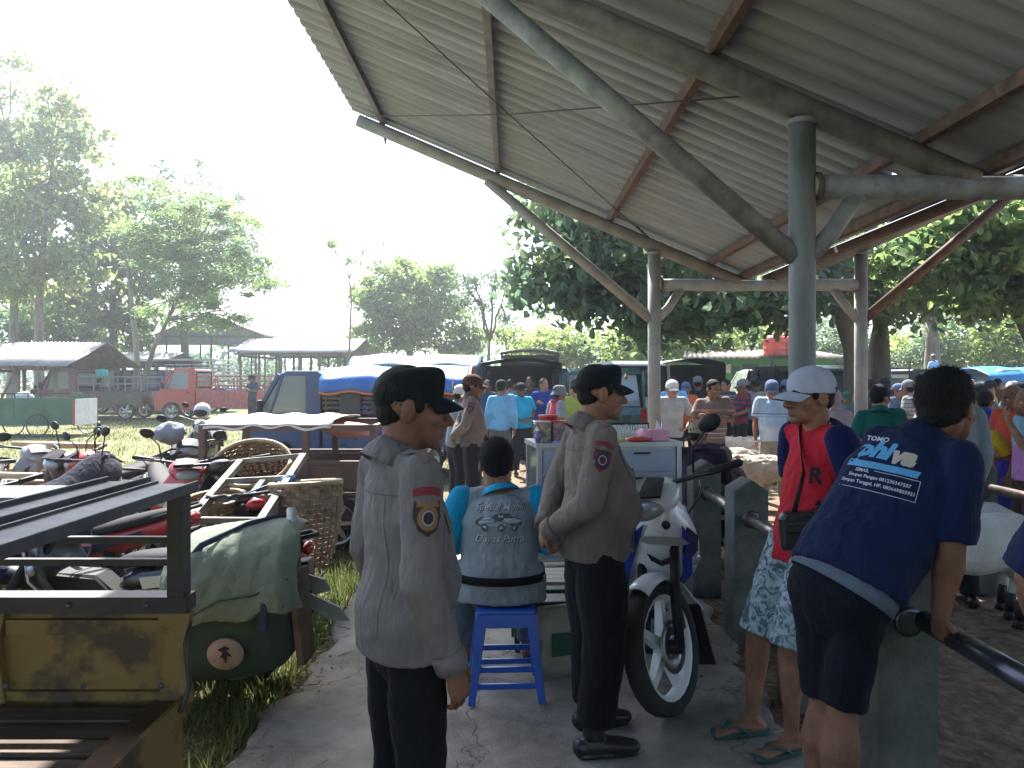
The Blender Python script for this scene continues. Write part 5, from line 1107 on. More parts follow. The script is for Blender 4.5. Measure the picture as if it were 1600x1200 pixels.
# -- underbone motorcycle; local frame: front wheel towards -Y, right side +... (the rider faces -Y)
def motorcycle(name, label, body, accent, rimm, steer=0.0, cover=None, style='under', mirror=True, plate=True, group=None, lamp='mask'):
    t = thing(name, label, 'motorcycle', group=group); R_ = .285; fy, ry = -.62, .62
    M_ = Matrix.Translation(Vector((0, fy + .19, .75))) @ Matrix.Rotation(steer, 4, Vector((0, .42, 1)).normalized()) @ Matrix.Translation(-Vector((0, fy + .19, .75)))
    def st(o):
        o.data.transform(M_)
        return o
    wheel_f = wheel(t, (0, fy, R_), R_, .085, rimm, 5); st(wheel_f)
    for k in KIDS[wheel_f.name]: st(k)
    wheel(t, (0, ry, R_), R_, .10, rimm, 5)
    mb = MB()
    for x in (-.085, .085): mb.tube([(x, fy, R_), (x, fy + .05, R_ + .18), (x * .95, fy + .17, .72)], [.022, .024, .022], 10)
    mb.lathe([(0, -.09), (.03, -.09), (.03, .09), (0, .09)], (0, fy, R_), 'x', 12); st(mb.build('fork', blackp if accent is not None else chrome, t))
    mb = MB(); pts = []                                                                       # front mudguard hugging the tyre
    for i in range(15):
        a = R(66 + 104 * i / 14); rr = R_ + .032 + (.05 * max(0, (i - 11) / 3) if i > 11 else 0)
        for j in range(7):
            u = -1 + 2 * j / 6; pts.append((u * .062, fy - math.cos(a) * rr * -1 * -1 if False else fy - math.cos(a) * rr, R_ + math.sin(a) * rr - .035 * abs(u) ** 2.5))
    mb.sheet(pts, 7); st(solid(mb.build('mudguard', body, t), .006))
    mb = MB(); mb.add([(x, fy + R_ + .03 + d, z) for d in (0, .008) for x, z in ((-.06, .38), (.06, .38), (.075, .10), (-.075, .10))], [(0, 1, 2, 3), (7, 6, 5, 4), (0, 4, 5, 1), (1, 5, 6, 2), (2, 6, 7, 3), (3, 7, 4, 0)]); st(mb.build('mud_flap', blackp, t))
    # leg shield: curved sheet with two wings
    mb = MB(); pts = []; rows = [(.36, .10, -.27), (.46, .19, -.37), (.57, .225, -.46), (.69, .205, -.52), (.80, .14, -.545), (.88, .08, -.535)]
    for z, hw, y in rows:
        for j in range(9):
            u = -1 + 2 * j / 8; pts.append((u * hw, y + .17 * abs(u) ** 1.6, z + .02 * abs(u)))
    mb.sheet(pts, 9); o = solid(mb.build('leg_shield', body, t), .022, 1); subd(o, 1)
    for q in (-1, 1):                                                                         # side stripes and indicator lamps of the shield
        mb = MB(); mb.add([(q * a, b_, c) for a, b_, c in ((.085, -.512, .80), (.12, -.488, .76), (.165, -.415, .57), (.12, -.435, .57), (.11, -.335, .46))], [(0, 1, 2, 3), (3, 2, 4)]); s_ = solid(mb.build('stripe', accent or blackp, o), .012, 1)
        mb = MB(); mb.ell((q * .165, -.405, .63), (.055, .03, .03), 10, 6, (0, 0, q * .5)); mb.build('indicator', ambl if style == 'old' else lampg, t)
    mb = MB(); mb.prism([(-.20, .28), (-.36, .45), (-.38, .60), (-.12, .60), (.05, .47), (.28, .47), (.30, .33), (.05, .24)], -.095, .095, 'yz', bev=.02); mb.build('centre_tunnel', blackp, t)
    # rear body and seat
    mb = MB(); rings = [(-.02, .50, .60, .10), (.12, .52, .68, .135), (.35, .53, .72, .145), (.6, .58, .77, .125), (.82, .68, .83, .085), (.98, .77, .86, .045)]; pts = []
    for y, z0, z1, hw in rings:
        zc, hz = (z0 + z1) / 2, (z1 - z0) / 2
        for j in range(12): a = 2 * PI * j / 12; pts.append((hw * math.cos(a) * (1 if math.sin(a) < .5 else .9), y, zc + hz * math.sin(a)))
    fs = [(i * 12 + j, i * 12 + (j + 1) % 12, (i + 1) * 12 + (j + 1) % 12, (i + 1) * 12 + j) for i in range(5) for j in range(12)] + [tuple(range(12)), tuple(60 + j for j in reversed(range(12)))]
    mb.add(pts, fs, True); o = mb.build('tail_body', body, t); subd(o, 1)
    for q in (-1, 1):
        mb = MB(); mb.add([(q * a, b_, c) for a, b_, c in ((.138, .14, .62), (.150, .40, .66), (.118, .72, .75), (.12, .70, .71), (.148, .38, .60), (.13, .16, .56))], [(0, 1, 4, 5), (1, 2, 3, 4)]); solid(mb.build('stripe', accent or blackp, o), .010, q)
    mb = MB(); pts = []
    for y, z, hw in ((-.04, .67, .07), (.06, .715, .11), (.25, .735, .125), (.42, .755, .125), (.60, .80, .115), (.80, .845, .085), (.86, .85, .05)):
        for u, dz in ((-1, -.05), (-.92, -.012), (-.6, .012), (0, .018), (.6, .012), (.92, -.012), (1, -.05)): pts.append((u * hw, y, z + dz))
    mb.sheet(pts, 7); s_ = solid(mb.build('seat', seatm, t), .03, -1); subd(s_, 1)
    mb = MB(); mb.tube([(-.07, .72, .80), (-.09, .98, .875), (0, 1.03, .88), (.09, .98, .875), (.07, .72, .80)], .012, 8); mb.build('grab_rail', blackp, t)
    mb = MB(); mb.ell((0, .985, .80), (.07, .035, .04), 12, 8); mb.build('tail_light', redl, t)
    mb = MB(); mb.prism([(.82, .70), (1.0, .74), (1.05, .46), (1.02, .44), (.93, .62)], -.06, .06, 'yz'); mb.build('rear_mudguard', blackp, t)
    if plate: mb = MB(); mb.box((0, 1.045, .60), (.22, .006, .10), (-.25, 0, 0)); p_ = mb.build('number_plate', mat('plate_black', (.02, .02, .02), .5), t); mb = MB(); mb.box((0, 1.052, .612), (.17, .004, .03), (-.25, 0, 0)); mb.build('plate_figures', mat('plate_white', (.6, .6, .6), .5), p_)
    # engine, chain case, exhaust, swing arm, stands
    mb = MB(); mb.box((0, .02, .36), (.20, .26, .17)); mb.lathe([(0, -.13), (.07, -.13), (.085, -.1), (.085, .1), (.07, .13), (0, .13)], (0, .08, .34), 'x', 14); mb.tube([(0, -.05, .36), (0, -.27, .40)], [.075, .06], 10); mb.build('engine', mat('engine_cast', (.12, .12, .12), .5, metal=.6), t)
    mb = MB(); mb.tube([(-.07, -.26, .36), (-.09, -.1, .22), (-.12, .2, .24), (-.14, .42, .30)], .02, 8); mb.tube([(-.14, .40, .29), (-.145, .52, .325), (-.15, .95, .42)], [.032, .05, .045], 12, dome=True); mb.build('exhaust', mat('exhaust_steel', (.14, .14, .14), .35, metal=.8), t)
    mb = MB()
    for x in (-.085, .085): mb.tube([(x, .12, .36), (x, ry, R_)], .022, 8); mb.tube([(x * 1.1, ry + .02, R_ + .02), (x * 1.1, .46, .66)], .026, 8)
    mb.tube([(-.2, .05, .26), (.2, .05, .26)], .014, 8); mb.tube([(.08, .12, .26), (.20, .04, .01)], .012, 6); mb.tube([(-.11, .28, .25), (-.13, .36, .01)], .012, 6); mb.tube([(.11, .28, .25), (.13, .36, .01)], .012, 6)
    mb.build('swing_arm', frame_m, t)
    # handlebar cowl, lamp, grips and mirrors (steered)
    mb = MB(); pts = []
    for y, z0, z1, hw in ((-.545, .84, .90, .06), (-.52, .80, .95, .125), (-.44, .81, .985, .15), (-.36, .85, 1.0, .13), (-.28, .90, .985, .08)):
        zc, hz = (z0 + z1) / 2, (z1 - z0) / 2
        for j in range(12): a = 2 * PI * j / 12; pts.append((hw * math.cos(a), y, zc + hz * math.sin(a)))
    mb.add(pts, [(i * 12 + j, i * 12 + (j + 1) % 12, (i + 1) * 12 + (j + 1) % 12, (i + 1) * 12 + j) for i in range(4) for j in range(12)] + [tuple(range(12)), tuple(48 + j for j in reversed(range(12)))], True)
    o = st(subd(mb.build('handlebar_cowl', body if style != 'old' else blackp, t), 1))
    mb = MB()
    if lamp == 'round': mb.lathe([(0, -.60), (.085, -.595), (.09, -.57), (.085, -.5), (.05, -.46)], (0, 0, .88), 'y', 18)
    else: mb.ell((0, -.505, .868), (.105, .06, .055), 14, 10)
    st(mb.build('headlight', lampg, t))
    mb = MB(); mb.add([(x, y, z) for x, y, z in ((-.10, -.535, .915), (.10, -.535, .915), (.085, -.43, .985), (-.085, -.43, .985), (0, -.56, .925), (0, -.43, .997))], [(0, 4, 5, 3), (4, 1, 2, 5)]); st(solid(mb.build('cowl_trim', blackp, o), .012, 1))
    mb = MB(); mb.tube([(-.36, -.22, .99), (-.24, -.27, .975), (-.1, -.36, .96), (.1, -.36, .96), (.24, -.27, .975), (.36, -.22, .99)], .012, 8); st(mb.build('handlebar', frame_m, t))
    for q in (-1, 1):
        mb = MB(); mb.tube([(q * .235, -.273, .975), (q * .365, -.218, .99)], .0185, 10, dome=True); mb.tube([(q * .19, -.33, .97), (q * .36, -.30, .975)], .006, 6); st(mb.build('grip', blackp, t))
        if mirror:
            mb = MB(); mb.tube([(q * .17, -.30, .985), (q * .20, -.31, 1.10), (q * .27, -.28, 1.17)], .006, 6); m_ = st(mb.build('mirror', blackp, t))
            mb = MB(); mb.ell((q * .29, -.275, 1.195), (.060, .02, .040), 14, 8, (0, -.25 * q, 0)); st(mb.build('mirror_shell', blackp, m_))
    if cover:
        mb = MB(); pts = []
        for y, z, hw, dr in ((-.50, .97, .13, .15), (-.40, 1.02, .20, .28), (-.25, .98, .20, .35), (-.05, .80, .17, .30), (.2, .77, .16, .25)):
            for j in range(11):
                u = -1 + 2 * j / 10; pts.append((u * (hw + .03) + .015 * math.sin(j * 2.1 + y * 9), y + .012 * math.sin(j * 3), z + .02 - dr * abs(u) ** 2.2 + .012 * math.sin(j * 4 + y * 5)))
        mb.sheet(pts, 11); o = mb.build('cover_cloth', cover, t); solid(o, .006, 1); subd(o, 1)
    return t
# ---------------------------------------------------------------- cars and pickups: local frame, front towards -X, near side towards -Y
def pickup(name, label, cab, bed=None, rimm=alloy, cab_l=1.25, bed_l=2.2, wd=1.6, top=1.78, glassm=winl, rails=None, group=None, rail_n=4, side_h=.38, bedm=None):
    t = thing(name, label, 'pickup truck', group=group); hw = wd / 2; fl = .62; belt = 1.08; x0 = 0; x1 = cab_l
    bedm = bedm or cab
    low = [(x0 + .05, .32), (x0, .50), (x0 + .03, .80), (x0 + .22, belt - .02), (x1, belt), (x1, .32), (x0 + .95, .32), (x0 + .92, .48), (x0 + .80, .60), (x0 + .60, .63), (x0 + .40, .58), (x0 + .28, .45), (x0 + .27, .32)]
    MB().prism(low, -hw, hw, 'xz', bev=.02).build('body', cab, t)
    rf = [(x0 + .62, top - .06), (x0 + .74, top), (x1 - .06, top), (x1, top - .05), (x1, top - .10), (x0 + .58, top - .10)]
    MB().prism(rf, -hw + .05, hw - .05, 'xz', bev=.02).build('roof', cab, t)
    for y in (-hw + .05, hw - .05):
        q = 1 if y > 0 else -1
        for a, b_, w_ in (((x0 + .24, belt - .02), (x0 + .62, top - .06), .06), ((x1 - .12, belt - .02), (x1 - .12, top - .06), .24), ((x0 + .47, belt - .02), (x0 + .68, top - .08), .035)):
            MB().beam((a[0], y, a[1]), (b_[0], y, b_[1]), w_, .06, up=(0, 1, 0)).build('pillar', cab, t)
        MB().prism([(x0 + .30, belt - .01), (x0 + .66, top - .09), (x1 - .23, top - .09), (x1 - .23, belt - .01)], y - .006 * q, y + .006 * q, 'xz').build('window', glassm, t)
        d = MB().prism([(x0 + .36, .50), (x0 + .36, belt - .03), (x1 - .1, belt - .03), (x1 - .1, .42), (x0 + .93, .42), (x0 + .86, .62), (x0 + .62, .68)], hw * q - .002 * q, hw * q + .010 * q, 'xz').build('door', cab, t)
        MB().bb(x1 - .30, x1 - .18, hw * q + .008 * q, hw * q + .03 * q, belt - .14, belt - .11).build('handle', blackp, d)
        m_ = MB(); m_.box((x0 + .36, hw * q + .13 * q, belt + .12), (.07, .14, .20)); m_.beam((x0 + .36, hw * q, belt), (x0 + .36, hw * q + .1 * q, belt + .1), .03, .03); bevel(m_.build('mirror', blackp, t), .02)
    mb = MB(); mb.prism([(-hw + .09, belt), (hw - .09, belt), (hw - .14, top - .09), (-hw + .14, top - .09)], 0, .012, 'yz'); o = mb.build('windscreen', glassm, t)
    for v in o.data.vertices: v.co.x += x0 + .25 + (v.co.z - belt) * .55
    MB().bb(x1 - .016, x1 - .004, -hw + .2, hw - .2, belt + .1, top - .16).build('rear_window', glassm, t)
    mb = MB(); mb.bb(x0 + .6, x1 - .1, -hw + .15, hw - .15, .5, .85); mb.bb(x1 - .3, x1 - .14, -hw + .15, hw - .15, .85, 1.35); mb.build('cab_seat', seatm, t)
    mb = MB(); mb.lathe([(.17, -.012), (.185, 0), (.17, .012)], (0, 0, 0), 'x', 18, closed=True); o = mb.build('steering_wheel', blackp, t); o.data.transform(Matrix.Translation((x0 + .58, .35, 1.1)) @ Matrix.Rotation(-.9, 4, 'Y'))
    MB().bb(x0 - .06, x0 + .10, -hw + .02, hw - .02, .36, .50).build('bumper', blackp, t)
    for q in (-1, 1):
        mb = MB(); mb.ell((x0 + .03, q * (hw - .2), .72), (.05, .15, .085), 12, 8); mb.build('headlight', lampg, t)
    for x in (x0 + .60, x1 + bed_l - .62):
        for q in (-1, 1): wheel(t, (x, q * (hw - .11), .30), .30, .18, rimm, 5, axis='y')
    b0, b1 = x1 + .05, x1 + bed_l
    MB().bb(b0, b1, -hw, hw, fl - .1, fl).build('bed_floor', bedm, t)
    for q in (-1, 1):
        p = [(b0, fl), (b0, fl + side_h), (b1, fl + side_h), (b1, fl), (b1, .42), (b1 - .28, .42), (b1 - .34, .56), (b1 - .5, .64), (b1 - .74, .64), (b1 - .9, .56), (b1 - .96, .42), (b0, .42)]
        MB().prism(p, q * hw - .02, q * hw + .02, 'xz').build('bed_side', bedm, t)
    MB().bb(b1 - .03, b1, -hw + .02, hw - .02, fl, fl + side_h - .01).build('tailgate', bedm, t); MB().bb(b0, b0 + .03, -hw + .02, hw - .02, fl, fl + side_h - .01).build('bed_front', bedm, t)
    for q in (-1, 1): MB().bb(b1, b1 + .02, q * (hw - .08) - .06, q * (hw - .08) + .06, .50, .66).build('tail_light', redl, t)
    if rails:
        rm_, rh = rails
        for q in (-1, 1):
            for k in range(5):
                x = b0 + .05 + (b1 - b0 - .1) * k / 4; MB().beam((x, q * hw, fl + side_h), (x, q * hw, fl + side_h + rh), .035, .035).build('rail_post', rm_, t)
            for k in range(rail_n):
                z = fl + side_h + rh * (k + 1) / rail_n; MB().beam((b0, q * (hw - .001), z), (b1, q * (hw - .001), z), .03, .04).build('rail', rm_, t)
        for x in (b0 + .02, b1 - .02):
            for k in range(rail_n):
                z = fl + side_h + rh * (k + 1) / rail_n; MB().beam((x, -hw, z + .002), (x, hw, z + .002), .03, .04).build('rail', rm_, t)
    t['_bed'] = (b0, b1, hw, fl, side_h)
    return t
def minivan(name, label, m, L_=4.1, wd=1.66, top=1.85, group=None, glassm=winm, rear=True, cat='van'):
    t = thing(name, label, cat, group=group); hw = wd / 2; belt = 1.05
    def arch(x): return [(x + .40, .34), (x + .37, .50), (x + .24, .64), (x, .68), (x - .24, .64), (x - .37, .50), (x - .40, .34)]
    low = [(0, .45), (0, .80), (.08, .90), (.80, belt), (L_ - .04, belt), (L_, .9), (L_, .40), (L_ - .05, .34)] + arch(L_ - .85) + arch(.78) + [(.06, .34)]
    MB().prism(low, -hw, hw, 'xz', bev=.03).build('body', m, t)
    MB().prism([(1.25, top - .08), (1.5, top), (L_ - .5, top), (L_ - .18, top - .08), (L_ - .14, top - .13), (1.18, top - .13)], -hw + .1, hw - .1, 'xz', bev=.03).build('roof', m, t)
    for q in (-1, 1):
        y = q * (hw - .07)
        for a, b_, w_ in (((.82, belt - .03), (1.25, top - .09), .07), ((1.75, belt - .03), (1.78, top - .08), .08), ((2.75, belt - .03), (2.75, top - .08), .08), ((L_ - .06, belt - .05), (L_ - .2, top - .09), .12)): MB().beam((a[0], y, a[1]), (b_[0], y, b_[1]), w_, .05, up=(0, 1, 0)).build('pillar', m, t)
        for a in ([(.90, belt - .02), (1.30, top - .12), (1.74, top - .12), (1.71, belt - .02)], [(1.80, belt - .02), (1.82, top - .12), (2.71, top - .12), (2.71, belt - .02)], [(2.79, belt - .02), (2.79, top - .12), (L_ - .25, top - .12), (L_ - .13, belt - .02)]):
            MB().prism(a, y - .005, y + .005, 'xz').build('window', glassm, t)
        MB().bb(L_ - .02, L_ + .015, q * (hw - .09) - .06, q * (hw - .09) + .06, .72, 1.02).build('tail_light', redl, t)
        mb = MB(); mb.ell((.03, q * (hw - .22), .78), (.07, .17, .08), 12, 8); mb.build('headlight', lampg, t)
        m_ = MB(); m_.box((.98, q * (hw + .10), belt + .06), (.10, .17, .13)); bevel(m_.build('mirror', m, t), .02)
    for nm, x, k in (('rear_window', L_ - .06, -.22), ('windscreen', .86, .6)):
        mb = MB(); mb.prism([(-hw + .14, belt + .02), (hw - .14, belt + .02), (hw - .2, top - .13), (-hw + .2, top - .13)], 0, .012, 'yz'); o = mb.build(nm, glassm, t)
        for v in o.data.vertices: v.co.x += x + (v.co.z - belt) * k
    MB().bb(L_ - .03, L_ + .05, -hw + .03, hw - .03, .36, .52).build('bumper', m, t); MB().bb(-.06, .05, -hw + .03, hw - .03, .36, .54).build('bumper', m, t)
    p = MB().bb(L_ + .002, L_ + .014, -.22, .22, .62, .74).build('number_plate', mat('plate_black', (.02, .02, .02), .5), t); MB().bb(L_ + .013, L_ + .018, -.17, .17, .66, .705).build('plate_figures', mat('plate_white', (.6, .6, .6), .5), p)
    mb = MB(); mb.bb(.9, L_ - .6, -hw + .15, hw - .15, .45, .85)
    for x in (1.5, 2.5, 3.3): mb.bb(x, x + .14, -hw + .18, hw - .18, .85, 1.32)
    mb.build('cabin_seat', seatm, t)
    for x in (.78, L_ - .85):
        for q in (-1, 1): wheel(t, (x, q * (hw - .11), .31), .31, .19, alloy, 5, axis='y')
    return t
def tarp(name, label, m, x0, x1, y0, y1, z, drop, parentless=True, trim=None, sag=.05, group=None):
    mb = MB(); pts = []; nx, ny = 26, 14
    for r_ in range(ny + 1):
        for c in range(nx + 1):
            u, v = c / nx, r_ / ny; x = x0 + (x1 - x0) * u
            if v < .2: y, zz = y0 - .015 * math.sin(u * 31), z - drop * (1 - v / .2) * (.9 + .1 * math.sin(u * 23))
            elif v > .8: y, zz = y1 + .015 * math.sin(u * 27), z - drop * ((v - .8) / .2) * (.9 + .1 * math.sin(u * 19))
            else: y, zz = y0 + (y1 - y0) * (v - .2) / .6, z + sag * min(1, math.sin((v - .2) / .6 * PI) * 1.15) - .02 * math.cos(u * 4 * PI) + .012 * math.sin(u * 17 + v * 9)
            pts.append((x, y, zz))
    mb.sheet(pts, nx + 1); t = thing(name, label, 'tarpaulin', group=group); o = mb.build('sheet', m, t); solid(o, .006)
    if trim:
        edge = [Vector(p) for p in pts[:nx + 1]]; MB().tube(edge, .022, 6).build('hem', trim, t)
        MB().tube([Vector(pts[r_ * (nx + 1) + nx]) for r_ in range(ny + 1)], .022, 6).build('hem', trim, t)
    return settle(t)
# ---------------------------------------------------------------- parked vehicles
navyp = paint('navy', (.018, .045, .145)); redp = paint('red', (.42, .035, .03)); maroon = paint('maroon', (.10, .02, .03)); blackc = paint('black', (.012, .013, .016)); whitec = paint('white', (.6, .61, .62)); silver = paint('silver', (.34, .38, .42)); greenp = paint('green', (.015, .075, .06)); bluec = paint('blue', (.03, .08, .33))
brown_rail = mat('brown_rail', (.10, .065, .05), .7, var=.3, vscale=6); red_rail = mat('faded_red_rail', (.40, .10, .085), .65, var=.2, vscale=6); white_rail = mat('white_rail', (.55, .56, .57), .6); black_rail = mat('black_rail', (.018, .018, .02), .5)
blue_t = mat('blue_tarpaulin', (.03, .13, .42), .38, var=.12, vscale=3, bump=.3, bscale=9); teal_t = mat('teal_tarpaulin', (.03, .11, .16), .45, var=.15, vscale=3, bump=.3, bscale=9); dark_t = mat('dark_canopy', (.022, .032, .032), .6, var=.3, vscale=3, bump=.3, bscale=8); orange_hem = mat('orange_hem', (.55, .14, .04), .7); pale_t = mat('pale_canvas', (.50, .50, .47), .8, var=.12, vscale=3, bump=.3, bscale=9)
def put(t, px, Y, rz=0.0): t.location = (xat(px, Y), Y, gz(0, Y)); t.rotation_euler = (0, 0, rz); return t
p = pickup('pickup_truck', 'dark blue pickup with a blue tarpaulin over its bed, facing left', navyp, rimm=alloy, cab_l=1.30, bed_l=2.35, glassm=winl, rails=(brown_rail, .42), rail_n=5); put(p, 398, 13.4, R(2))
def cab_letters(p):
    o = text_mesh('EXTRO', .085, .1, .002); q = link('lettering', o, mat('decal_white', (.6, .6, .62), .6), p); q.matrix_local = Matrix.Translation((.86, -.83, 1.035)) @ Matrix.Rotation(PI / 2, 4, 'X')
    mb = MB(); mb.lathe([(0, -.836), (.06, -.836), (.06, -.832)], (.44, 0, .97), 'y', 18); mb.build('round_sticker', mat('decal_white', (.6, .6, .62), .6), p)
    g = MB(); b0, b1, hw, fl, sh = p['_bed']
    for k in range(16):
        a = b0 + .5 + random.uniform(0, 1.2); g.tube([(a, -.5 + random.uniform(-.25, .6), fl + .42 + .035 * k), (a + .75, -.45 + random.uniform(-.2, .6), fl + .43 + .035 * k)], .035, 6)
    t = thing('poles', 'bundle of dark poles stacked in the bed of the blue pickup', 'poles'); g.build('pole_stack', mat('dark_poles', (.06, .045, .04), .8, var=.6, vscale=5), t)
    bx = thing('steel_box', 'dark steel box standing on the side of the blue pickup bed', 'box'); bevel(MB().bb(-.17, .17, -.15, .15, 0, .32).build('case', mat('dark_box', (.035, .037, .04), .5), bx), .01); MB().bb(-.18, .18, -.16, .16, .30, .335).build('lid', mat('dark_box', (.035, .037, .04), .5), bx)
    for o_ in (t, bx): o_.matrix_world = p.matrix_basis @ Matrix.Translation((0, 0, 0) if o_ is t else (b0 + .45, -.72, fl + .45))
cab_letters(p)
x0, x1 = xat(514, 13.2), xat(737, 13.2)
tarp('tarpaulin', 'bright blue tarpaulin with an orange hem stretched over the blue pickup', blue_t, x0, x1, 12.5, 14.3, 1.63, .25, trim=orange_hem, sag=.22)
p = pickup('pickup_truck', 'pickup under a long dark teal tarpaulin behind the blue pickup', bluec, cab_l=1.3, bed_l=2.7, rails=(black_rail, .7)); put(p, 500, 18.2, 0)
tarp('tarpaulin', 'long dark teal tarpaulin with a pale top behind the bright blue one', teal_t, xat(548, 17.5), xat(752, 17.5), 17.1, 19.0, 1.92, .36, sag=.26)
put(minivan('minivan', 'white van whose roof shows between the red rails and the tarpaulins', whitec, 3.9), 480, 21, R(8))
p = pickup('pickup_truck', 'red pickup with faded red wooden rails round its bed, facing left', redp, cab_l=1.45, bed_l=2.9, rails=(red_rail, .52), rail_n=3, bedm=red_rail); put(p, 256, 27.6, 0)
p = pickup('pickup_truck', 'old pickup with a maroon cab and a black bed parked before the rusty stall', maroon, cab_l=1.5, bed_l=2.35, rails=(mat('grey_rail', (.2, .2, .2), .5, metal=.3), .5), rail_n=2, bedm=blackc); put(p, 72, 27.6, 0)
p = pickup('pickup_truck', 'pickup with a white slatted box and flat roof behind the red one', bluec, cab_l=1.3, bed_l=2.6, rails=(white_rail, 1.0), rail_n=7, bedm=bluec); put(p, 222, 33, 0)
t = thing('truck_roof', 'flat white sheet roofing the slatted pickup box', 'roof'); MB().bb(xat(225, 33), xat(350, 33), 32.0, 34, 2.42, 2.47).build('sheet', white_rail, t); settle(t)
t = thing('banner', 'small turquoise banner hung on the black truck side near the rusty stall', 'banner'); mb = MB(); mb.sheet([(xat(149 + 20 * u / 6, 27), 27 + .02 * math.sin(u), at(0, 577 + 14 * v / 3 + .6 * math.sin(u * 1.5), 27).z) for v in range(4) for u in range(7)], 7); solid(mb.build('sheet', mat('turquoise', (.03, .42, .36), .7), t), .01); settle(t)
p = pickup('pickup_truck', 'black canopied truck parked behind the maroon pickup under the trees', blackc, cab_l=1.4, bed_l=3.0, rails=(black_rail, 1.1), rail_n=6); put(p, 150, 32, 0)
# centre: canopied truck seen from behind
def rear_pickup(name, label, px, Y, canopy, h, top, cabm=blackc, wd=1.7, bl=2.6):
    p = pickup(name, label, cabm, cab_l=1.3, bed_l=bl, wd=wd, rails=(black_rail, .3), rail_n=2); p.location = (xat(px, Y), Y + 1.3 + bl, gz(0, Y)); p.rotation_euler = (0, 0, R(-90))
    b0, b1, hw, fl, sh = p['_bed']; mb = MB()
    for q in (-1, 1): mb.bb(b0, b1, q * hw - .015, q * hw + .015, fl + .05, h)
    mb.bb(b0, b0 + .03, -hw, hw, fl + .05, h); mb.build('canopy_side', canopy, p)
    mb = MB(); pts = []
    for i in range(9):
        for j in range(9):
            u = -1 + j / 4; pts.append((b0 - .1 + (b1 - b0 + .3) * i / 8, u * (hw + .06), h + .12 * (1 - u * u) + .015 * math.sin(i * 2 + j)))
    mb.sheet(pts, 9); solid(mb.build('canopy_top', top, p), .02); return p
rear_pickup('pickup_truck', 'dark canopied truck with its open back towards the men at the centre', 815, 16.4, dark_t, 1.92, dark_t)
rear_pickup('pickup_truck', 'taller pale-topped truck standing behind the dark canopied one', 828, 24, dark_t, 2.30, pale_t, wd=1.8)
def van(label, m, px, Y, rz, **k):
    t = minivan('minivan', label, m, **k); L_ = k.get('L_', 4.1); v = Matrix.Rotation(rz, 3, 'Z') @ Vector((L_, 0, 0)); t.location = (xat(px, Y) - v.x, Y - v.y, gz(0, Y)); t.rotation_euler = (0, 0, rz); return t
van('dark green minivan seen from behind beside the second officer', greenp, 948, 15.2, R(-86), top=1.84, glassm=winl)
van('silver van with dark windows behind the far steel column', silver, 1005, 20.5, R(-82), top=2.02, L_=4.4)
van('black shiny people carrier seen from behind right of the main column', blackc, 1302, 17.5, R(-84), top=1.9)
rear_pickup('pickup_truck', 'black pickup with a canopy behind the man in grey polo', 1085, 21, dark_t, 1.95, dark_t)
p = pickup('pickup_truck', 'white cab pickup with tall black rails behind the man in red stripes', whitec, cab_l=1.3, bed_l=2.5, rails=(black_rail, .82), rail_n=6, bedm=whitec); put(p, 1128, 21.5, R(-4))
p = pickup('pickup_truck', 'dark pickup with black rails under the forked tree', blackc, cab_l=1.3, bed_l=2.7, rails=(black_rail, .8), rail_n=5); put(p, 1345, 24, R(180)); p.location.x = xat(1470, 24)
p = pickup('pickup_truck', 'white-railed pickup under a bright blue tarpaulin at the far right', whitec, cab_l=1.3, bed_l=2.6, rails=(white_rail, .7), rail_n=4); put(p, 1500, 22, 0)
tarp('tarpaulin', 'bright blue tarpaulin over the white-railed pickup at the far right', mat('sky_tarpaulin', (.03, .22, .55), .4, var=.1, bump=.3, bscale=9), xat(1528, 21.5), xat(1690, 21.5), 21, 23.3, 1.74, .26, sag=.22)
# ---------------------------------------------------------------- green delivery cart at the left edge
def green_cart():
    Y = 20.3; m = mat('cart_green', (.025, .095, .055), .6, var=.2, vscale=3); g = gz(0, Y); x0, x1 = xat(-25, Y), xat(131, Y)
    t = thing('pedal_cart', 'green wooden pedal cart with bicycle wheels and a white end panel', 'cart'); z0, z1 = at(0, 664, Y).z, at(0, 622, Y).z
    n = 3
    for k in range(n): a = x0 + (x1 - x0 - .28) * k / n; MB().bb(a, a + (x1 - x0 - .28) / n - .01, Y, Y + .04, z0, z1).build('side_panel', m, t); MB().bb(a, a + (x1 - x0 - .28) / n - .01, Y + 1.1, Y + 1.14, z0, z1).build('side_panel', m, t)
    MB().bb(x1 - .285, x1 - .25, Y + .02, Y + 1.12, z0 - .02, z1 - .03).build('end_panel', mat('cart_white', (.62, .6, .6), .7, var=.1), t)
    for y_ in (Y - .01, Y + 1.12): MB().bb(x1 - .29, x1 - .24, y_, y_ + .03, z0 - .02, z1 - .02).build('end_edge', redl, t)
    MB().bb(x1 - .34, x1 - .04, Y - .02, Y + .1, z1 - .0, z1 + .14).build('lamp_board', m, t)
    MB().bb(x0, x1 - .28, Y + .04, Y + 1.1, z0, z0 + .03).build('floor', m, t)
    for z in (z1 + .12,): MB().beam((x0, Y + .02, z), (x1 - .3, Y + .02, z), .03, .03).build('rail', blackp, t)
    for k in range(5): MB().beam((x0 + .35 * k + .1, Y + .02, z1), (x0 + .35 * k + .1, Y + .02, z1 + .12), .025, .025).build('rail_post', blackp, t)
    for px, dy in ((62, -.1), (98, 1.2), (2, .5)): wire_wheel(t, (xat(px, Y), Y + dy, g + .31), .31, 'y', mat('dull_rim', (.2, .2, .2), .5, metal=.5))
    settle(t)
    s_ = thing('sack', 'pale bundle lying on top of the green pedal cart', 'bundle'); o = MB().ell((xat(22, Y), Y + .4, z1 - .0), (.26, .22, .17), 14, 10).build('bundle', mat('sack_pale', (.45, .47, .47), .9, bump=.4, bscale=20), s_); ruffle(o, .1, .06); settle(s_)
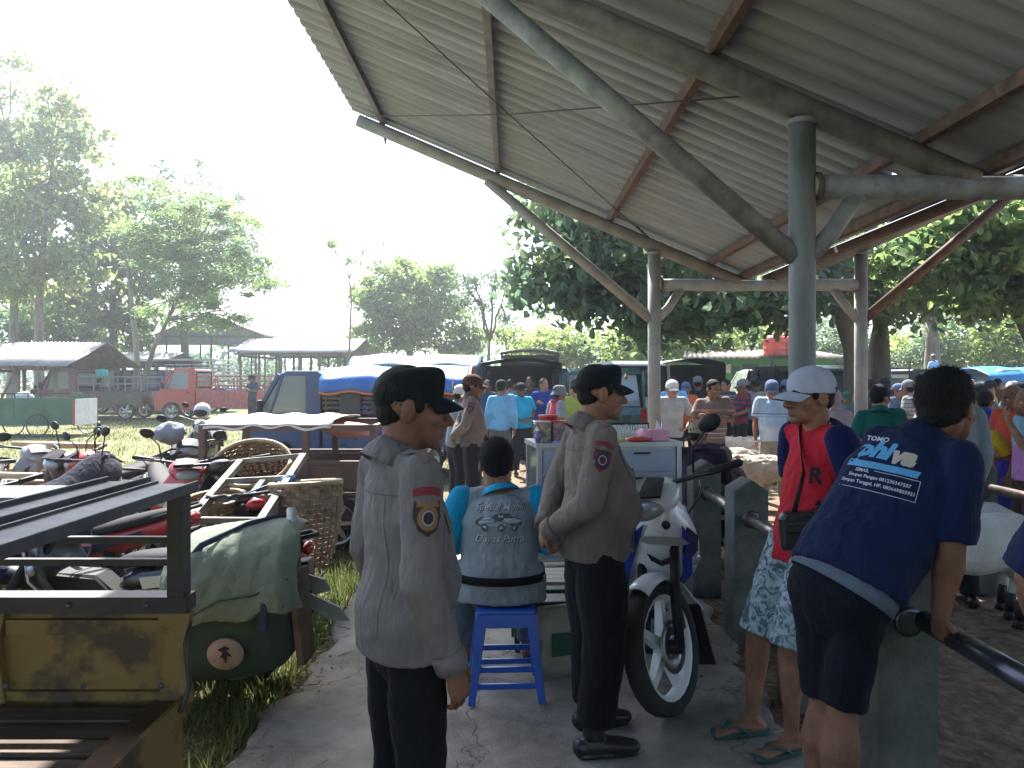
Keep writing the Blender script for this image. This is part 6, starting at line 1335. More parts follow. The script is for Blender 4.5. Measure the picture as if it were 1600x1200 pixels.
green_cart()
# ---------------------------------------------------------------- motorcycles
MT = {k: paint('bike_' + k, c) for k, c in dict(white=(.60, .62, .64), red=(.42, .018, .02), grey=(.20, .21, .23), black=(.014, .014, .017), blue=(.015, .03, .13)).items()}
whitew = mat('white_wheel', (.62, .63, .64), .4); bluestripe = mat('blue_stripe', (.02, .03, .30), .35, coat=.4); darkstripe = mat('dark_stripe', (.012, .015, .05), .35, coat=.4)
hero = motorcycle('motorcycle', 'white motorcycle with blue stripes and white wheels parked on the path, front wheel turned', MT['white'], bluestripe, whitew, steer=R(-40))
hero.scale = (1.12, 1.12, 1.12); hero.location = (.715, 4.45, 0); hero.rotation_euler = (0, R(3), R(0))
def hero_extras():
    sh = [k for k in KIDS[hero.name] if k.name.startswith('leg_shield')][0]
    mb = MB(); mb.prism([(-.11, .0), (-.085, .02), (.085, .02), (.11, .0), (.07, -.012), (-.07, -.012)], -.012, .012, 'xz'); o = mb.build('badge', mat('badge_metal', (.3, .31, .32), .3, metal=.7), hero); o.location = (.0, -.552, .73)
    mb = MB(); mb.prism([(-.07, .03), (-.05, .0), (0, -.022), (.05, .0), (.07, .03), (.05, .022), (0, -.002), (-.05, .022)], -.012, .012, 'xz'); o = mb.build('air_vent', blackp, hero); o.location = (.0, -.528, .64)
    mb = MB(); mb.lathe([(0, -.012), (.018, -.012), (.018, .01)], (0, -.575, .81), 'y', 14); mb.build('key_lock', blackp, hero)
    for q in (-1, 1):
        mb = MB(); mb.add([(q * a, b_, c) for a, b_, c in ((.12, -.50, .79), (.185, -.42, .74), (.19, -.41, .67), (.15, -.45, .64), (.11, -.49, .67))], [(0, 1, 2, 3, 4)]); solid(mb.build('shield_decal', darkstripe, hero), .012, q)
    MB().lathe([(0, -.03), (.095, -.03), (.1, .03), (0, .03)], (.0, -.02, 0), 'y', 4)
hero_extras()
def hero_cables():
    mb = MB()
    for a, b_, c in (((-.20, -.33, .985), (-.15, -.50, .93), (-.10, -.52, .86)), ((.20, -.33, .985), (.16, -.50, .93), (.11, -.52, .86))): mb.tube([a, (Vector(a) + Vector(b_)) / 2 + Vector((0, -.04, .01)), b_, c], .0045, 6)
    mb.build('brake_cable', blackp, hero)
hero_cables()
def hero_brake():
    f = [k for k in KIDS[hero.name] if k.name.startswith('tyre')][0]; M_ = Matrix.Translation(Vector((0, -.43, .75))) @ Matrix.Rotation(R(-40), 4, Vector((0, .42, 1)).normalized()) @ Matrix.Translation(-Vector((0, -.43, .75)))
    d = MB().lathe([(.05, .05), (.11, .05), (.11, .054), (.05, .054)], (0, -.62, .285), 'x', 28, closed=True).build('brake_disc', mat('disc_steel', (.30, .30, .30), .35, metal=.9), hero); d.data.transform(M_)
    c = bevel(MB().bb(.045, .075, -.56, -.50, .33, .42).build('caliper', frame_m, hero), .008); c.data.transform(M_)
hero_brake()
KG = 'motorcycles parked on the grass'
mb_red = motorcycle('motorcycle', '', MT['red'], darkstripe, alloy); mb_blk = motorcycle('motorcycle', '', MT['black'], MT['red'], alloy); mb_old = motorcycle('motorcycle', '', MT['black'], blackp, alloy, style='old', lamp='round', steer=R(12))
mb_cov = motorcycle('motorcycle', '', MT['red'], blackp, alloy, cover=cloth('striped_jacket', (.03, .03, .045), .9, .6))
def strip_mirrors(o):
    for k in list(KIDS[o.name]):
        if k.name.startswith('mirror') or k.name.startswith('pl_'):
            for q in KIDS.pop(k.name, []): KIDS.pop(q.name, None); bpy.data.objects.remove(q)
            KIDS[o.name].remove(k); bpy.data.objects.remove(k)
def bike(src, first, px, Y, rz, label, matmap=None, nomir=False):
    o = src if first else tree_copy(src, None, matmap); o.location = (xat(px, Y), Y, gz(0, Y)); o.rotation_euler = (0, R(random.uniform(2, 6)), rz); o['label'] = label; o['group'] = KG; o['category'] = 'motorcycle'
    if nomir: strip_mirrors(o)
bike(mb_red, True, 205, 7.4, R(-62), 'red and white motorcycle with raised mirrors at the middle of the parked row')
bike(mb_blk, True, 150, 7.6, R(-22), 'black motorcycle with two round mirrors left of the red and white one')
bike(mb_cov, True, 96, 6.3, R(150), 'red motorcycle with a dark jacket draped over its front')
bike(mb_old, True, 318, 12.8, R(8), 'old black motorcycle with a round headlamp behind the brown cart')
bike(mb_red, False, 8, 7.9, R(60), 'grey and white motorcycle at the left edge of the parked row', {MT['red']: MT['grey'], darkstripe: MT['black']}, True)
bike(mb_blk, False, 276, 8.9, R(28), 'black motorcycle with a pale cloth on its handlebar left of the brown cart')
bike(mb_red, False, 262, 6.7, R(35), 'red motorcycle with a white front shield just left of the brown cart', {darkstripe: MT['white']})
bike(mb_red, False, 70, 4.86, R(-92), 'red-tailed motorcycle seen through the rails of the truck bed', {}, True)
bike(mb_blk, False, 40, 4.35, R(168), 'black motorcycle behind the truck bed at lower left', {MT['red']: MT['blue']}, True)
bike(mb_red, False, -60, 6.6, R(20), 'white motorcycle half outside the picture at the left', {MT['red']: MT['white']})
def bike_bits():
    t = thing('helmet', 'pale open helmet resting on the old motorcycle', 'helmet'); mb = MB(); mb.ell((0, 0, 0), (.13, .15, .13), 16, 10); mb.build('shell', mat('helmet_shell', (.45, .47, .47), .25, coat=.5), t); mb = MB(); mb.ell((0, -.05, -.02), (.115, .115, .085), 14, 8); mb.build('visor', blackp, t); t.location = (xat(316, 12.3), 12.3, 1.12)
    t = thing('cloth', 'pale cloth bundled over the handlebar of the black motorcycle beside the cart', 'cloth'); mb = MB(); mb.ell((0, 0, 0), (.17, .12, .12), 18, 12); o = mb.build('fold', cloth('pale_cloth', (.22, .24, .28), .9, .5), t); ruffle(o, .09, .12); t.location = (xat(267, 8.45), 8.45, 1.03)
bike_bits()
for k, (px, y, w_) in enumerate(((40, 742, 1.1), (30, 752, 1.3), (60, 735, .9), (90, 694, 1.2))):
    Y = 7.0 + .3 * k; a = at(px - 70, y, Y); b_ = at(px + 70, y + 3, Y + .2); o = MB().tube([a, b_], .032, 8).build('bamboo_pole', mat('bamboo', (.42, .30, .17), .6, var=.2, vscale=6)); tag(o, ['upper pale bamboo pole lying behind the jacketed motorcycle', 'lower pale bamboo pole lying behind the jacketed motorcycle', 'thin bamboo pole over the other two poles', 'short bamboo pole behind the black motorcycle mirrors'][k], 'pole', 'bamboo poles')
# ---------------------------------------------------------------- brown steel cart box
brn = mat('brown_steel', (.105, .062, .045), .62, metal=.1, col2=(.155, .095, .07), vscale=2.5, bump=.06, bscale=30)
def brown_cart():
    t = thing('cargo_cart', 'brown steel cargo cart box with open upper rails', 'cart'); y0, y1 = 7.45, 8.7; x0, x1, xm = -3.0, -1.62, -2.0; x2 = xat(583, y0); zt = 1.13; zb = .22
    for x in (x0, xm, x2):
        for y in (y0, y1): MB().bb(x - .03, x + .03, y - .03, y + .03, zb, zt).build('post', brn, t)
    for y in (y0, y1):
        MB().bb(x0 - .03, x2 + .03, y - .032, y + .032, zt, zt + .055).build('top_rail', brn, t); MB().bb(x0, x2, y - .025, y + .025, .80, .835).build('mid_rail', brn, t)
        MB().bb(x0, x2, y - .02, y + .02, .50, .53).build('mid_rail', brn, t)
        for a, b_ in ((x0 + .03, xm - .03), (xm + .03, x2 - .03)):
            MB().bb(a, b_, y - .012, y + .012, zb, .47).build('side_panel', brn, t); MB().bb(a, b_, y - .012, y + .012, .56, .79).build('side_panel', brn, t)
    for x in (x0, x2): MB().bb(x - .025, x + .025, y0, y1, zt + .002, zt + .05).build('end_rail', brn, t); MB().bb(x - .012, x + .012, y0, y1, zb, .80).build('end_panel', brn, t)
    MB().bb(x0, x2, y0, y1, zb - .04, zb).build('floor', brn, t)
    for x in (x0 + .5, x2 - .35):
        for y in (y0 - .05, y1 + .05): wheel(t, (x, y, .24), .26, .09, alloy, 6, axis='y')
    for k in range(2): MB().beam((x0, y0 - .1 + .03 * k, .62 + .1 * k), (x0 - .8, y0 - .15, .66 + .12 * k), .025, .025).build('drawbar', frame_m, t)
    settle(t)
    c = thing('tarpaulin', 'white sunlit sheet laid over the top of the brown cart box', 'tarpaulin'); mb = MB(); pts = []
    for r_ in range(13):
        for k in range(31):
            u, v = k / 30, r_ / 12; x = x0 + .02 + (xat(516, y0) - x0) * u; y = y0 - .06 + 1.42 * v; z = zt + .075 + .05 * math.sin(v * PI) + .012 * math.sin(u * 21 + v * 5)
            if v < .05: z -= .05 + .012 * math.sin(u * 9) + .008 * math.sin(u * 25 + 1)
            pts.append((x, y, z))
    mb.sheet(pts, 31); solid(mb.build('sheet', mat('white_sheet', (.62, .60, .57), .8, bump=.3, bscale=14), c), .006); settle(c)
    g = thing('pink_bundle', 'pinkish cloth bundle lying in the open corner of the brown cart', 'bundle'); o = MB().ell((xat(545, 8), 8.0, 1.1), (.28, .12, .08), 14, 8).build('bundle', mat('pink_cloth', (.45, .25, .22), .9), g); ruffle(o, .1, .05); settle(g)
brown_cart()
# ---------------------------------------------------------------- woven baskets and the ladder frame on a motorcycle
weave = mat('woven_cane', (.30, .20, .115), .7, col2=(.17, .11, .065), vscale=14, bump=.15)
def basket(label, loc, r, h, rot, lean=0.0, group='woven cane baskets'):
    t = thing('basket', label, 'basket', loc, 0, group); t.rotation_euler = rot
    def rad(f): return r * (.62 + .38 * math.sin(min(1, f * 1.15) * PI / 2))
    nr, nb = 26, 17; mb = MB()
    for b in range(nb):
        z = h * (b + .5) / nb; rr = rad((b + .5) / nb); hh = h / nb * .46; pts = []
        for k in range(nr * 2):
            a = PI * k / nr; q = rr + (.009 if ((k // 2 + b) % 2) else -.009) * (1 if k % 2 == 0 else .2); pts.append((q * math.cos(a) * 1.15, q * math.sin(a) * .82, z))
        n = len(pts); vs = [(x, y, z - hh) for x, y, z in pts] + [(x, y, z + hh) for x, y, z in pts]; mb.add(vs, [(k, (k + 1) % n, n + (k + 1) % n, n + k) for k in range(n)])
    o = mb.build('weave', weave, t); solid(o, .005, 1); tag(o, kind='stuff')
    mb = MB()
    for k in range(nr):
        a = 2 * PI * k / nr; mb.tube([(rad(f) * math.cos(a) * 1.15, rad(f) * math.sin(a) * .82, h * f) for f in (0, .33, .66, 1)], .008, 5)
    tag(mb.build('rib', weave, t), kind='stuff')
    mb = MB(); mb.tube([(rad(1) * 1.15 * math.cos(2 * PI * k / 24), rad(1) * .82 * math.sin(2 * PI * k / 24), h) for k in range(25)], .018, 8); mb.build('rim', mat('split_bamboo', (.36, .26, .15), .65, var=.25, vscale=9), t)
    mb = MB(); mb.lathe([(0, 0), (rad(0), 0)], (0, 0, .01), n=20); mb.build('bottom', weave, t)
    return t
basket('woven cane basket hanging on the near right side of the ladder frame', (-1.50, 5.65, .26), .30, .60, (R(-3), R(5), R(86)))
basket('woven cane basket tipped towards the viewer behind the ladder frame', (-2.22, 6.85, .66), .28, .42, (R(52), R(-3), R(4)))
basket('woven cane basket on the left side of the ladder frame, half hidden', (-2.16, 5.6, .26), .25, .5, (0, R(-5), R(85)))
def ladder():
    t = thing('carrying_frame', 'grey wooden ladder-like carrying frame tied on top of the baskets', 'frame')
    fl, fr, nl, nr = at(376, 722, 6.35), at(474, 713, 6.3), at(284, 828, 4.75), at(398, 830, 4.8)
    MB().beam(fl, nl, .05, .055).build('side_bar', greywood, t); MB().beam(fr, nr, .05, .055).build('side_bar', greywood, t)
    for f in (0.0, .36, .62, .9):
        a, b_ = fl.lerp(nl, f), fr.lerp(nr, f); MB().beam(a + Vector((0, 0, .008)), b_ + Vector((0, 0, .008)), .045, .035).build('cross_bar', greywood, t)
    a, b_ = fl.lerp(nl, .38).lerp(fr.lerp(nr, .38), .62), fl.lerp(nl, .62).lerp(fr.lerp(nr, .62), .60); MB().beam(a, b_, .04, .03).build('cross_bar', greywood, t)
    for s_, e in ((fl, nl), (fr, nr)): MB().beam(s_.lerp(e, .65) - Vector((0, 0, .02)), s_.lerp(e, .7) - Vector((0, 0, .42)), .04, .04).build('leg', greywood, t)
    settle(t)
    k = thing('rope', 'blue nylon rope knotted round the carrying frame', 'rope'); p = fr.lerp(nr, .40); mb = MB(); q = fl.lerp(nl, .66).lerp(fr.lerp(nr, .66), .3)
    for i in range(5): mb.lathe([(.036 - .004 * abs(i - 2), -.006), (.044 - .004 * abs(i - 2), 0), (.036 - .004 * abs(i - 2), .006)], p + Vector((.01 * i - .02, .01 * i, .004 * i)), 'y', 12, closed=True)
    mb.tube([p, p.lerp(q, .4) + Vector((0, 0, .02)), q], .007, 6); mb.tube([p, p + Vector((.03, -.02, -.12)), p + Vector((.01, -.03, -.2))], .007, 6); mb.build('cord', mat('blue_rope', (.03, .18, .40), .6), k); settle(k)
    w_ = thing('wire_coil', 'dark twisted cord lying across the carrying frame', 'cord'); a = fl.lerp(nl, .66); mb = MB(); mb.tube([a.lerp(fr.lerp(nr, .62), u / 12) + Vector((0, .02 * math.sin(u * 2.4), .03 + .01 * math.cos(u * 2.4))) for u in range(9)], .014, 6); mb.build('cord', mat('dark_cord', (.05, .05, .05), .8), w_); settle(w_)
ladder()
b = tree_copy(mb_blk, None, {MT['red']: MT['grey']}); b.location = (-2.2, 6.15, GZ); b.rotation_euler = (0, R(4), R(-150)); strip_mirrors(b); b['label'] = 'black motorcycle carrying the woven baskets and ladder frame'; b['group'] = KG
# ---------------------------------------------------------------- motorcycle with green canvas bags
b = tree_copy(mb_blk, None, {MT['red']: MT['white']}); b.location = (-2.16, 4.2, GZ); b.rotation_euler = (R(-4), 0, R(-88)); strip_mirrors(b); b['label'] = 'black motorcycle under the green canvas saddlebags'; b['group'] = KG
canvas = mat('canvas_pale', (.20, .23, .175), .95, col2=(.145, .17, .125), vscale=4, bump=.5, bscale=13, spec=.15); canvas_d = mat('canvas_dark', (.028, .048, .034), .85, var=.2, vscale=4, bump=.25, bscale=12); straps = mat('navy_strap', (.02, .03, .06), .8)
def saddlebag():
    t = thing('saddlebag', 'big canvas saddlebag with a pale green flap and dark green pouch on the motorcycle', 'saddlebag'); cx, cy = -1.435, 3.90
    mb = MB(); pts = []; n = 30
    for i, (z, rx, ry) in enumerate(((.13, .18, .06), (.16, .25, .12), (.26, .295, .17), (.42, .305, .185), (.58, .30, .175), (.74, .285, .15), (.82, .26, .10))):
        for k in range(n):
            a = 2 * PI * k / n; c_, s_ = math.cos(a), math.sin(a); e = .62; pts.append((cx + rx * math.copysign(abs(c_) ** e, c_) + .02 * (z - .5), cy + ry * math.copysign(abs(s_) ** e, s_), z + (.03 * c_)))
    mb.add(pts, [(i * n + k, i * n + (k + 1) % n, (i + 1) * n + (k + 1) % n, (i + 1) * n + k) for i in range(6) for k in range(n)] + [tuple(reversed(range(n))), tuple(6 * n + k for k in range(n))], True)
    o = mb.build('pouch', canvas_d, t); subd(o, 1); ruffle(o, .14, .025)
    mb = MB(); pts = []; prof = ((.30, .88), (.16, .915), (.02, .90), (-.10, .85), (-.175, .76), (-.205, .64), (-.215, .58), (-.218, .50), (-.20, .475))
    for i, (dy, z) in enumerate(prof):
        f = i / 8
        for k in range(23):
            u = -1 + k / 11; hw = .275 + .045 * f - (.06 * max(0, .35 - f)); edge = max(0, abs(u) - .82) / .18
            pts.append((cx + .01 + u * hw, cy + dy + edge * .10 * (.4 + f) + .008 * math.sin(k * 1.7 + i * 2.1), z + .05 * u - .05 * edge * (1 - f) - .028 * abs(u) ** 3 * (1 - f) + (.012 * math.sin(k * .8) if i > 6 else 0)))
    mb.sheet(pts, 23); o = mb.build('flap', canvas, t); solid(o, .010, 0); subd(o, 2); ruffle(o, .12, .035); ruffle(o, .05, .012)
    fl = o
    def on(u, i): return Vector(pts[i * 23 + int((u + 1) * 11)]) + Vector((0, -.016, .008))
    MB().tube([on(-.95, 5), on(-.3, 3), on(.25, 2), on(.9, 1)], None, 6, squash=[(.016, .004)] * 4, side=(0, 0, 1)).build('strap', straps, t)
    MB().tube([on(-.98, 7), on(-.5, 7), on(0, 6), on(.5, 6), on(.98, 5)], .005, 6).build('seam', canvas_d, fl)
    for u in (-.6, .55): 
        p = on(u, 8); mb = MB(); mb.box(p + Vector((0, .0, .02)), (.05, .02, .07)); mb.box(p + Vector((0, .012, -.05)), (.04, .014, .09)); bevel(mb.build('buckle_strap', straps, t), .004)
    d = MB(); d.lathe([(0, 0), (.075, 0), (.078, .006), (.078, .014)], (cx + .03, cy - .207, .315), 'y', 26); dd = d.build('round_patch', mat('patch_buff', (.32, .21, .17), .85, var=.15, vscale=12), t)
    m_ = MB(); m_.prism([(-.03, .025), (.0, .042), (.022, .03), (.006, .018), (.03, -.008), (.012, -.004), (.006, -.04), (-.008, -.01), (-.02, -.016), (-.006, .012)], -.006, .0, 'xz'); m_.build('patch_mark', blackp, dd).location = (cx + .03, cy - .208, .315)
    mb = MB(); mb.add([(cx + .29, cy - .12, .70), (cx + .33, cy + .02, .70), (cx + .36, cy + .02, .25), (cx + .34, cy - .10, .22), (cx + .27, cy - .12, .70), (cx + .31, cy + .04, .70), (cx + .33, cy + .04, .25), (cx + .31, cy - .10, .22)], [(0, 1, 2, 3), (7, 6, 5, 4), (0, 4, 5, 1), (1, 5, 6, 2), (2, 6, 7, 3), (3, 7, 4, 0)]); mb.build('wooden_end', mat('brown_board', (.11, .075, .05), .8, var=.3), t)
    MB().tube([(cx + .23, cy + .12, .98), (cx + .27, cy - .05, .72), (cx + .28, cy - .1, .68)], .022, 10).build('stiffener', mat('grey_pvc', (.35, .36, .35), .5), t)
    settle(t); t.scale = (1.14, 1.0, .97); t.location.x += .10
    g = thing('mud_guards', 'two grey pointed plastic strips sticking out behind the saddlebag motorcycle', 'strip'); mb = MB()
    for z, l, a in ((.50, .26, -.42), (.59, .16, -.25)):
        mb.add([(cx + .33, cy + .12, z + .03), (cx + .33 + l * .8, cy + .1, z + .03 + a * l * .8), (cx + .33 + l, cy + .1, z - .02 + a * l), (cx + .33 + l * .6, cy + .1, z - .055 + a * l * .6), (cx + .33, cy + .12, z - .04)], [(0, 1, 2, 3, 4)])
    solid(mb.build('strip', mat('grey_pvc_dull', (.20, .21, .20), .6), g), .02); settle(g)
saddlebag()
# ---------------------------------------------------------------- yellow truck bed in the left foreground
yel = mat('worn_yellow', (.23, .145, .04), .65, col2=(.085, .052, .028), vscale=5, bump=.08, bscale=30, detail=10, lo=.50, hi=.60); drk = mat('dark_iron', (.032, .032, .036), .55, metal=.2, col2=(.060, .055, .052), vscale=8, bump=.05); plank = mat('worn_plank', (.15, .105, .078), .8, col2=(.07, .048, .038), vscale=5, stretch=(.3, 4, 1), bump=.25, bscale=30); rackm = mat('rack_steel', (.11, .115, .125), .5, metal=.3, col2=(.07, .073, .08), vscale=5)
def truck_bed():
    t = thing('truck_bed', 'worn yellow truck bed with a slatted floor and dark iron rack at lower left', 'truck bed'); x0, x1, y0, y1 = -3.4, -1.10, .75, 2.60; zf, zw = .545, .845
    n = 16
    for k in range(n):
        a = y0 + (y1 - y0 - .06) * k / n; MB().bb(x0, x1 - .10, a + .008, a + (y1 - y0 - .06) / n - .012, zf - .03, zf + random.uniform(-.003, .004)).build('floor_plank', plank, t)
    MB().bb(x0, x1 - .02, y0, y1, zf - .09, zf - .035).build('floor_pan', drk, t)
    MB().bb(x0, x1, y1, y1 + .03, zf - .05, zw).build('side_wall', yel, t)
    for xa, xb in ((-3.3, -2.55), (-2.45, -1.80), (-1.70, -1.16)):
        for z_, h in ((zw - .05, .05), (zf + .02, .03)): MB().bb(xa, xb, y1 - .022, y1, z_ - h / 2, z_ + h / 2).build('wall_rib', yel, t)
    for x in (-2.5, -1.75, -1.13): o = MB(); o.prism([(x - .055, zf), (x + .055, zf), (x + .03, zw - .1), (x + .055, zw), (x - .055, zw), (x - .03, zw - .1)], y1 - .035, y1, 'xz'); o.build('wall_stay', yel, t)
    MB().bb(x0, x1 + .01, y1 - .035, y1 + .05, zw, zw + .055).build('top_rail', drk, t)
    MB().bb(x1 - .055, x1 + .0, y1 - .03, y1 + .03, zw + .055, 1.245).build('corner_post', drk, t)
    for k in range(2): MB().bb(x0, x1 - .055, y1 - .012, y1 + .012, 1.0 + .075 * k, 1.022 + .075 * k).build('side_rail', drk, t)
    MB().bb(x0 + .0, x0 + .06, y1 - .03, y1 + .03, zw + .055, 1.245).build('corner_post', drk, t)
    # rack on top: pressed channels lying fore and aft
    def channel(xa, xb, z, h, ya=.9, yb=y1 + .05):
        mb = MB(); mb.prism([(xa, z), (xb, z), (xb, z + h), (xb - .012, z + h), (xb - .012, z + .012 + h * .35), (xa + .012, z + .012 + h * .35), (xa + .012, z + h), (xa, z + h)], ya, yb, 'xz'); return bevel(mb.build('rack_channel', rackm, t), .004)
    channel(x1 - .13, x1 + .02, 1.245, .035); channel(x1 - .30, x1 - .145, 1.25, .045)
    MB().bb(x0, x1 - .31, .9, y1 + .05, 1.25, 1.262).build('rack_sheet', rackm, t)
    for k in range(4): MB().bb(x0 + .2, x1 - .34, 1.2 + .36 * k, 1.23 + .36 * k, 1.262, 1.278).build('rack_rib', rackm, t)
    mb = MB()
    for k in range(7): mb.bb(x1 - .085, x1 - .06, 1.1 + .22 * k, 1.115 + .22 * k, 1.262, 1.268)
    mb.build('slot', drk, t)
    for k in range(9):
        for z in (zw + .028,): o = MB().lathe([(0, -.008), (.009, -.008), (.011, -.002), (.011, 0)], (x1 - .12 - .26 * k, y1 - .035, z), 'y', 8).build('bolt', rackm, t)
        MB().lathe([(0, -.006), (.008, -.006), (.01, 0)], (x1 - .07 - .26 * k, y1 - .036, zf + .06), 'y', 8).build('bolt', rackm, t)
    # rear sill and hanging tailboard
    mb = MB(); mb.bb(x1 - .10, x1 - .005, y0, y1 - .04, zf - .035, zf + .012); mb.build('sill_plate', mat('rust_edge', (.09, .05, .03), .6, metal=.3, var=.4), t); MB().bb(x1 - .005, x1 + .012, y0, y1 - .04, zf - .04, zf + .026).build('sill_edge', yel, t)
    MB().bb(x1 - .03, x1 + .008, y0, y1 - .05, .12, zf - .045).build('tailboard', yel, t)
    for yy in (y1 - .5, y1 - 1.1): MB().bb(x1 + .008, x1 + .024, yy - .03, yy + .03, .14, zf - .06).build('tailboard_rib', yel, t)
    for yy in (1.05, 2.3): wheel(t, (x0 + .9, yy, .26), .29, .16, alloy, 5, axis='y')
    MB().tube([(x1 + .01, y1 + .0, zw - .02), (x1 + .025, y1 - .06, .70), (x1 + .02, y1 - .03, .60), (x1 + .02, y1 - .1, zf)], .008, 6).build('chain', drk, t)
    settle(t)
truck_bed()
# ---------------------------------------------------------------- stool, cabinet and goods
def stool():
    t = thing('plastic_stool', 'blue moulded plastic stool under the seated man', 'stool', (-.035, 4.02, 0), R(3)); m = mat('blue_plastic', (.012, .085, .42), .35, var=.08, vscale=4, coat=.15, bump=.05, bscale=60); H = .46; a, b_ = .135, .195
    mb = MB(); mb.box((0, 0, H - .012), (.30, .30, .024)); o = mb.build('seat', m, t); bevel(o, .02, 3)
    for q in (0, 1, 2, 3):
        s = Matrix.Rotation(q * PI / 2, 3, 'Z'); mb = MB(); pr = [(-a - .012, H - .02), (a + .012, H - .02), (a + .016, H - .075), (a - .05, H - .085), (-a + .05, H - .085), (-a - .016, H - .075)]
        vs = [s @ Vector((x, -a - .012 - d + (H - z) * -.10, z)) for d in (0, -.012) for x, z in pr]; n = 6; mb.add(vs, [tuple(range(n)), tuple(reversed(range(n, 2 * n)))] + [(i, i + n, (i + 1) % n + n, (i + 1) % n) for i in range(n)]); mb.build('apron', m, t)
        for z, ins in ((.17, 1), (.09, 0)) if q in (0, 2) else ((.20, 1),):
            f = (H - z) / H; r_ = a + (b_ - a) * f; mb = MB(); mb.box(s @ Vector((0, -r_ + .012, z)), (2 * r_ - .05, .014, .028) if q % 2 == 0 else (.014, 2 * r_ - .05, .028)); mb.build('rung', m, t)
    for sx in (-1, 1):
        for sy in (-1, 1):
            mb = MB(); w_, w2 = .055, .036
            def L(c, wd, z): x, y = c; return [(sx * x, sy * y, z), (sx * (x - wd), sy * y, z), (sx * (x - wd), sy * (y - .012), z), (sx * (x - .012), sy * (y - .012), z), (sx * (x - .012), sy * (y - wd), z), (sx * x, sy * (y - wd), z)]
            vs = L((a + .014, a + .014), w_, H - .02) + L((b_, b_), w2, .0); n = 6; mb.add(vs, [(i, (i + 1) % n, n + (i + 1) % n, n + i) for i in range(n)] + [tuple(range(n)), tuple(reversed(range(n, 2 * n)))]); bevel(mb.build('leg', m, t), .003)
stool()
def cabinet():
    alu = mat('aluminium', (.40, .41, .41), .42, metal=.6, var=.1, vscale=4); pan = mat('cabinet_panel', (.27, .31, .37), .5, var=.06, vscale=2); gl = mat('pane_glass', (.22, .23, .21), .08, alpha=.35, spec=.8)
    t = thing('display_cabinet', 'grey aluminium display cabinet with drawers and a glass end behind the motorcycle', 'cabinet', (.225, 6.32, 0), R(9)); W_, D_, H = 1.20, .50, 1.10
    for x in (0, W_):
        for y in (0, D_): MB().bb(x - .02, x + .02, y - .02, y + .02, 0, H - .04).build('post', alu, t)
    MB().bb(-.03, W_ + .03, -.03, D_ + .03, H - .04, H).build('top', alu, t); MB().bb(-.015, W_ + .015, -.012, D_, .12, .15).build('base', alu, t)
    MB().bb(0.02, W_ - .02, D_ - .01, D_, .15, H - .04).build('back_panel', pan, t); MB().bb(W_ - .006, W_ + .006, .02, D_ - .02, .15, H - .04).build('side_panel', pan, t)
    MB().bb(-.004, .004, .02, D_ - .02, .15, H - .04).build('glass_pane', gl, t)
    for k, z in enumerate((.42, .70)): MB().bb(0.02, W_ - .02, .02, D_ - .01, z, z + .012).build('shelf', alu, t)
    zs = [.16, .46, .60, .84, H - .05]
    MB().bb(.022, W_ - .022, .004, .012, .15, H - .045).build('front_frame', alu, t)
    for k in range(4):
        for c in range(2):
            a = .03 + c * (W_ - .05) / 2; d = MB().bb(a, a + (W_ - .07) / 2, -.012, .004, zs[k] + .01, zs[k + 1] - .012).build('drawer_front', pan, t); bevel(d, .004)
            MB().bb(a + .20, a + .34, -.026, -.012, zs[k + 1] - .05, zs[k + 1] - .035).build('handle', blackp, d)
    Mx = t.matrix_basis
    g = thing('cabinet_goods', 'pale goods stacked behind the glass end of the cabinet', 'goods'); mb = MB()
    for k in range(10): mb.box((random.uniform(.07, .3), random.uniform(.1, .4), .20 + random.choice([0, .28, .56]) + .06), (.08, .09, .11), (0, 0, random.random()))
    mb.build('packet', mat('goods_mixed', (.4, .36, .28), .7, var=.6, vscale=9), g); g.matrix_world = Mx
    def item(name, label, cat, x, y, rz=0, group=None): q = thing(name, label, cat, group=group); q.matrix_world = Mx @ Matrix.Translation((x, y, H)) @ Matrix.Rotation(rz, 4, 'Z'); return q
    clear = mat('clear_plastic', (.45, .46, .45), .1, alpha=.28, spec=.7); redlid = mat('red_lid', (.45, .03, .02), .4)
    for k, (x, lab) in enumerate(((.05, 'left clear plastic jar with a white rim and snacks on the cabinet'), (.205, 'right clear plastic jar with a red lid on the cabinet'))):
        q = item('snack_jar', lab, 'jar', x, .14, 0, 'snack jars on the cabinet'); bevel(MB().bb(-.068, .068, -.06, .06, 0, .165).build('jar', clear, q), .012)
        mb = MB()
        for i in range(12): mb.box((random.uniform(-.045, .045), random.uniform(-.04, .04), .015 + .01 * i), (.035, .03, .05), (random.random(), random.random(), 0))
        mb.build('snack', mat('snack_%d' % k, [(.38, .30, .06), (.30, .05, .07)][k], .6, var=.7, vscale=30), q); bevel(MB().bb(-.07, .07, -.062, .062, .165, .178).build('lid', redlid if k else whitec, q), .006)
    q = item('red_tub', 'small red tub standing behind the left snack jar', 'tub', .13, .27); MB().lathe([(0, 0), (.07, 0), (.08, .20), (.085, .205), (.085, .22), (0, .222)], n=18).build('tub', redlid, q)
    q = item('bottle', 'small violet bottle at the left end of the cabinet top', 'bottle', -.0, .07); MB().lathe([(0, 0), (.022, 0), (.022, .075), (.01, .09), (.01, .1)], n=12).build('flask', mat('violet_bottle', (.16, .12, .35), .3), q); MB().lathe([(.013, .095), (.013, .115), (0, .117)], n=10).build('cap', whitec, q)
    q = item('hanging_rack', 'low rack with rows of small white packets hanging from a dark bar', 'rack', .80, .30)
    MB().bb(-.24, .24, -.008, .008, .132, .145).build('bar', blackp, q); 
    for x in (-.235, .235): MB().bb(x - .006, x + .006, -.006, .006, 0, .14).build('upright', blackp, q)
    pkm = mat('white_packets', (.55, .55, .52), .5, var=.25, vscale=60)
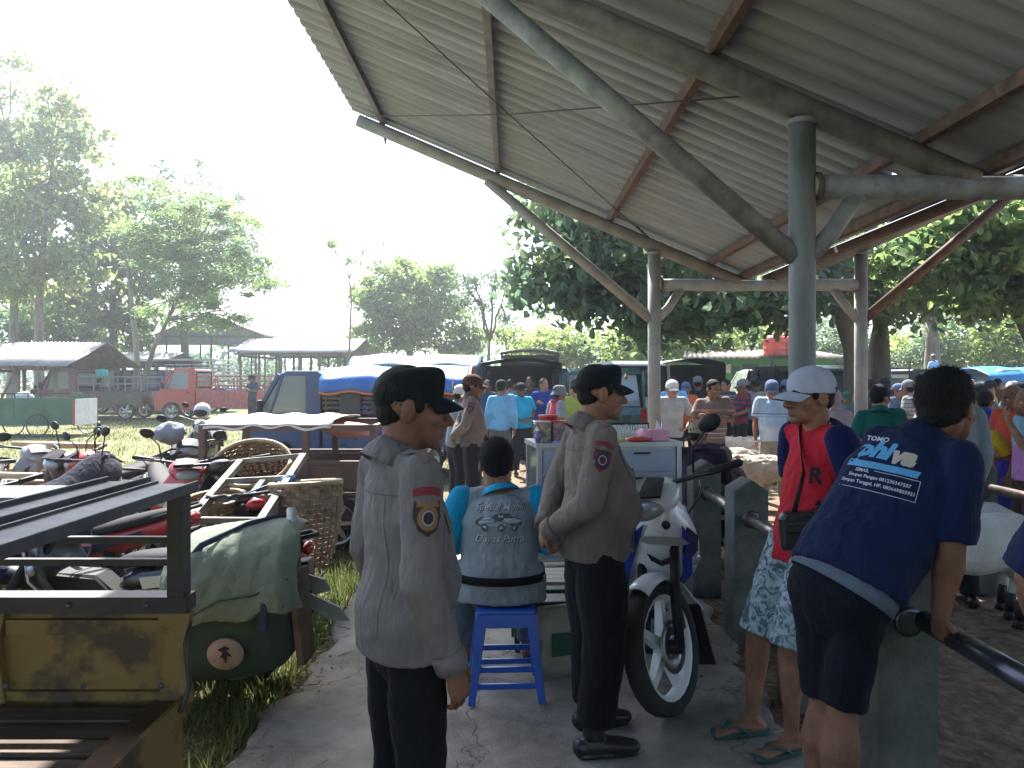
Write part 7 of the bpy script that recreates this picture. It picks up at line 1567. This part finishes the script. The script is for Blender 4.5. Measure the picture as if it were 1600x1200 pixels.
    for k in range(20):
        x = -.22 + .44 * k / 19; MB().box((x, -.004, .068 + random.uniform(-.005, .005)), (.014, .018, .115), (0, 0, random.uniform(-.4, .4))).build('packet', pkm, q)
    q = item('tissue_box', 'pink tissue box with a white tissue standing up on the cabinet', 'tissue box', 1.06, .10, R(-6)); pk = mat('pink_card', (.60, .28, .36), .6, var=.06); bevel(MB().bb(-.085, .085, -.05, .05, .0, .10).build('box', pk, q), .008); mb = MB(); mb.prism([(-.025, .1), (.03, .1), (.01, .13), (-.015, .175)], -.008, .008, 'xz'); mb.build('tissue', whitec, q)
    q = item('pink_case', 'rounded pink plastic case beside the tissue box', 'case', .93, .12); mb = MB(); mb.tube([(0, -.05, .05), (0, .05, .05)], .055, 16, dome=True); mb.build('case', pk, q)
    q = item('packet', 'flat yellow packet lying at the front of the cabinet top', 'packet', .66, .06); mb = MB(); mb.ell((0, 0, .015), (.10, .045, .016), 14, 8); ruffle(mb.build('wrapper', mat('yellow_wrap', (.50, .42, .03), .35), q), .05, .01)
    q = item('packet', 'crumpled red packet lying on the cabinet before the tissue box', 'packet', .87, .04); mb = MB(); mb.ell((0, 0, .018), (.11, .05, .022), 14, 8); ruffle(mb.build('wrapper', mat('red_wrap', (.50, .04, .02), .35), q), .05, .02)
    q = item('notebook', 'blue and white booklet lying in front of the snack jars', 'booklet', .22, .02, R(10)); MB().bb(-.09, .09, -.03, .05, 0, .012).build('cover', mat('booklet', (.2, .25, .5), .5), q)
cabinet()
def low_bench():
    t = thing('bench', 'low green steel bench behind the second officer', 'bench', (.32, 4.75, 0), R(4)); m = mat('green_enamel', (.01, .10, .05), .45)
    for x in (-.3, .3):
        for y in (-.14, .14): MB().bb(x - .015, x + .015, y - .015, y + .015, 0, .40).build('leg', m, t)
    for y in (-.14, .14):
        for z in (.20, .28): MB().bb(-.285, .285, y - .012, y + .012, z - .012, z + .012).build('rail', m, t)
    for k in range(4): MB().bb(-.33, .33, -.17 + .088 * k, -.09 + .088 * k, .40, .42).build('slat', mat('bench_slat', (.35, .33, .28), .7, var=.1), t)
    s_ = thing('paper_sack', 'pale printed paper sack leaning against the green bench', 'sack', (.27, 4.28, 0), R(20)); mb = MB(); pts = []
    for z, w_, d in ((0, .13, .07), (.1, .15, .085), (.22, .145, .07), (.32, .14, .04), (.37, .14, .012)):
        for k in range(16): a = 2 * PI * k / 16; c_, q = math.cos(a), math.sin(a); pts.append((w_ * math.copysign(abs(c_) ** .6, c_), d * math.copysign(abs(q) ** .6, q), z))
    mb.add(pts, [(i * 16 + k, i * 16 + (k + 1) % 16, (i + 1) * 16 + (k + 1) % 16, (i + 1) * 16 + k) for i in range(4) for k in range(16)] + [tuple(reversed(range(16))), tuple(64 + k for k in range(16))], True); o = mb.build('bag', mat('sack_paper', (.30, .30, .24), .8, col2=(.42, .40, .33), vscale=7), s_); ruffle(o, .08, .02)
    MB().bb(-.09, .09, -.093, -.088, .12, .24).build('print', mat('sack_print', (.03, .10, .05), .8), s_)
low_bench()
# ---------------------------------------------------------------- sheep and goats: local frame, head towards +Y
wool = mat('wool', (.50, .43, .33), .95, col2=(.36, .30, .22), vscale=9, bump=.8, bscale=38); woolw = mat('goat_hair', (.55, .55, .52), .9, col2=(.44, .43, .40), vscale=6, bump=.35, bscale=60, stretch=(1, 1, .4)); hoof = mat('hoof', (.02, .018, .016), .6)
def sheep(label, m, woolly=True, graze=False, group=None, vox=.022, horn=False, dark_feet=False):
    t = thing('sheep' if woolly else 'goat', label, 'sheep' if woolly else 'goat', group=group); mb = MB(); b = 1.0 if woolly else .86
    mb.tube([(0, -.40, .50), (0, -.28, .53), (0, -.05, .50), (0, .18, .50), (0, .34, .54), (0, .42, .58)], None, 16, squash=[(.09 * b, .11), (.155 * b, .155), (.175 * b, .18), (.155 * b, .17), (.12 * b, .15), (.08, .10)], side=(1, 0, 0), dome=True)
    if graze: nk = [(0, .36, .58), (0, .50, .50), (0, .60, .38)]; hd = Vector((0, .64, .32)); dv = Vector((0, .5, -.86))
    else: nk = [(0, .36, .58), (0, .46, .70), (0, .51, .80)]; hd = Vector((0, .52, .83)); dv = Vector((0, .86, -.5))
    mb.tube(nk, [.11 * b, .085, .07], 12, dome=True)
    mb.tube([hd, hd + dv * .09, hd + dv * .18, hd + dv * .22], None, 12, squash=[(.062, .07), (.055, .062), (.038, .042), (.03, .03)], side=(1, 0, 0), dome=True)
    for q in (-1, 1):
        mb.tube([hd + Vector((q * .05, -.01, .02)), hd + Vector((q * .11, -.01, -.01)), hd + Vector((q * .16, .0, -.06))], None, 8, squash=[(.012, .02), (.012, .032), (.008, .014)], side=(0, 0, 1), dome=True)
        mb.tube([(q * .10, -.30, .48), (q * .105, -.27, .36), (q * .10, -.36, .25), (q * .10, -.34, .05)], [.085 * b, .055, .028, .024], 10, dome=True)
        mb.tube([(q * .09, .26, .46), (q * .09, .27, .30), (q * .09, .28, .20), (q * .09, .28, .05)], [.07 * b, .042, .03, .023], 10, dome=True)
    mb.tube([(0, -.46, .55), (0, -.52, .50), (0, -.52, .36)], [.03, .04 if woolly else .02, .02], 8, dome=True)
    o = mb.build('body', m, t, fixn=False); remesh(o, vox, 3)
    if woolly: ruffle(o, .06, .045); ruffle(o, .02, .018)
    for q in (-1, 1):
        for y in (-.34, .28):
            k = MB(); k.tube([(q * (.10 if y < 0 else .09), y, .055), (q * (.10 if y < 0 else .09), y + .012, .0)], [.026, .034], 8)
            if dark_feet: k.tube([(q * (.10 if y < 0 else .09), y, .16), (q * (.10 if y < 0 else .09), y, .05)], [.031, .03], 8)
            k.build('hoof', hoof, t)
        k = MB(); k.ell(hd + Vector((q * .052, .05 if not graze else .03, .005 if not graze else -.05)), (.01, .012, .012), 8, 6); k.build('eye', eyed, t)
        if horn: k = MB(); k.tube([hd + Vector((q * .03, -.02, .06)), hd + Vector((q * .06, -.09, .11)), hd + Vector((q * .10, -.12, .05))], [.02, .016, .006], 8, dome=True); k.build('horn', mat('horn', (.12, .1, .08), .6), t)
    return t
sh0 = sheep('cream woolly sheep standing sideways in the sun behind the seated women', wool, True, True, vox=.016); sh0.location = (xat(1196, 9.9), 9.9, GZ); sh0.rotation_euler = (0, 0, R(78)); sh0['group'] = 'sheep in the market'
g0 = sheep('white goat with dark hooves in the pen behind the leaning man', woolw, False, False, vox=.014, dark_feet=True); g0.scale = (1.15, 1.15, 1.15); g0.location = (2.98, 5.05, GZ); g0.rotation_euler = (0, 0, R(82)); g0['group'] = 'white goats in the pen'
c = tree_copy(g0); c.location = (3.12, 5.55, GZ); c.rotation_euler = (0, 0, R(70)); c['label'] = 'second white goat standing just behind the first in the pen'
SG = 'sheep in the market'; wool2 = mat('wool_grey', (.30, .26, .21), .95, col2=(.20, .17, .13), vscale=9, bump=.8, bscale=38)
spots = [(952, 13.0, 20), (968, 12.2, 100), (985, 13.4, -60), (1000, 12.4, 150), (962, 14.3, 60), (992, 14.8, 10), (975, 15.4, 95), (1008, 13.6, 200), (945, 11.8, 80), (1150, 11.4, 85), (1160, 12.6, 60), (1140, 12.9, 120), (1168, 13.6, 20), (1240, 12.2, 75), (1255, 13.5, 140), (1328, 11.5, 20), (1338, 12.6, 80), (1322, 13.4, 160), (1395, 10.4, 70), (1415, 12.0, 100), (1440, 11.3, 200), (1535, 9.4, 75), (1130, 11.0, 90), (930, 12.8, 120)]
WORDS = 'first second third fourth fifth sixth seventh eighth ninth tenth eleventh twelfth thirteenth fourteenth'.split()
lft = sorted(p[0] for p in spots if p[0] < 1020); rgt = sorted(p[0] for p in spots if p[0] >= 1020)
for k, (px, Y, a) in enumerate(spots):
    o = tree_copy(sh0, None, {wool: wool2} if k % 3 == 2 else None); o.location = (xat(px, Y), Y, gz(0, Y)); o.rotation_euler = (0, 0, R(a)); sc = random.uniform(.85, 1.05); o.scale = (sc, sc, sc)
    o['label'] = '%s woolly sheep from the left in the flock left of the far column' % WORDS[lft.index(px)] if px < 1020 else '%s woolly sheep from the left among the buyers right of the far column' % WORDS[rgt.index(px)]; o['group'] = 'flock left of the far column' if px < 1020 else 'flock among the buyers'
# ---------------------------------------------------------------- the market crowd
def C_(n, c): return cloth('cloth_' + n, c, .88, .4)
TK = dict(dark=C_('dark', (.02, .021, .026)), grey=C_('grey', (.10, .105, .11)), khaki=C_('khaki', (.24, .215, .18)), navy=C_('navy_tr', (.02, .025, .07)), blue=C_('blue_sarong', (.03, .03, .22)), brown=C_('brown_tr', (.06, .035, .028)))
CP = dict(grey=C_('cap_grey', (.13, .14, .15)), white=C_('cap_white', (.5, .5, .5)), dark=C_('cap_dark', (.018, .02, .025)), tan=C_('cap_tan', (.28, .24, .17)), olive=C_('cap_olive', (.09, .085, .07)), blue=C_('cap_blue', (.09, .12, .22)), brown=C_('cap_brown', (.07, .04, .03)), green=C_('cap_green', (.03, .1, .06)))
n_c = 0
def man(label, px, Y, yaw, shirt, trou='dark', H=1.63, vox=None, foot=None, **k):
    global n_c
    n_c += 1; vox = vox or (.012 if Y < 8 else .016 if Y < 12 else .021)
    k.setdefault('shoe', 'shoe'); k.setdefault('skin', n_c % 3); k.setdefault('eyes', Y < 12.5); k.setdefault('collar', Y < 12); k.setdefault('ruf', .008)
    if Y > 9.2 and 'J' not in k and 'arms' not in k:
        k['arms'] = ('down', 'front', 'behind', 'down', 'hip', 'crossed', 'front')[n_c % 7]
    if 'head_yaw' not in k: k['head_yaw'] = R(random.uniform(-32, 32))
    if 'head_pitch' not in k: k['head_pitch'] = R(random.uniform(-14, 5))
    if 'J' not in k:
        w = random.uniform(-.035, .035); f = random.uniform(-.02, .04)
        k['J'] = dict(pel=(w, 0, .90), hiL=(w - .088, 0, .87 - w * .3), hiR=(w + .088, 0, .87 + w * .3), che=(w * .3, f, 1.23), nec=(-w * .2, f * 1.6 - .02, 1.385), hed=(-w * .4, f * 2 + .014, 1.505), shL=(-.172 - w * .2, f - .012, 1.352 + w * .6), shR=(.172 - w * .2, f - .012, 1.352 - w * .6), knL=(-.10, .02 + abs(w), .475), anL=(-.12 - abs(w), .03, .085))
    loc = foot or (xat(px, Y), Y, gz(0, Y) if not (-1.2 < xat(px, Y) < 1.36 and Y < 9) else 0)
    hat = k.pop('cap', None); kind = k.pop('hatkind', 'ball')
    if hat: k['hat'] = kind; k['hatm'] = CP[hat]
    return person(label, loc, R(yaw), shirt=shirt, trou=TK[trou], H=H, vox=vox, shoem=k.pop('shoem', bootm), **k)
# centre group
r_, o3 = man('police officer with brown cap and hands behind him beyond the seated man', 737, 8.9, -80, POL, 'dark', 1.69, arms='behind', sleeve='long', hatkind='ball', cap='brown', girth=1.05, belly=.5, head_yaw=R(4), scale_head=1.12, leg_r=1.15, vox=.012)
sleeve_patch(o3, 'R', 1, False)
ph = thing('phone', 'dark phone held behind the back of the third police officer', 'phone'); bevel(MB().bb(-.035, .035, -.006, .006, -.07, .07).build('case', blackp, ph), .004); ph.location = (xat(712, 8.9), 8.86, .97); ph.rotation_euler = (R(60), 0, R(30))
man('man in grey long-sleeved shirt and white cap half behind the third officer', 712, 9.7, -60, C_('slate', (.16, .19, .20)), 'dark', 1.6, sleeve='long', cap='white', arms='front')
man('man in light blue long-sleeved shirt and dark cap seen from behind', 783, 12.3, 5, C_('skyblue', (.14, .36, .58)), 'grey', 1.66, sleeve='long', cap='dark', girth=1.0)
man('man in bright turquoise t-shirt and dark cap looking towards the viewer', 815, 13.2, 200, C_('turquoise', (.015, .30, .46)), 'dark', 1.60, cap='dark', arms='front', belly=.6, girth=1.1, shoe='sandal', shoem=bootm)
man('man in royal blue shirt standing before the dark canopied truck', 848, 14.6, 190, C_('royal', (.02, .045, .24)), 'dark', 1.66, sleeve='long')
man('man in a bucket hat with pink and grey shirt facing right', 868, 11.3, -70, C_('pinkred', (.36, .06, .10)), 'grey', 1.58, hatkind='bucket', cap='grey', slm=C_('slate2', (.20, .22, .26)), arms='front')
man('man in dark shirt standing in the shade of the canopied truck', 828, 15.4, 170, C_('charcoal', (.05, .055, .065)), 'dark', 1.68)
man('man in olive yellow t-shirt behind the second officer', 896, 13.2, 10, C_('oliveyellow', (.26, .30, .06)), 'dark', 1.60)
man('man in orange shirt far behind the bucket hat', 880, 17, 150, C_('orange', (.55, .12, .04)), 'dark', 1.66)
man('man in dark blue shirt squeezed between the truck and the tarpaulin', 762, 15.2, 160, C_('inkblue', (.03, .05, .09)), 'dark', 1.62)
# beyond the far column
man('man in pale grey polo and white cap facing the viewer beside the far column', 1050, 10.9, 184, C_('palegrey', (.33, .34, .35)), 'navy', 1.66, cap='white', girth=1.0, vox=.014)
STR = banded('brown_striped_polo', (.19, .135, .12), [(1.10, 1.155, (.45, .21, .13)), (1.155, 1.19, (.45, .42, .38)), (1.02, 1.032, (.45, .40, .36)), (.96, .972, (.45, .40, .36)), (.905, .915, (.42, .38, .34)), (1.245, 1.27, (.42, .21, .13))])
man('stout man in brown polo with orange and white stripes looking down', 1114, 9.9, 170, STR, 'navy', 1.67, girth=1.08, belly=.4, head_pitch=R(-14), vox=.013)
man('man in dark jacket and grey cap seen from behind left of the striped polo', 1091, 14.2, 12, C_('nightblue', (.018, .024, .035)), 'dark', 1.70, cap='grey', sleeve='long')
man('man in orange shirt and blue cap beside the dark jacket', 1072, 14.0, 165, C_('orange', (.55, .12, .04)), 'dark', 1.60, cap='blue')
man('bare-headed man in light blue shirt behind the white cap', 1052, 13.2, 175, C_('skyblue', (.14, .36, .58)), 'dark', 1.70)
RST = banded('red_navy_stripes', (.15, .03, .045), [(1.26, 1.30, (.03, .03, .06)), (1.17, 1.215, (.03, .03, .06)), (1.08, 1.125, (.03, .03, .06)), (1.0, 1.04, (.03, .03, .06))])
man('man in red and navy striped shirt and grey cap turned to the left', 1158, 13.4, 100, RST, 'dark', 1.66, cap='grey', arms='front')
man('man in black shirt behind the striped polo', 1136, 14.6, 120, banded('checked_shirt', (.06, .065, .075), [(.9 + .05 * i, .92 + .05 * i, (.22, .22, .24)) for i in range(9)]), 'dark', 1.64)
LBP = banded('light_blue_polo', (.36, .46, .58), [(1.19, 1.20, (.05, .07, .13)), (1.155, 1.16, (.05, .07, .13))])
man('big man in light blue polo and khaki trousers with a cap pulled low', 1207, 10.3, 168, LBP, 'khaki', 1.66, girth=1.12, belly=.7, cap='blue', vox=.014, head_pitch=R(-10))
man('woman in a mauve headscarf behind the man in red', 1302, 8.6, -30, C_('mauve', (.34, .25, .28)), 'brown', 1.56, hair='scarf', hatm=C_('mauve', (.34, .25, .28)), sleeve='long', legs='sarong')
man('man in green cap sitting low behind the mauve headscarf', 1322, 14.0, 150, C_('greygreen', (.10, .13, .13)), 'dark', 1.42, cap='green')
sit2 = dict(sit, elL=(-.24, .16, .72), wrL=(-.14, .36, .60), elR=(.24, .16, .72), wrR=(.14, .36, .60))
man('seated vendor in dark shirt and tan cap worn backwards behind the fence post', 1093, 7.35, -20, C_('plumdark', (.035, .025, .04)), 'dark', 1.62, cap='tan', J=sit2, sleeve='long', girth=1.08, hem_z=-.05)
man('seated woman in a brown headscarf facing the cream sheep', 1130, 7.5, -35, C_('taupe', (.16, .125, .115)), 'brown', 1.30, hair='scarf', hatm=C_('taupe', (.16, .125, .115)), J=sit2, sleeve='long', hem_z=-.05)
for k, (px, Y) in enumerate(((1093, 7.35), (1130, 7.5))):
    t = thing('stool', ['low wooden stool under the seated vendor', 'low wooden stool under the seated woman'][k], 'stool', (xat(px, Y), Y, GZ), 0); h_ = (.40, .31)[k]; MB().bb(-.17, .17, -.15, .15, h_, h_ + .03).build('seat', greywood, t)
    for x in (-.13, .13):
        for y in (-.11, .11): MB().bb(x - .02, x + .02, y - .02, y + .02, 0, h_).build('leg', greywood, t)
# right group
man('man in dark green t-shirt and black cap with tan visor turned away', 1374, 7.3, -18, C_('bottlegreen', (.012, .095, .08)), 'dark', 1.62, hat='ball', hatm=CP['dark'], visor=CP['tan'], head_yaw=R(-38), vox=.012)
man('man in olive flat cap hidden behind the leaning man', 1492, 5.6, 10, C_('greyblue', (.15, .18, .20)), 'dark', 1.72, cap='olive', sleeve='long', scale_head=1.12)
man('boy in yellow shirt with his arm stretched out behind the leaning man', 1528, 6.8, -60, C_('yellow', (.52, .33, .02)), 'brown', 1.42, arms='reach')
man('bald man in orange-red shirt and blue sarong near the right edge', 1583, 7.3, 110, C_('orangered', (.40, .065, .035)), 'blue', 1.62, hair='none', legs='sarong', girth=.98, skin=1, vox=.012, J=dict(elL=(-.25, .02, 1.1), wrL=(-.12, .22, .98), hdL=(.6, .5, -.4)))
PNK = banded('blue_pink_shirt', (.42, .20, .42), [(1.10, 1.6, (.22, .38, .50))])
man('man in light blue and pink shirt with a hand at his mouth', 1606, 6.5, 80, PNK, 'brown', 1.60, hair='grey', J=dict(elL=(-.26, .12, 1.1), wrL=(-.10, .20, 1.36), hdL=(.4, .1, .6), pnL=(0, -1, 0)), vox=.012)
man('person in royal blue t-shirt and dark cap behind the yellow shirt', 1538, 8.3, -20, C_('royal2', (.03, .07, .32)), 'blue', 1.55, cap='dark')
man('man in yellow and black vest with a dark cap in the far right crowd', 1548, 13, 60, C_('vest', (.45, .22, .06)), 'dark', 1.64, cap='dark', arms='front')
man('man in white cap and teal shirt in the far right crowd', 1582, 12, -150, C_('tealgrey', (.09, .16, .19)), 'dark', 1.64, cap='white')
man('man in dark navy shirt right of the far steel column', 1362, 13.5, 20, C_('navyblk', (.025, .03, .06)), 'dark', 1.66, sleeve='long')
man('man in dark cap behind the dark green t-shirt', 1384, 14.8, 170, C_('charcoal', (.05, .055, .065)), 'dark', 1.66, cap='dark')
man('man in blue cap just right of the dark green t-shirt', 1400, 12.6, -140, C_('denim', (.08, .11, .18)), 'dark', 1.60, cap='blue', sleeve='long')
man('man in grey shirt and grey cap bending over near the forked tree', 1424, 11.8, 40, banded('stone_stripes', (.26, .26, .25), [(.92 + .06 * i, .935 + .06 * i, (.10, .11, .15)) for i in range(8)]), 'dark', 1.66, cap='grey', arms='front')
man('man in grey camouflage shirt left of the olive cap', 1442, 9.6, 60, C_('stone2', (.17, .17, .165)), 'dark', 1.56, cap='grey', arms='front')
man('crouching child in yellow shirt behind the leaning man', 1424, 7.6, 60, C_('yellow', (.52, .33, .02)), 'dark', 1.15)
man('man in grey shirt beyond the olive cap', 1528, 10.5, -20, C_('stone2', (.17, .17, .165)), 'dark', 1.62, cap='dark')
man('man in pale blue shirt standing high on a truck bed above the crowd', 1457, 23.6, 30, C_('paleblue', (.36, .48, .60)), 'dark', 1.62, hair='grey', foot=(xat(1457, 23.9), 23.9, gz(0, 24) + .66))
# left background figures
man('man sitting in the cab shade of the red pickup', 300, 30.2, 90, C_('slate', (.16, .19, .20)), 'dark', 1.6, cap='dark')
man('man in dark cap standing beyond the red rails', 395, 24, 150, C_('inkblue', (.03, .05, .09)), 'dark', 1.64, cap='dark')
man('second figure in dark clothes beyond the red rails', 452, 26, 20, C_('charcoal', (.05, .055, .065)), 'dark', 1.66)
man('figure crouching in the shade of the rusty stall', 55, 28.5, 60, C_('charcoal', (.05, .055, .065)), 'dark', 1.2)
# more heads in the deep right of the market
for lab, px, Y, yaw, sh, kw in (
    ('man in mustard shirt and dark cap right of the far column', 1347, 15.5, 30, ('mustard', (.36, .22, .03)), dict(cap='dark')),
    ('man in white shirt beyond the blue cap man', 1412, 16.5, 150, ('whiteish', (.42, .43, .44)), dict(cap='tan')),
    ('tall man in dark grey shirt in front of the dark railed pickup', 1436, 15.2, 200, ('charcoal', (.05, .055, .065)), dict(H=1.72)),
    ('man in maroon shirt between the olive cap and the far crowd', 1474, 12.4, 20, ('maroonsh', (.13, .025, .03)), dict(cap='olive')),
    ('man in bright blue shirt behind the child in yellow', 1482, 9.2, -60, ('royal2', (.03, .07, .32)), dict(cap='white')),
    ('man in green shirt in the far right crowd beside the blue tarpaulin', 1516, 15.5, 120, ('leafgreen', (.05, .17, .06)), dict(cap='white')),
    ('man in black shirt at the far right edge of the crowd', 1592, 10.2, 30, ('charcoal', (.05, .055, .065)), dict(cap='dark')),
    ('man in striped brown shirt beside the white railed pickup', 1560, 16.5, -40, ('brownsh', (.14, .085, .06)), dict()),
    ('man in grey shirt left of the big man in light blue', 1182, 15.0, 160, ('stone', (.26, .26, .25)), dict(cap='dark')),
    ('man in blue shirt just left of the main column beyond the sheep', 1228, 14.2, -30, ('denim', (.08, .11, .18)), dict(cap='blue')),
    ('man in dark red shirt near the green minivan tail', 905, 15.0, 60, ('maroonsh', (.13, .025, .03)), dict(cap='dark')),
    ('man in grey shirt talking beside the turquoise t-shirt man', 800, 15.8, -40, ('stone2', (.17, .17, .165)), dict())):
    man(lab, px, Y, yaw, C_(*sh), **kw)
# ---------------------------------------------------------------- scattering volume added to imitate lens glare
def glare_haze():
    m = bpy.data.materials.new('glare_veil'); m.use_nodes = True; n = m.node_tree.nodes; n.clear()
    v = n.new('ShaderNodeVolumePrincipled'); v.inputs['Color'].default_value = (.88, .94, 1.0, 1); v.inputs['Density'].default_value = .0021; v.inputs['Anisotropy'].default_value = .68
    o = n.new('ShaderNodeOutputMaterial'); m.node_tree.links.new(v.outputs[0], o.inputs['Volume'])
    tag(MB().bb(-405, 405, -62, 705, -1.1, 24.0).build('glare_haze', m), 'thin scattering volume added over the market to imitate lens glare', 'glare_haze', kind='stuff')
glare_haze()
S.cycles.volume_max_steps = 64
